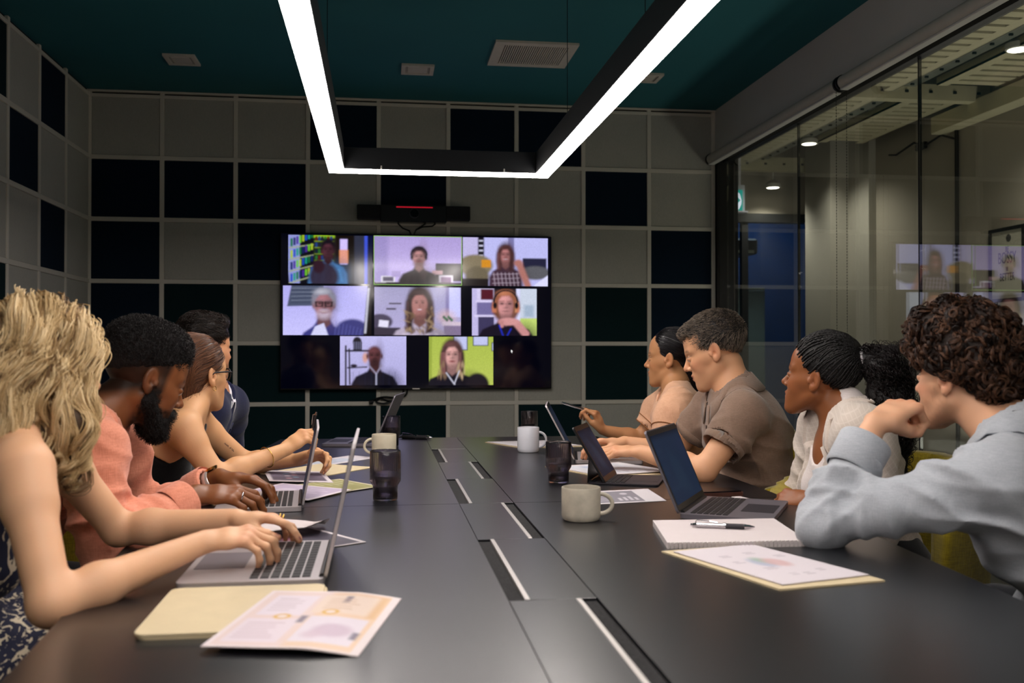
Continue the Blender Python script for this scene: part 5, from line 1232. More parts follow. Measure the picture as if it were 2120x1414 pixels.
def pen(label, a, b, style='dark', r=.0052, group='pens'):
    a, b = np.array(a, float), np.array(b, float); e = empty('pen', a, 0, label, 'pen'); d = b-a; L = lambda t: a+d*t; barrel = M_KEY if style == 'dark' else M_CHROME if style == 'chrome' else M_SPACE
    MB().tube([L(.10), L(.52)], r, 14).build('barrel', barrel if style != 'grip' else M_CHROME, e, smooth=False, world=True, auto=True)
    MB().tube([L(.54), L(.84)], r*1.05, 14).build('grip', M_DECKD if style == 'grip' else barrel, e, world=True)
    MB().tube([L(.51), L(.55)], r*1.25, 14).build('ring', M_CHROME, e, world=True)
    MB().tube([L(.84), L(.93), L(1)], [r*1.02, r*.75, r*.18], 14).build('tip', M_CHROME, e, world=True)
    MB().tube([L(.0), L(.03), L(.10)], [r*.55, r*.6, r*.95], 12).build('button', M_CHROME, e, world=True)
    up = np.array([0, 0, 1.0]); up = nrm(up-nrm(d)*np.dot(up, nrm(d)))
    MB().tube([L(.08)+up*r, L(.10)+up*r*2.0, L(.30)+up*r*1.7, L(.42)+up*r*1.2], .0013, 6).build('clip', M_CHROME, e, world=True)
    return e
pen('chrome and grey ballpoint pen lying on the white spiral notebook', (.690, 2.110, TZ+.0195), (.822, 2.062, TZ+.0195), 'grip', .0056)
# sheet and folder nearest on the right
p = Paint(84, 60, 'eae4ea'); p.ell(.46, .50, .10, .12, 'aebcd4', .8, e=.06); p.ell(.52, .44, .07, .08, 'a8c4b0', .8, e=.06); p.ell(.60, .52, .11, .11, 'dcb4b4', .8, e=.06)
for k, (x, y) in enumerate(((.25, .25), (.20, .42), (.30, .62), (.50, .80), (.72, .75), (.78, .35), (.58, .22), (.36, .78))): text_block(p, x, y, x+.13, 2, .035, 'b9b2bd', seed=k)
sheet('printed_report', 'white sheet with a small coloured chart, nearest sheet on the right', 'paper', (.585, 1.898), (.770, 1.948), (.690, 1.605), p, z=.004, thick=.0015)
bpy.context.view_layer.update()
sheet('manila_folder', 'cream folder under the nearest sheet on the right', 'folder', (.566, 1.918), (.778, 1.955), (.676, 1.585), m=M_FOLD, z=0, thick=.003)
# small things
ph = empty('leather_case', (.96, 2.665, TZ), 0, 'brown leather phone case with a black phone, by the taupe polo', 'phone case')
MB().prism(rrect(.15, .078, .01), 0, .011, ((.945, 2.665, TZ), (.95, .10, 0), (-.1, .95, 0), (0, 0, 1))).build('case', mat('brown_leather', '4a2a20', .5, var=.15, vscale=60, bump=.1), ph, world=True, auto=True)
MB().prism(rrect(.142, .070, .009), .011, .0145, ((.945, 2.665, TZ), (.95, .10, 0), (-.1, .95, 0), (0, 0, 1))).build('phone', M_OFF, ph, world=True, auto=True)
cd = empty('card', (1.0, 2.53, TZ), 0, 'narrow white card at the table edge beside the leather phone case', 'card')
MB().prism([(-.065, -.014), (.065, -.014), (.065, .014), (-.065, .014)], 0, .003, ((1.0, 2.545, TZ), (.25, -.968, 0), (.968, .25, 0), (0, 0, 1))).build('card_body', M_PAPER, cd, world=True)
pen('thick black marker lying at the far end of the table', (.085, 4.575, TZ+.009), (.235, 4.50, TZ+.009), 'dark', .009)
# mustard tub chairs
M_MUST = weave_mat('mustard_wool', 'a4901c', '867412', scale=260, bump=.5, var=.08, sheen=.4)
def chair(label, x, y, face, arm=.27, back=.37):
    e = empty('tub_chair', (x, y, 0), face, label, 'chair', 'mustard tub chairs around the table')
    F = Field([-.36, -.36, .36], [.36, .36, .46+back+.05], .012)
    F.cone([-.12, .04, .42], [.12, .04, .42], .19, .19, .06, [0, 0, 1], .30); 
    sl, X, Y, Z = F.win(F.lo, F.lo+F.h*F.n, 0)
    r = np.sqrt(X*X+Y*Y); ph_ = np.arctan2(X, -Y); bk = (np.cos(ph_)+1)*.5    # 1 at the back
    top = .46+arm-.06+(back-arm+.06)*bk**1.2+0*Z
    R = .248+.03*(Z-.42)/.3
    d = np.maximum(np.abs(r-R)-.022, Z-top); d = np.maximum(d, np.maximum(.40-Z, np.abs(ph_)-2.05)*np.where(np.abs(ph_) > 2.0, .25, 1.0)); d = np.maximum(d, Y-.19)
    F.comb(sl, (d-.012+0*X).astype(f32), .03, 'u')
    V, Q = F.mesh(); me = bpy.data.meshes.new('shell'); fast_mesh(me, V, Q); link_mesh('shell', me, M_MUST, e, True)
    MB().tube([(0, 0, .36), (0, 0, .06)], .028, 16).build('column', M_BLACK, e, smooth=False, auto=True)
    for k in range(4):
        a = PI/4+k*PI/2; MB().tube([(0, 0, .07), (.28*math.cos(a), .28*math.sin(a), .045)], [.022, .014], 10).build('leg', M_BLACK, e); lg_ = [c_ for c_ in e.children if c_.name.startswith('leg')][-1]
        MB().tube([(.27*math.cos(a)-.012, .27*math.sin(a), .024), (.27*math.cos(a)+.012, .27*math.sin(a), .024)], .024, 14).build('caster', M_BLACK, lg_)
    return e
# ---------------------------------------------------------------- hair
def Eh(x, y, z, c, r):
    u, v, w = (x-c[0])/r[0], (y-c[1])/r[1], (z-c[2])/r[2]; k0 = np.sqrt(u*u+v*v+w*w); k1 = np.sqrt((u/r[0])**2+(v/r[1])**2+(w/r[2])**2)
    return k0*(k0-1)/np.maximum(k1, 1e-6)
def Ch(x, y, z, a, b, ra, rb):
    a, b = np.array(a, float), np.array(b, float); ba = b-a; t = np.clip(((x-a[0])*ba[0]+(y-a[1])*ba[1]+(z-a[2])*ba[2])/(ba@ba), 0, 1)
    return np.sqrt((x-a[0]-t*ba[0])**2+(y-a[1]-t*ba[1])**2+(z-a[2]-t*ba[2])**2)-(ra+t*(rb-ra))
def sm(a, b, k): h = np.maximum(k-np.abs(a-b), 0)/k; return np.minimum(a, b)-h*h*k*.25
def sx(a, b, k): h = np.maximum(k-np.abs(a-b), 0)/k; return np.maximum(a, b)+h*h*k*.25
def hair_volume(P, e, m, fn, lo=(-.15, -.22, -.3), hi=(.15, .16, .19), h=.0044, disp=None, name='hair'):
    """fn works in head coordinates (x right, y forward, z up)"""
    cr = np.array([[a, b, c] for a in (lo[0], hi[0]) for b in (lo[1], hi[1]) for c in (lo[2], hi[2])]); W = P.H+(cr*P.hs)@P.M.T
    F = Field(W.min(0), W.max(0), h); g = np.stack(np.meshgrid(*[F.lo[k]+h*np.arange(F.n[k]) for k in range(3)], indexing='ij'), -1)
    q = ((g-P.H)@P.M)/P.hs; F.D = (fn(q[..., 0], q[..., 1], q[..., 2])*P.hs).astype(f32)
    if disp: F.disp(disp, .04)
    o = field_obj(F, name, m, e); V = np.empty(len(o.data.vertices)*3, np.float32); o.data.vertices.foreach_get('co', V)
    return F, V.reshape(-1, 3).astype(float), o
def grow(P, F, roots, flow, steps, ds, off=(.0, .004), seed=0, curl=(0, 0), hug=1.0, jit=.15, offramp=0.0):
    r = np.random.default_rng(seed); p = roots.copy(); n = len(p); of = r.uniform(off[0], off[1], n); S = []; L = P.hs
    ph = r.uniform(0, 6.28, n); fr = curl[1]*r.uniform(.75, 1.25, n); am = curl[0]*r.uniform(.5, 1.3, n); jj = r.normal(size=(n, 3))*jit; pd = None
    for k in range(steps):
        q = P.loc(p); d = flow(q); d = d/np.maximum(np.linalg.norm(d, axis=1, keepdims=True), 1e-6); dw = d@P.M.T+jj; dw /= np.linalg.norm(dw, axis=1, keepdims=True)
        if hug: p = p-F.grad(p)*((F.sample(p)-of-offramp*k/steps)*hug)[:, None]
        a = np.cross(dw, [0.3, .2, .93]); a /= np.maximum(np.linalg.norm(a, axis=1, keepdims=True), 1e-6); b = np.cross(dw, a)
        t = min(1, k/3); S.append(p+t*am[:, None]*(np.cos(ph+fr*k)[:, None]*a+np.sin(ph+fr*k)[:, None]*b)); p = p+dw*ds
    return np.stack(S, 1)
def pick(V, n, seed, mask=None):
    r = np.random.default_rng(seed); W = V if mask is None else V[mask]; return W[r.integers(0, len(W), n)]+r.normal(size=(n, 3))*.001
def facecut(d, x, y, z, c=(0, .135, -.005), r=(.078, .075, .085), k=.01): return sx(d, -Eh(x, y, z, c, r), k)

EYE = attr_mat('eye_surface', rough=.08, spec=.6)
M_GOLD = mat('gold', 'd8b060', .2, metal=1.0, var=.02)
M_TROU = weave_mat('dark_trouser_cloth', '20222a', '181a20', scale=500)
M_SHOE = mat('black_shoe_leather', '121214', .35, var=.1, vscale=20)
def skin_mat(name, rough=.50): return attr_mat(name, rough=rough, sss=.08, bump=.10, bscale=300, spec=.32)
def ring(parent, F, c, ax, r, tr, m, name, flat=None):
    """ring or bracelet around an arm or finger"""
    ax = nrm(ax); a = nrm(np.cross(ax, [0.1, .2, 1])); b = np.cross(ax, a); mb = MB()
    mb.tube([c+r*(math.cos(t)*a+math.sin(t)*b) for t in np.linspace(0, 2*PI, 33)[:-1]], tr, 8, closed=True)
    o = mb.build(name, m, None, smooth=True); wparent(o, parent); return o
def person(label, P): return empty('person', (P.P[0], P.P[1], 0), 0, label, 'person')
z3 = np.array([0, 0, 1.0])
people = []

# ================================================================ 1: blonde woman, nearest on the left
def make_blonde():
    P = Person(fem=True, P=(-.93, 1.93, .53), N=(-.675, 1.905, .985), H=at(92, 768, Y=1.965), hf=(.70, .71, -.06), hu=(0, 0, 1), hs=.97,
        SR=(-.600, 1.735, .945), SL=(-.655, 2.055, .95), ER=(-.512, 1.605, .752), EL=(-.545, 2.13, .775), WR=(-.318, 1.825, .803), WL=(-.300, 2.085, .800),
        handR=dict(d=(.97, .13, .10), n=(.05, -.25, 1), curl=[(26, 34, 22), (32, 38, 24), (36, 42, 24), (40, 42, 24)], spread=.35, thumb=(.35, .85, .45, .3)),
        handL=dict(d=(.96, -.12, .02), n=(-.1, .1, 1), curl=[(18, 26, 16), (26, 34, 18), (30, 38, 20), (34, 40, 20)], spread=.35, thumb=(.4, .85, .4, .3)))
    e = person('woman with long wavy blonde hair in a sleeveless navy and cream print dress, typing', P)
    P.body(e, skin_mat('skin_fair'), P.skin('d9a883', lip='b06058', flush='d0806a', fl=.4, nail='7a3c48', seed=1)); P.eyes(e)
    m, N, L, b = base_mat('printed_dress_cloth'); tc = N.new('ShaderNodeTexCoord'); nz = N.new('ShaderNodeTexNoise'); nz.inputs['Scale'].default_value = 62; nz.inputs['Detail'].default_value = 2; nz.inputs['Distortion'].default_value = 1.6
    mp = N.new('ShaderNodeMapping'); mp.inputs['Scale'].default_value = (1, 1, .5); mp.inputs['Rotation'].default_value = (.5, .3, .2); L.new(tc.outputs['Object'], mp.inputs[0]); L.new(mp.outputs[0], nz.inputs['Vector'])
    cr = N.new('ShaderNodeValToRGB'); cr.color_ramp.interpolation = 'CONSTANT'; cr.color_ramp.elements[0].color = (*lin('161a34'), 1); cr.color_ramp.elements[1].position = .565; cr.color_ramp.elements[1].color = (*lin('cdbfa6'), 1)
    L.new(nz.outputs['Fac'], cr.inputs[0]); L.new(cr.outputs[0], b.inputs['Base Color']); b.inputs['Roughness'].default_value = .8
    def bd(F):
        P.torso(F, .008, top=True); F.cone(P.P, P.P+np.array([.34, 0, -.01]), .17, .16, .08); F.cone(P.P+np.array([0, .09, 0]), P.P+np.array([.40, .10, -.02]), .10, .085, .05); F.cone(P.P-np.array([0, .09, 0]), P.P+np.array([.40, -.10, -.02]), .10, .085, .05)
        for s_ in (-1, 1):     # arm holes and neckline
            S = P.SR if s_ > 0 else P.SL; F.ell(S+P.r*s_*.028+P.u*.015, (.092, .10, .125), .01, np.stack([P.r, P.fw, P.u], 1), 's')
        F.ell(P.N+P.u*.03+P.fw*.02, (.10, .12, .095), .01, np.stack([P.r, P.fw, P.u], 1), 's'); F.ell(P.N+P.u*.05, (.24, .24, .11), .01, np.stack([P.r, P.fw, P.u], 1), 's')
    garment(e, 'dress', m, P, bd, disp=lambda V: sines(11, 6, 40, .003)(V)+fold(P.P+np.array([.1, 0, .08]), (.3, 0, 1), .16, 75, .007)(V), pts=[P.P-[.02, 0, .1], P.N, P.SL, P.SR, P.P+[.45, 0, 0]])
    # bare lower legs and shoes under the table
    F = Field([-.66, 1.72, .05], [-.42, 2.12, .56], .008)
    for s_ in (-1, 1):
        k = P.P+np.array([.40, .10*s_, -.03]); F.cone(k, [k[0]+.0, k[1], .09], .055, .036, .02); F2 = Field([k[0]-.1, k[1]-.08, 0], [k[0]+.22, k[1]+.08, .14], .006); F2.cone([k[0], k[1], .035], [k[0]+.15, k[1], .025], .032, .026, .02); F2.cone([k[0], k[1], .04], [k[0], k[1], .09], .034, .036, .02); field_obj(F2, 'shoe', M_SHOE, e)
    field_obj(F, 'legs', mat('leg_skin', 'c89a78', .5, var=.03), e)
    # hair
    def hv(x, y, z):
        ax = np.abs(x)
        d = Eh(x, y, z, (0, -.022, .052), (.098, .112, .092))
        d = sm(d, Ch(ax, y, z, (.080, .000, .04), (.094, .000, -.085), .034, .038), .03); d = sm(d, Ch(ax, y, z, (.094, .000, -.085), (.105, .010, -.185), .038, .018), .03)
        d = sm(d, Ch(ax, y, z, (.05, -.085, .0), (.06, -.110, -.20), .062, .045), .04)
        d = facecut(d, x, y, z, (0, .125, -.03), (.066, .085, .115), .012)
        return d
    ns = sines(21, 8, 60, .0070)
    mh = mat('blonde_hair_mass', '4e3a26', .6, var=.35, vscale=26, stretch=(1, 1, .18), bump=.6, bscale=120)
    F, V, o = hair_volume(P, e, mh, hv, lo=(-.17, -.20, -.25), hi=(.17, .12, .17), disp=ns)
    def flow(q):
        x, y, z = q.T; top = np.clip((z-.03)/.09, 0, 1); sgn = np.sign(x+.012)
        d = np.stack([sgn*top*1.2+.25*np.sin(z*38+y*16)*(1-top), -.25*top-.15+.25*np.cos(z*34+x*20)*(1-top), -1.0+.55*top], 1); return d
    tones = [('54402a', '86694a'), ('80643f', 'b69668'), ('a88a5c', 'd4b98a'), ('c6a878', 'e6cfa4')]
    for i, (c0, c1) in enumerate(tones):
        m_ = hair_mat('blonde_strand_tone', c0, c1, .45)
        G = grow(P, F, pick(V, 62, 30+i, P.loc(V)[:, 2] > .02), flow, 30, .0098, off=(-.004+.003*i, .004+.003*i), seed=4+i, curl=(.0068, .33), jit=.05, hug=.8)
        S = clumps(G, 24, .0062, 60+i, tip=.35, wob=.0012); strands('hair_strands', S, .0009, .0004, m_, o)
        G = grow(P, F, pick(V, 34, 40+i, P.loc(V)[:, 2] < .0), flow, 19, .0100, off=(-.002, .008), seed=9+i, curl=(.0085, .36), jit=.12, hug=.55)
        S = clumps(G, 16, .0045, 80+i, tip=.3, wob=.0012); strands('hair_strands', S, .0009, .0004, m_, o)
    hp = P.hands['L'][2]; ring(e, None, hp[2]+np.array([.020, 0, -.004]), (1, 0, -.2), .0095, .0022, M_GOLD, 'ring'); ring(e, None, hp[2]+np.array([.014, 0, -.002]), (1, 0, -.1), .0095, .0018, M_GOLD, 'ring')
    return P, e

# ================================================================ 2: man in salmon shirt
def make_salmon():
    P = Person(P=(-1.0, 2.48, .53), N=(-.705, 2.475, .965), H=at(296, 784, Y=2.53), hf=(.80, .50, -.40), hu=(0, 0, 1), hs=1.03, girth=1.12, neckr=.062, lean=.045, lids=.7,
        SR=(-.645, 2.275, .920), SL=(-.70, 2.675, .92), ER=(-.600, 2.225, .725), EL=(-.64, 2.745, .69), WR=(-.440, 2.415, .805), WL=(-.425, 2.655, .815),
        handR=dict(s=1.08, d=(.985, .10, -.02), n=(.0, -.30, 1), curl=[(22, 34, 22), (26, 38, 22), (30, 40, 22), (34, 40, 22)], spread=.30, thumb=(.35, .85, .45, .3)),
        handL=dict(s=1.08, d=(.97, -.14, -.05), n=(-.05, .1, 1), curl=[(20, 34, 20), (26, 40, 22), (30, 40, 22), (34, 40, 22)], spread=.30, thumb=(.4, .85, .4, .3)))
    e = person('bearded man with a short fade haircut in a salmon linen shirt, typing', P)
    P.body(e, skin_mat('skin_deep', .42), P.skin('7d4c2c', lip='5c3028', brow='0c0806', stub='0a0706', stubd=.97, flush='8a4c30', fl=.3, fade=('120c0a', .93, -.052, .040), nail='a87860', seed=2)); P.eyes(e, '1a0e08')
    ms = weave_mat('salmon_linen', 'e2967c', 'd08368', scale=420, bump=.3, var=.06, sheen=.2, wr=.35)
    cl = {}
    def bd(F):
        P.torso(F, .012); F.cone(P.N-P.u*.02, P.N+P.u*.005, .076, .070, .03)
        for a in 'LR':
            cl[a] = P.arm(F, a, .020, .018, t1=1.88 if a == 'R' else 1.86, k=.045)
        F.cone(P.N-P.u*.02, P.N+P.u*.10+P.fw*.02, .060, .064, .004, op='s')
        for a in 'LR':
            w, d, r = cl[a]; F.cone(w-d*.006, w+d*.05, r+.010, r+.010, .001, op='s')
    dd = [fold(P.ER+[0, 0, .03], P.SR-P.ER, .10, 90, .010, 1), fold(P.SR-[0, 0, .05], (.6, 0, .8), .11, 60, .009, 2), fold(P.N-P.u*.12, (0, .3, 1), .16, 50, .006, 3), fold((P.ER+P.WR)/2, P.WR-P.ER, .10, 80, .006, 4)]
    o, F = garment(e, 'shirt', ms, P, bd, disp=lambda V: sines(31, 6, 38, .0045)(V)+sum(f(V) for f in dd)+creases(P, amp=.007)(V), pts=[P.P, P.N, P.SL, P.SR, P.EL, P.ER, P.WL, P.WR], h=.0058)
    collar(o, ms, P, F=F, r=.071, hgt=.040, fall=.050, flare=.028, gap=.30, drop=.025, point=.022, lift=.010)
    for a in 'LR':
        w, d, r = cl[a]; q = MB(); A = nrm(np.cross(d, z3)); B = np.cross(A, d); ps = []
        mb = MB(); mb.tube([w-d*.058, w-d*.052, w-d*.004, w+d*.002], [r+.021, r+.0235, r+.0235, r+.021], 30, cap=False).tube([w+d*.002, w-d*.02], [r+.0205, r+.016], 30, cap=False)
        wparent(mb.build('cuff', ms, None, smooth=True), o)
    # yoke seam
    yk = [P.SR+(P.N-P.SR)*t+P.u*.03-P.fw*(.035+.03*math.sin(PI*t)) for t in np.linspace(.05, .9, 14)]
    ribbon(o, 'seam', ms, F, [[q, q+np.array([.004, 0, -.004])] for q in yk], off=.0005, th=.0012)
    trousers(e, P, M_TROU, M_SHOE)
    mh = mat('black_coily_hair', '0d0a0b', .85, var=.3, vscale=200, bump=.9, bscale=420)
    def hv(x, y, z):
        d = Eh(x, y, z, (0, -.020, .055), (.0850, .105, .090)); d = sm(d, Eh(x, y, z, (0, .025, .092), (.064, .060, .048)), .02); d = facecut(d, x, y, z, (0, .150, .010), (.095, .072, .082), .006); return sx(d, (.022+.55*np.minimum(y+.0, 0))-z, .040)
    F, V, o = hair_volume(P, e, mh, hv, lo=(-.11, -.14, -.10), hi=(.11, .12, .17), disp=sines(41, 10, 260, .0011), h=.003)
    g = lambda q: np.stack([q[:, 0]*2, q[:, 1]*2, .3+0*q[:, 2]], 1); S = grow(P, F, pick(V, 9000, 3, P.loc(V)[:, 2] > .02), g, 5, .0022, off=(0, .002), seed=4, curl=(.0018, 2.2), hug=.0, jit=.5)
    strands('hair_strands', S, .0006, .0004, hair_mat('black_coil', '0a0808', '1c1616', .5), o)
    def bv(x, y, z):
        ax = np.abs(x); d = Ch(ax, y, z, (.056, .010, -.045), (.030, .060, -.098), .018, .022); d = sm(d, Ch(x, y, z, (-.014, .076, -.108), (.014, .076, -.108), .024, .024), .02); d = sm(d, Ch(ax, y, z, (.060, .012, -.015), (.058, .008, -.05), .010, .016), .015)
        d = sm(d, Ch(ax, y, z, (.0, .100, -.0475), (.026, .088, -.056), .0055, .006), .004); d = sm(d, Ch(ax, y, z, (.028, .086, -.06), (.026, .075, -.085), .008, .016), .012)
        return sx(d, -Eh(x, y, z, (0, .097, -.0625), (.0225, .02, .0095)), .003)
    F, V, o = hair_volume(P, e, mh, bv, lo=(-.1, -.05, -.15), hi=(.1, .13, .0), disp=sines(43, 10, 240, .0012), h=.003, name='beard')
    g = lambda q: np.stack([q[:, 0]*1.5, .7+0*q[:, 1], -.8+0*q[:, 2]], 1); S = grow(P, F, pick(V, 5000, 3), g, 6, .0026, off=(0, .002), seed=4, curl=(.0016, 1.8), hug=.0, jit=.5)
    strands('beard_strands', S, .0005, .0003, hair_mat('beard_coil', '0a0807', '1a1412', .5), o)
    w, d = P.WL+(P.EL-P.WL)*.10, nrm(P.WL-P.EL); mb = MB(); mb.tube([w-d*.010, w-d*.008, w+d*.008, w+d*.010], [.0295, .0315, .0315, .0295], 24, cap=False); wparent(mb.build('watch_strap', mat('watch_metal', 'e6dcd6', .25, metal=.6, var=.05), None, smooth=True), e)
    q = w+z3*.030; MB().prism([(.017*math.cos(t), .017*math.sin(t)) for t in np.linspace(0, 2*PI, 25)[:-1]], 0, .007, (q, d, np.cross(z3, d), z3)).build('watch_case', M_GOLD, e, world=True)
    k = P.hands['R'][2][2]; ring(e, None, k+np.array([.016, .002, -.003]), (1, .1, -.25), .0102, .0024, M_CHROME, 'ring')
    return P, e

# ================================================================ 3: woman in black sleeveless top with glasses
def make_black_top():
    P = Person(fem=True, P=(-.87, 3.10, .53), N=(-.585, 3.115, .955), H=at(408, 776, Y=3.17), hf=(.611, .79, -.02), hu=(0, 0, 1), hs=.97, neckr=.052, lean=.03,
        SR=(-.575, 2.955, .918), SL=(-.60, 3.285, .92), ER=(-.475, 2.93, .778), EL=(-.455, 3.36, .775), WR=(-.297, 3.095, .842), WL=(-.275, 3.27, .79),
        handR=dict(d=(.72, .30, .52), n=(-.45, -.62, .62), curl=[(38, 62, 40), (48, 66, 40), (54, 68, 40), (58, 68, 40)], spread=.12, thumb=(.3, .9, .5, .4)),
        handL=dict(d=(.93, -.12, .25), n=(-.1, .55, .8), curl=[(40, 50, 30), (46, 54, 30), (50, 54, 30), (52, 54, 30)], spread=.15, thumb=(.5, .8, .2, .3)))
    e = person('brunette woman with gathered hair and black glasses in a black sleeveless top, hands clasped', P)
    P.body(e, skin_mat('skin_light_a'), P.skin('d3a074', lip='a85c50', flush='c87a5a', fl=.3, nail='d8b0a8', seed=3), h=.0034); P.eyes(e)
    mt = weave_mat('black_top_cloth', '0c0d12', '08090c', scale=600, var=.1)
    def bd(F):
        P.torso(F, .006)
        for s_ in (-1, 1):
            S = P.SR if s_ > 0 else P.SL; F.ell(S+P.r*s_*.018+P.u*.015, (.100, .105, .14), .01, np.stack([P.r, P.fw, P.u], 1), 's')
        F.ell(P.N+P.u*.03+P.fw*.03, (.088, .09, .075), .01, np.stack([P.r, P.fw, P.u], 1), 's'); F.ell(P.N+P.u*.05, (.22, .22, .062), .01, np.stack([P.r, P.fw, P.u], 1), 's')
    garment(e, 'sleeveless_top', mt, P, bd, disp=sines(33, 5, 36, .003), pts=[P.P, P.N, P.SL, P.SR])
    trousers(e, P, M_TROU, M_SHOE)
    mh = mat('brown_hair_mass', '2a160f', .38, var=.3, vscale=30, stretch=(1, 1, .3), bump=.3, bscale=200)
    def hv(x, y, z):
        d = Eh(x, y, z, (0, -.018, .048), (.084, .104, .088)); d = facecut(d, x, y, z, (0, .140, .0), (.105, .085, .105), .006); d = sx(d, (-.012+.75*np.minimum(y+.035, 0))-z, .01)
        b = Ch(x, y, z, (0, -.058, -.01), (0, -.064, -.125), .068, .060); return sm(sm(d, b, .03), Ch(x, y, z, (0, -.064, -.125), (0, -.066, -.21), .054, .018), .02)
    F, V, o = hair_volume(P, e, mh, hv, lo=(-.11, -.16, -.24), hi=(.11, .12, .16), disp=sines(51, 6, 90, .0014))
    def flow(q):
        x, y, z = q.T; w = np.clip((-.055-y)/.03+np.clip((-.02-z)/.05, 0, 1), 0, 1)[:, None]; a = np.stack([-x*1.2, -1+0*y, -.35-z*1.2], 1); b = np.stack([-x*2, -.05+0*y, -1+0*z], 1); return a*(1-w)+b*w
    S = grow(P, F, pick(V, 4200, 3), flow, 14, .0095, off=(-.001, .0022), seed=4, curl=(.0006, .3), jit=.04); strands('hair_strands', S, .00065, .0004, hair_mat('brown_strand', '2a150d', '7c5238', .34), o)
    S = grow(P, F, pick(V, 90, 9, P.loc(V)[:, 2] < .04), flow, 16, .010, off=(.004, .014), seed=14, curl=(.003, .4), jit=.25, hug=.4); strands('loose_hair', S, .0004, .0002, hair_mat('brown_strand_loose', '3a2014', '6a4630', .4), o)
    # glasses
    mb = MB(); 
    for s_ in (-1, 1):
        mb.tube([P.hl(s_*.033+.0255*math.cos(t), .1015-.012*abs(math.cos(t))*(1 if math.cos(t)*s_ > 0 else 0), .001+.0195*math.sin(t)*(1.0 if math.sin(t) > 0 else .9)) for t in np.linspace(0, 2*PI, 25)[:-1]], .0026, 8, closed=True)
        mb.tube([P.hl(s_*.060, .092, .010), P.hl(s_*.072, .060, .011), P.hl(s_*.080, .0, .008), P.hl(s_*.080, -.016, -.004)], .0024, 8)
    mb.tube([P.hl(-.009, .105, .006), P.hl(0, .108, .009), P.hl(.009, .105, .006)], .0022, 8); wparent(mb.build('glasses', M_KEY, None, smooth=True), e)
    c = P.hl(.079, .002, -.043); mb = MB(); mb.tube([c+.007*(math.cos(t)*P.M[:, 1]+math.sin(t)*P.M[:, 2]) for t in np.linspace(0, 2*PI, 17)[:-1]], .0010, 6, closed=True); wparent(mb.build('earring', M_GOLD, None, smooth=True), e)
    d = nrm(P.WR-P.ER); ring(e, None, P.ER+(P.WR-P.ER)*.72, d, .0320, .0017, M_GOLD, 'bracelet')
    m_ = mat('tattoo_ink', '3a2c2c', .6)
    tt = np.linspace(0, 1, 46); ax = P.SL-P.EL; side = nrm(np.cross(nrm(ax), z3)); side = side if side[1] < 0 else -side
    pts = P.bf.push(P.EL+ax*(.30+.20*tt)[:, None]+side*.035+(nrm(np.cross(side, ax))*(.0022*np.sin(tt*46)+.0012*np.sin(tt*97))[:, None]), .0004, 4)
    for a0, a1 in ((0, 12), (15, 22), (25, 45)): wparent(MB().tube(list(pts[a0:a1]), .0007, 5).build('tattoo', m_, None), e.children[0])
    return P, e

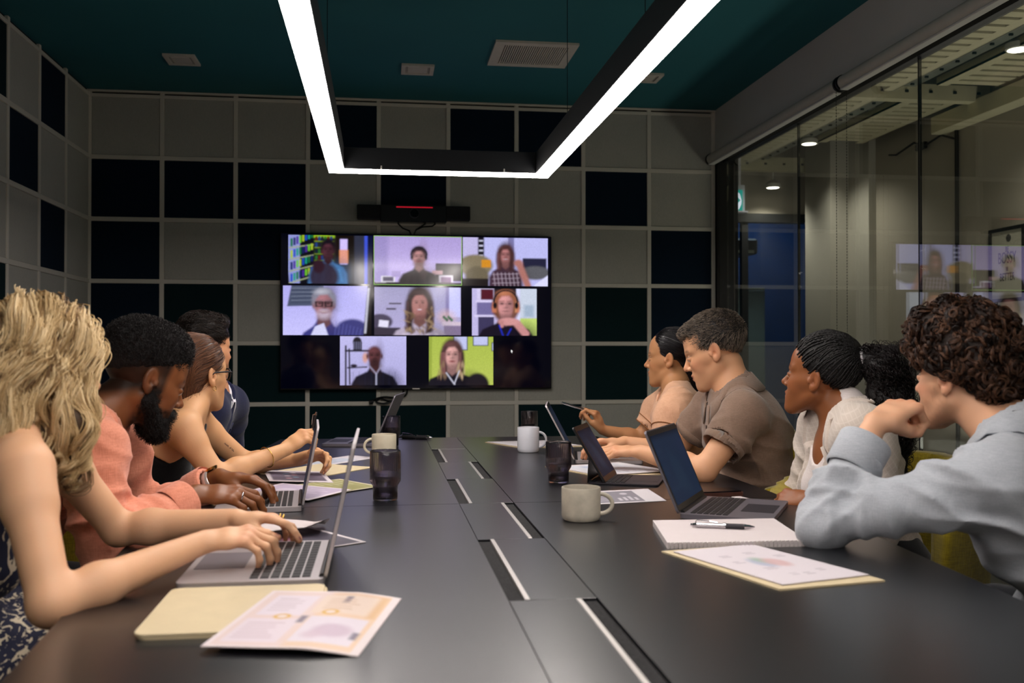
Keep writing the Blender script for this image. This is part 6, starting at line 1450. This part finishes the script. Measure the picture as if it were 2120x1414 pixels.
# ================================================================ 4: man in navy suit
def make_suit():
    P = Person(P=(-.90, 3.72, .53), N=(-.625, 3.74, .985), H=at(424, 724, Y=3.75), hf=(.70, .71, -.03), hu=(0, 0, 1), hs=.98, lean=.02,
        SR=(-.625, 3.580, .93), SL=(-.60, 3.92, .93), ER=(-.655, 3.53, .70), EL=(-.60, 4.04, .69), WR=(-.62, 3.70, .655), WL=(-.60, 3.82, .655),
        handR=dict(d=(.3, .9, 0), n=(0, 0, 1)), handL=dict(d=(.3, -.9, 0), n=(0, 0, 1)))
    e = person('dark haired man in a navy suit jacket, mostly hidden at the far left', P)
    P.body(e, skin_mat('skin_light_b'), P.skin('c88f6a', lip='a06050', brow='100a08', stub='1a100c', stubd=.6, fl=.3, seed=4), h=.0038); P.eyes(e)
    mj = weave_mat('navy_suit_cloth', '1c2142', '161a36', scale=520, var=.05, sheen=.15)
    def bs(F): P.torso(F, .006); F.cone(P.N-P.u*.02, P.N+P.u*.03, .066, .064, .02); F.cone(P.N-P.u*.02, P.N+P.u*.12+P.fw*.02, .058, .064, .004, op='s'); F.ell(P.N+P.fw*.09+P.u*.0, (.02, .05, .07), .008, np.stack([P.r, P.fw, P.u], 1), 's')
    mw = weave_mat('white_shirt_cloth', 'e2e2ea', 'd4d4de', scale=600, var=.03)
    o, _F = garment(e, 'shirt', mw, P, bs, pts=[P.P, P.N, P.SL, P.SR], h=.007); collar(o, mw, P, lift=.012, r=.072, hgt=.038, fall=.050, flare=.022, gap=.45, drop=.035, point=.03)
    def bd(F):
        P.torso(F, .020); [F.cone(P.N-P.u*.03, S, .06, .062, .05) for S in (P.SL, P.SR)]
        for a in 'LR': P.arm(F, a, .017, .016, t1=1.9, k=.05)
        F.cone(P.N-P.u*.06, P.N+P.u*.12, .074, .078, .006, op='s'); F.cone(P.N+P.fw*.13+P.u*.06, P.N+P.fw*.19-P.u*.26, .075, .012, .006, op='s')
    o, F = garment(e, 'suit_jacket', mj, P, bd, disp=lambda V: sines(61, 5, 30, .003)(V)+creases(P, amp=.004, seed=5)(V))
    for s_ in (-1, 1):
        a = P.N-P.u*.005-P.fw*.02+P.r*.085*s_; b = P.N+P.fw*.10-P.u*.07+P.r*.065*s_; c = P.N+P.fw*.14-P.u*.27+P.r*.014*s_
        rows = []
        for t in np.linspace(0, 1, 16):
            m0 = (1-t)**2*a+2*t*(1-t)*b+t*t*c; w = .052*math.sin(PI*min(1, t*.9+.12))**.7+.006; rows.append([m0+P.r*s_*w*k-P.fw*.01*k for k in np.linspace(0, 1, 6)])
        ribbon(o, 'lapel', mj, F, rows, off=.003, th=.0035)
    trousers(e, P, M_TROU, M_SHOE)
    mh = mat('dark_hair_mass', '120d0c', .4, var=.3, vscale=60, bump=.5, bscale=200)
    def hv(x, y, z):
        d = Eh(x, y, z, (0, -.014, .055), (.084, .104, .088)); d = sm(d, Eh(x, y, z, (0, .050, .105), (.055, .045, .028)), .02); d = facecut(d, x, y, z, (0, .140, .0), (.090, .075, .085), .006); return sx(d, (.010+.65*np.minimum(y, 0))-z, .01)
    F, V, o = hair_volume(P, e, mh, hv, lo=(-.12, -.15, -.1), hi=(.12, .13, .18), disp=sines(71, 8, 90, .003))
    fl_ = lambda q: np.stack([q[:, 0]*1.0+.4*np.sin(q[:, 1]*60), -.8+.6*np.sin(q[:, 0]*50), .25-q[:, 2]*2], 1)
    S = grow(P, F, pick(V, 2600, 3), fl_, 10, .006, off=(.0, .007), seed=4, curl=(.0035, .7), jit=.25, hug=.5); strands('hair_strands', S, .0007, .0003, hair_mat('dark_strand', '0c0908', '2c201a', .38), o)
    return P, e

# ================================================================ 5: far woman in peach blouse
def make_peach():
    P = Person(fem=True, P=(1.32, 3.84, .53), N=(1.185, 3.825, .985), H=at(1390, 743, Y=3.87), hf=(-.87, .49, -.02), hu=(0, 0, 1), hs=.97, girth=1.08, lean=.0,
        SL=(1.150, 3.660, .940), SR=(1.225, 3.990, .94), EL=(1.075, 3.60, .775), ER=(1.085, 4.02, .775), WL=(.93, 3.72, .785), WR=at(1247, 890, Y=3.98),
        handL=dict(d=(-.85, .5, .0), n=(0, 0, 1), curl=[(25, 30, 15)]*4),
        handR=dict(d=(-.38, -.06, .92), n=(.80, -.45, .35), curl=[(40, 62, 35), (52, 66, 35), (58, 66, 35), (62, 66, 35)], spread=.12, thumb=(.35, .95, .5, .4)))
    e = person('woman with sleek black hair in a peach blouse with puffed sleeves, holding up a pen', P)
    P.body(e, skin_mat('skin_tan_a'), P.skin('b5825a', lip='944c40', brow='0e0a08', flush='b86c48', fl=.3, nail='d0a090', seed=5), h=.0034); P.eyes(e)
    mp_ = weave_mat('peach_blouse_cloth', 'dfb090', 'd3a282', scale=600, bump=.15, var=.04, sheen=.15, wr=.35)
    mb2 = mat('braid_trim', '8a5a34', .8, var=.2, vscale=200)
    cl = {}
    def bd(F):
        P.torso(F, .012)
        for a in 'LR':
            S, E_ = getattr(P, 'S'+a), getattr(P, 'E'+a); F.cone(S+P.u*.005, S+(E_-S)*.30, .066, .080, .04); F.cone(S+(E_-S)*.30, S+(E_-S)*.74, .080, .060, .03, cap=True); cl[a] = (S+(E_-S)*.74, nrm(E_-S))
            w, d = cl[a]; F.cone(w-d*.02, w+d*.06, .050, .050, .002, op='s')
        F.cone(P.N-P.u*.03, P.N+P.u*.12, .072, .085, .006, op='s'); F.cone(P.N+P.fw*.12+P.u*.04, P.N+P.fw*.16-P.u*.14, .045, .008, .006, op='s')
    dd = [fold(P.SL+[0, 0, .03], (0, .2, 1), .05, 230, .006, 1), fold(P.SL-[.02, 0, .06], (1, .4, .2), .07, 90, .008, 2), fold(P.N+P.fw*.1-P.u*.2, (.3, .2, 1), .13, 55, .005, 3)]
    o, F = garment(e, 'blouse', mp_, P, bd, disp=lambda V: sines(81, 6, 45, .004)(V)+sum(f(V) for f in dd), h=.0058, pts=[P.P, P.N, P.SL, P.SR, P.EL, P.ER])
    for a in 'LR':
        w, d = cl[a]
        for k, rr in ((.002, .0625), (.030, .072)):
            q = w-d*k; A = nrm(np.cross(d, z3)); B = np.cross(A, d); pts = F.push(np.array([q+rr*(math.cos(t)*A+math.sin(t)*B) for t in np.linspace(0, 2*PI, 41)[:-1]]), .001, 2)
            mb = MB().tube(list(pts), .0022, 6, closed=True); wparent(mb.build('braid_trim', mb2, None, smooth=True), o)
    trousers(e, P, M_TROU, M_SHOE)
    mh = mat('black_hair_mass', '0a090b', .28, var=.3, vscale=30, stretch=(1, 1, .3), bump=.2, bscale=200)
    def hv(x, y, z):
        d = Eh(x, y, z, (0, -.018, .048), (.083, .104, .088)); d = facecut(d, x, y, z, (0, .140, -.002), (.100, .080, .100), .006); d = sx(d, (-.004+.7*np.minimum(y+.03, 0))-z, .01)
        b = Ch(x, y, z, (0, -.085, -.02), (0, -.120, -.10), .045, .040); return sm(sm(d, b, .03), Ch(x, y, z, (0, -.120, -.10), (0, -.120, -.24), .040, .022), .02)
    F, V, o = hair_volume(P, e, mh, hv, lo=(-.11, -.19, -.28), hi=(.11, .12, .16), disp=sines(91, 6, 90, .0010))
    def flow(q):
        x, y, z = q.T; w = np.clip((-.065-y)/.03+np.clip((-.02-z)/.05, 0, 1), 0, 1)[:, None]; a = np.stack([-x*1.2, -1+0*y, -.45-z*1.0], 1); b = np.stack([-x*2, -.12+0*y, -1+0*z], 1); return a*(1-w)+b*w
    S = grow(P, F, pick(V, 3600, 3), flow, 13, .0095, off=(-.001, .0015), seed=4, curl=(.0004, .3), jit=.03); strands('hair_strands', S, .00065, .0004, hair_mat('black_strand', '070608', '1a171c', .28), o)
    ch = [P.N+P.u*.025+.074*(P.fw*math.cos(t)+P.r*math.sin(t))-P.u*(.045*max(0, math.cos(t))**2) for t in np.linspace(-PI, PI, 41)[:-1]]; ch = list(P.bf.push(np.array(ch), .0012, 3))
    wparent(MB().tube(ch, .0008, 5, closed=True).build('necklace', M_GOLD, None, smooth=True), e)
    return P, e
# ================================================================ 6: man in taupe polo shirt
def make_polo():
    P = Person(P=(1.245, 3.19, .53), N=(1.190, 3.175, .995), H=at(1480, 727, Y=3.22), hf=(-.86, .415, -.33), hu=(0, 0, 1), hs=1.03, girth=1.06, neckr=.060, lean=.055, lids=.75,
        SL=(1.160, 2.990, .942), SR=(1.180, 3.365, .942), EL=(1.010, 2.950, .773), ER=(1.05, 3.43, .775), WL=(.870, 3.200, .808), WR=(.880, 3.455, .815),
        handL=dict(d=(-.93, .36, .03), n=(.05, -.25, 1), curl=[(20, 30, 20), (24, 34, 20), (26, 36, 20), (30, 38, 20)], spread=.30, thumb=(.4, .85, .35, .3)),
        handR=dict(d=(-.97, .06, .08), n=(.05, .1, 1), curl=[(16, 28, 20), (24, 34, 20), (28, 36, 20), (30, 38, 20)], spread=.30, thumb=(.4, .85, .35, .3)))
    e = person('man with short greying hair in a taupe polo shirt looking down at his laptop', P)
    P.body(e, skin_mat('skin_light_c'), P.skin('d6a07a', lip='a8604e', brow='2a1c16', browd=.7, flush='cc7456', fl=.4, fade=('3a302a', .55, .000, .044), nail='d8a894', seed=6)); P.eyes(e)
    mt = weave_mat('taupe_pique', '8a7162', '7c6656', scale=520, bump=.25, var=.05, sheen=.2, wr=.22)
    cl = {}
    def bd(F):
        P.torso(F, .014); F.cone(P.P-P.u*.02, P.P-P.u*.09+P.fw*.02, .165, .170, .04); F.cone(P.N-P.u*.02, P.N+P.u*.004, .077, .071, .03)
        for a in 'LR': cl[a] = P.arm(F, a, .016, .022, t1=.60, k=.045)
        F.cone(P.N-P.u*.02, P.N+P.u*.12+P.fw*.02, .060, .066, .004, op='s'); F.cone(P.N+P.fw*.10+P.u*.05, P.N+P.fw*.135-P.u*.11, .026, .006, .004, op='s')
        for a in 'LR': w, d, r = cl[a]; F.cone(w-d*.006, w+d*.05, r+.020, r+.021, .001, op='s')
    dd = [fold(P.SL-[0, 0, .10], (.7, .1, .7), .12, 55, .008, 1), fold(P.P+np.array([-.05, -.12, .22]), (.25, 0, 1), .13, 60, .011, 2), fold(P.P+np.array([-.05, -.10, .08]), (.1, .2, 1), .14, 70, .013, 3), fold(P.N+P.fw*.08-P.u*.15, (.4, 0, 1), .12, 50, .005, 4), fold(P.P+np.array([.1, -.1, .3]), (.3, .3, 1), .14, 40, .008, 5)]
    o, F = garment(e, 'polo_shirt', mt, P, bd, disp=lambda V: sines(101, 6, 34, .003)(V)+sum(f(V) for f in dd)+creases(P, amp=.0045, seed=11)(V), h=.0058, pts=[P.P-[0, 0, .12], P.N, P.SL, P.SR, P.EL, P.ER])
    collar(o, mt, P, F=F, r=.070, hgt=.040, fall=.056, flare=.032, gap=.34, drop=.030, point=.026, lift=.008, tilt=.2)
    for a in 'LR':      # ribbed sleeve band
        w, d, r = cl[a]; A = nrm(np.cross(d, z3)); B = np.cross(A, d); rows = []
        for k in (0.001, .026): rows.append([w-d*k+(r+.030)*(math.cos(t)*A+math.sin(t)*B) for t in np.linspace(0, 2*PI, 49)])
        ribbon(o, 'sleeve_band', mt, F, rows, off=.0006, th=.0016)
    c0, c1 = P.N+P.fw*.075-P.u*.03, P.N+P.fw*.13-P.u*.17
    ribbon(o, 'placket', mt, F, [[c0+(c1-c0)*t+P.r*s_ for s_ in (-.018, -.009, 0, .009, .018)] for t in np.linspace(0, 1, 12)], off=.0008, th=.0022)
    mbt = mat('shirt_button', '4a3c34', .3, var=.05)
    for t in (.45,):
        q = F.push(np.array([c0+(c1-c0)*t]), .004)[0]; n_ = F.grad(np.array([q]))[0]; a = nrm(np.cross(n_, z3)); MB().prism([(.0055*math.cos(s_), .0055*math.sin(s_)) for s_ in np.linspace(0, 2*PI, 15)[:-1]], 0, .0022, (q, a, np.cross(n_, a), n_)).build('button', mbt, o, world=True)
    sm_ = [P.SL+P.u*.055+(P.N-P.SL)*.10+(P.SL-P.N)*0+P.fw*k-P.u*abs(k)*.7 for k in np.linspace(-.07, .07, 15)]
    ribbon(o, 'seam', mt, F, [[q, q+np.array([0, .0035, .001])] for q in sm_], off=.0003, th=.0010)
    trousers(e, P, M_TROU, M_SHOE)
    mh = mat('grey_black_hair_mass', '211c1a', .6, var=.5, vscale=70, bump=.6, bscale=300)
    def hv(x, y, z):
        d = Eh(x, y, z, (0, -.018, .048), (.0815, .1015, .0875)); d = sm(d, Eh(x, y, z, (0, .052, .088), (.056, .046, .024)), .02); d = facecut(d, x, y, z, (0, .150, .005), (.092, .074, .080), .006); d = sx(d, (.012+.62*np.minimum(y+.01, 0))-z, .01)
        ax = np.abs(x); return d
    F2, V, o = hair_volume(P, e, mh, hv, lo=(-.11, -.14, -.1), hi=(.11, .13, .17), disp=sines(111, 8, 150, .0012))
    def flow(q):
        x, y, z = q.T; dx, dy = x-.01, y+.075; rr = np.hypot(dx, dy)+.01; side = np.clip((.06-z)/.05, 0, 1)
        return np.stack([dx/rr*.9*(1-side)+.1*dx/rr, dy/rr*(1-side)+.55*side, .30*(1-side)-.9*side], 1)
    S = grow(P, F2, pick(V, 7500, 3, P.loc(V)[:, 2] > -.04), flow, 6, .0036, off=(.0, .004), seed=4, curl=(.0005, .5), jit=.22, hug=.5, offramp=.003); strands('hair_strands', S, .0006, .0003, hair_mat('grey_black_strand', '14100e', '8a7c6e', .45), o)
    wparent(MB().tube(list(np.array([P.hl(*q) for q in ((-.060, .10, .028), (-.052, .093, .026))])), .0006, 5).build('stray_hair', M_KEY, None), e)
    return P, e

# ================================================================ 7: woman in cream blazer
def make_blazer():
    P = Person(fem=True, P=(1.38, 2.57, .53), N=(1.290, 2.575, .968), H=at(1700, 783, Y=2.63), hf=(-.713, .70, .13), hu=(0, 0, 1), hs=.96, neckr=.054, lean=.0,
        SL=(1.265, 2.405, .922), SR=(1.315, 2.735, .922), EL=(1.245, 2.300, .700), ER=(1.28, 2.84, .69), WL=(1.125, 2.45, .752), WR=(1.20, 2.78, .66),
        handL=dict(d=(-.55, .80, -.02), n=(-.5, -.35, .8), curl=[(35, 45, 25), (40, 48, 25), (44, 48, 25), (46, 48, 25)], spread=.15, thumb=(.5, .8, .3, .3)),
        handR=dict(d=(-.6, -.4, 0), n=(0, 0, 1)))
    e = person('woman with braided hair in a long curly ponytail, cream blazer over a white top', P)
    P.body(e, skin_mat('skin_deep_b', .42), P.skin('8a5432', lip='8a4038', brow='0c0806', flush='a86040', fl=.3, nail='c8988a', seed=7), torso_from=.26, h=.0033); P.eyes(e, '1a0e08')
    mw = weave_mat('white_rib_top', 'e6dcd8', 'd8ccc8', scale=500, var=.02)
    def bw(F): P.torso(F, .007); F.ell(P.N+P.fw*.080-P.u*.005, (.080, .10, .115), .01, np.stack([P.r, P.fw, P.u], 1), 's'); [F.cone(P.N+P.r*s_*.2-P.u*.0, P.N+P.r*s_*.10-P.u*.06, .07, .05, .01, op='s') for s_ in (-1, 1)]
    garment(e, 'tank_top', mw, P, bw, pts=[P.P, P.N, P.SL, P.SR], h=.007)
    # cream check cloth
    m, N, L, b = base_mat('cream_check_cloth'); tc = N.new('ShaderNodeTexCoord'); mx = N.new('ShaderNodeMath'); mx.operation = 'MAXIMUM'; outs = []
    for ax_, rot in (((1, 0, 0), .4), ((0, 0, 1), .5)):
        mp = N.new('ShaderNodeMapping'); mp.inputs['Rotation'].default_value = (0, .55, .45); L.new(tc.outputs['Object'], mp.inputs[0])
        w = N.new('ShaderNodeTexWave'); w.bands_direction = 'X' if ax_[0] else 'Z'; w.inputs['Scale'].default_value = 26; w.inputs['Distortion'].default_value = .6; w.inputs['Detail'].default_value = 1; L.new(mp.outputs[0], w.inputs['Vector'])
        g = N.new('ShaderNodeMath'); g.operation = 'GREATER_THAN'; g.inputs[1].default_value = .93; L.new(w.outputs['Fac'], g.inputs[0]); outs.append(g)
    L.new(outs[0].outputs[0], mx.inputs[0]); L.new(outs[1].outputs[0], mx.inputs[1]); mc = N.new('ShaderNodeMix'); mc.data_type = 'RGBA'; mc.inputs[6].default_value = (*lin('cbbeb2'), 1); mc.inputs[7].default_value = (*lin('d4c8bd'), 1); L.new(mx.outputs[0], mc.inputs[0]); L.new(mc.outputs[2], b.inputs['Base Color'])
    b.inputs['Roughness'].default_value = .9; b.inputs['Sheen Weight'].default_value = .2; nz = N.new('ShaderNodeTexNoise'); nz.inputs['Scale'].default_value = 500; bp = N.new('ShaderNodeBump'); bp.inputs['Strength'].default_value = .2; bp.inputs['Distance'].default_value = .002; L.new(tc.outputs['Object'], nz.inputs['Vector']); L.new(nz.outputs['Fac'], bp.inputs['Height']); L.new(bp.outputs[0], b.inputs['Normal'])
    cl = {}
    def bd(F):
        P.torso(F, .018); [F.cone(P.N-P.u*.035+P.r*.03*s_, S+P.u*.008, .056, .066, .05) for s_, S in ((-1, P.SL), (1, P.SR))]
        for a in 'LR': cl[a] = P.arm(F, a, .022, .018, t1=1.72 if a == 'L' else 1.8, k=.05)
        F.cone(P.N-P.u*.05, P.N+P.u*.12, .066, .074, .006, op='s'); F.cone(P.N+P.fw*.13+P.u*.05, P.N+P.fw*.20-P.u*.33, .084, .120, .008, op='s'); F.cone(P.N+P.fw*.20-P.u*.30, P.N+P.fw*.24-P.u*.55, .120, .10, .008, op='s')
        for a in 'LR': w, d, r = cl[a]; F.cone(w-d*.006, w+d*.05, r+.012, r+.012, .001, op='s')
    dd = [fold(P.SL-[0, 0, .12], (.5, .4, .7), .10, 80, .008, 1), fold(P.EL, P.SL-P.EL, .10, 90, .009, 2), fold(P.N-P.fw*.08-P.u*.2, (.3, .3, 1), .14, 50, .006, 3)]
    o, F = garment(e, 'blazer', m, P, bd, disp=lambda V: sines(121, 6, 34, .003)(V)+sum(f(V) for f in dd)+creases(P, amp=.0055, seed=21)(V), h=.0060)
    ml = weave_mat('cream_lapel_cloth', 'd6c8bc', 'cbbcb0', scale=420, bump=.25, var=.03, sheen=.2)
    for s_ in (-1, 1):
        a = P.N+P.u*.030-P.fw*.055+P.r*.045*s_; b_ = P.N+P.fw*.045-P.u*.01+P.r*.100*s_; c = P.N+P.fw*.15-P.u*.20+P.r*.085*s_; d_ = P.N+P.fw*.16-P.u*.36+P.r*.045*s_; rows = []
        for t in np.linspace(0, 1, 22):
            m0 = (1-t)**3*a+3*t*(1-t)**2*b_+3*t*t*(1-t)*c+t**3*d_; w = .058*max(0, math.sin(PI*(t*.88+.1)))**.6+.004; rows.append([m0+P.r*s_*w*k-P.fw*.016*k+P.u*.004*k for k in np.linspace(0, 1, 7)])
        ribbon(o, 'lapel', ml, F, rows, off=.0035, th=.0035)
    trousers(e, P, M_TROU, M_SHOE)
    mh = mat('black_braid_mass', '0b090a', .55, var=.4, vscale=60, bump=.5, bscale=200)
    T = np.array([0, -.112, .070])
    def hv(x, y, z):
        d = Eh(x, y, z, (0, -.016, .050), (.0825, .1030, .0930)); d = facecut(d, x, y, z, (0, .150, -.005), (.095, .086, .095), .006); return sx(d, (.002+.62*np.minimum(y+.02, 0)+1.1*np.maximum(y-.004, 0))-z, .01)
    F2, V, o = hair_volume(P, e, mh, hv, lo=(-.11, -.14, -.1), hi=(.11, .12, .16), disp=sines(131, 6, 120, .001))
    # braids along the scalp to the tie point: thick plaited cords
    q = P.loc(V); r_ = np.random.default_rng(5); rim = V[(Eh(q[:, 0], q[:, 1], q[:, 2], (0, .150, -.005), (.095, .086, .095)) < .010) | (((.002+.62*np.minimum(q[:, 1]+.02, 0)+1.1*np.maximum(q[:, 1]-.004, 0))-q[:, 2]) > -.008)]
    ang = np.arctan2(*(P.loc(rim)@np.array([[1, 0], [0, 0.3], [0, 1.0]])).T); order = np.argsort(ang); rim = rim[order][np.linspace(0, len(rim)-1, 120).astype(int)]
    bm = mat('braid_cord', '0d0a0a', .5, var=.5, vscale=90, bump=.8, bscale=250)
    mb = MB()
    for i, r0 in enumerate(rim):
        a = P.loc(r0); pts = []
        for t in np.linspace(0, 1, 22):
            p_ = a*(1-t)+T*t; p_ = p_+np.array([0, 0, .03*math.sin(PI*t)]); pts.append(P.H+P.M@p_*P.hs)
        pts = F2.push(np.array(pts), .0022, 6); n_ = len(pts); fine = np.array([pts[0]*(1-s_)+pts[0]*s_ for s_ in (0,)]); dense = np.array([[np.interp(t, np.arange(n_), pts[:, k]) for k in range(3)] for t in np.linspace(0, n_-1, 66)])
        g_ = F2.grad(dense); rad = .0024+.0008*np.sin(np.arange(66)*2.1+i); mb.tube(list(dense+g_*rad[:, None]*.3), list(rad), 6)
    wparent(mb.build('braids', bm, None, smooth=True, kind='stuff'), o)
    tie = P.hl(0, -.120, .074); d = P.M@nrm([0, -.9, .35]); ring(e, None, tie, d, .0255, .0045, mat('pale_hair_tie', 'a8a4a8', .5, var=.05), 'hair_tie')
    def pv(x, y, z):
        d = Ch(x, y, z, (0, -.120, .072), (.010, -.175, .052), .024, .050); d = sm(d, Ch(x, y, z, (.010, -.175, .052), (.020, -.215, -.070), .056, .056), .03); return sm(d, Ch(x, y, z, (.02, -.215, -.070), (.03, -.225, -.270), .056, .026), .03)
    F3, V3, o = hair_volume(P, e, mh, pv, lo=(-.10, -.32, -.34), hi=(.14, -.06, .15), disp=sines(133, 6, 70, .006), name='ponytail')
    def flow(q):
        x, y, z = q.T; w = np.clip((.02-z)/.08, 0, 1)[:, None]; return np.stack([x*2+.1, -1+0*y, .1+(z-.03)*3], 1)*(1-w)+np.stack([.1+x*0, -.05+0*y, -1+0*z], 1)*w
    S = grow(P, F3, pick(V3, 1500, 3), flow, 34, .0042, off=(-.004, .008), seed=4, curl=(.0042, 1.15), jit=.08, hug=.6); strands('ponytail_strands', S, .0011, .0007, hair_mat('black_curl_strand', '070606', '1f1718', .35), o)
    S = grow(P, F3, pick(V3, 160, 13), flow, 30, .0042, off=(.006, .020), seed=24, curl=(.006, 1.0), jit=.25, hug=.3); strands('ponytail_strands', S, .0008, .0005, bpy.data.materials['black_curl_strand'], o)
    return P, e

# ================================================================ 8: young man with curls, nearest on the right
def make_curly():
    P = Person(P=(1.46, 1.86, .53), N=(1.345, 1.915, .960), H=at(1994, 782, Y=2.03), hf=(-.433, .90, -.02), hu=(.0, 0, 1), hs=1.0, lean=.05, neckr=.057,
        SL=(1.215, 1.765, .890), SR=(1.47, 2.06, .925), EL=(.925, 1.945, .788), ER=(1.56, 2.16, .68), WL=(1.078, 2.005, .992), WR=(1.54, 1.95, .58),
        handL=dict(s=1.12, d=(.80, .25, .36), n=(-.40, -.30, .86), curl=[(72, 80, 45), (80, 84, 45), (84, 84, 45), (88, 84, 45)], spread=.05, thumb=(.15, .9, .75, .5)),
        handR=dict(d=(-.4, -.5, 0), n=(0, 0, 1)))
    e = person('young man with curly brown hair in a pale blue shirt, chin on his hand', P)
    P.body(e, skin_mat('skin_fair_b'), P.skin('d9a684', lip='b46858', brow='2c1a12', stub='6a4c38', stubd=.22, flush='d07860', fl=.45, fade=('3a2418', .5, -.030, .000), seed=8)); P.eyes(e)
    mt = weave_mat('pale_blue_shirt_cloth', 'b0b4ba', 'a2a7ae', scale=520, bump=.25, var=.05, sheen=.15, wr=.4)
    cl = {}
    def bd(F):
        P.torso(F, .016); F.cone(P.N-P.u*.02, P.N+P.u*.004, .077, .070, .03); F.cone(P.SL-P.r*.01, P.SL-(P.SL-P.P)*.35, .080, .10, .06)
        for a in 'LR': cl[a] = P.arm(F, a, .018, .016, t1=1.80, k=.032)
        F.cone(P.N-P.u*.02, P.N+P.u*.12+P.fw*.02, .060, .068, .004, op='s')
        for a in 'LR': w, d, r = cl[a]; F.cone(w-d*.006, w+d*.05, r+.0165, r+.017, .001, op='s')
    A_ = nrm(P.WL-P.EL)
    dd = [fold(P.EL+A_*.10, A_, .075, 130, .012, 1), fold(P.EL+(P.SL-P.EL)*.35, P.SL-P.EL, .10, 75, .010, 2), fold(P.EL+(P.SL-P.EL)*.75, (.6, .2, .6), .10, 85, .012, 3), fold(P.SL-[0, 0, .12], (.3, .2, 1), .13, 60, .012, 4), fold(P.N-P.u*.06-P.fw*.05, (.5, .2, .8), .13, 45, .006, 5), fold(P.P+np.array([-.05, -.1, .2]), (.2, .2, 1), .15, 60, .011, 6)]
    o, F = garment(e, 'shirt', mt, P, bd, disp=lambda V: sines(141, 6, 34, .005)(V)+sum(f(V) for f in dd)+creases(P, amp=.009, seed=31)(V), h=.0058)
    collar(o, mt, P, F=F, r=.072, hgt=.044, fall=.060, flare=.036, gap=.30, drop=.025, point=.022, lift=.010)
    w, d, r = cl['L']; mb = MB(); mb.tube([w-d*.078, w-d*.074, w-d*.002, w+d*.002], [r+.023, r+.0275, r+.0285, r+.0265], 36, cap=False).tube([w+d*.002, w-d*.03], [r+.0262, r+.021], 36, cap=False); wparent(mb.build('cuff', mt, None, smooth=True), o)
    trousers(e, P, M_TROU, M_SHOE)
    mh = mat('curly_hair_mass', '1e110b', .7, var=.5, vscale=60, bump=.8, bscale=140)
    def hv(x, y, z):
        d = Eh(x, y, z, (0, -.012, .068), (.096, .114, .100)); d = sm(d, Eh(x, y, z, (0, .045, .115), (.075, .060, .045)), .03); d = sm(d, Eh(x, y, z, (0, -.09, .02), (.070, .045, .07)), .03); d = facecut(d, x, y, z, (0, .148, -.02), (.085, .078, .085), .008); return sx(d, (.022+.95*np.minimum(y-.0, 0))-z, .012)
    F2, V, o = hair_volume(P, e, mh, hv, lo=(-.14, -.17, -.13), hi=(.14, .15, .21), disp=sines(151, 9, 70, .0095))
    g_ = lambda q: np.stack([q[:, 0]*6+.6*np.sin(q[:, 1]*45), (q[:, 1]+.01)*6+.5*np.sin(q[:, 0]*40), (q[:, 2]-.03)*4.0-.15], 1)
    for i, (c0, c1) in enumerate((('0e0806', '24140d'), ('1c110b', '3a251a'), ('30201a', '60422f'))):
        m_ = hair_mat('brown_curl_tone', c0, c1, .38)
        G = grow(P, F2, pick(V, 330, 3+i), g_, 24, .0027, off=(-.012+.003*i, .002+.002*i), seed=4+i, curl=(.0100, .62), jit=.5, hug=.25); S = clumps(G, 11, .0019, 33+i, tip=.5, wob=.0006); strands('hair_strands', S, .0009, .0005, m_, o)
    return P, e
# ---------------------------------------------------------------- build everyone, seat them, give them what they hold
if 'WHO' not in globals(): WHO = 'abcdefgh'
MK = dict(a=make_blonde, b=make_salmon, c=make_black_top, d=make_suit, e=make_peach, f=make_polo, g=make_blazer, h=make_curly)
PP = {k: MK[k]()[0] for k in WHO}
SEAT = dict(a=('mustard tub chair under the blonde woman', -1.02, 1.93, 0), b=('mustard tub chair under the man in the salmon shirt', -1.08, 2.50, 0), c=('mustard tub chair under the woman in the black top', -.97, 3.08, 0), d=('mustard tub chair under the man in the navy suit', -.98, 3.72, 0),
    e=('mustard tub chair under the woman in the peach blouse', 1.36, 3.85, 180), f=('mustard tub chair behind the back of the man in the taupe polo', 1.35, 3.20, 180), g=('mustard tub chair curving up beside the woman in the cream blazer', 1.41, 2.62, 215), h=('mustard tub chair under the young man with curly hair', 1.60, 1.80, 170))
for k, (lb, x, y, a) in SEAT.items(): chair(lb, x, y, math.radians(a)-PI/2)
if 'c' in PP:
    k = PP['c'].hands['R']; c = (k[2][0]+k[3][4])*.5; a = at(655, 853, Y=3.16); b = at(640, 918, Y=3.17)
    pen('slim dark pen held upright in the clasped hands of the woman in black', b+(a-b)*1.0, b, 'dark', .0045)
if 'e' in PP:
    a = at(1159, 832, Y=3.97); b = at(1222, 852, Y=3.97); pen('silver pen held up by the woman in the peach blouse', b+nrm(b-a)*.01, a, 'chrome', .0048)
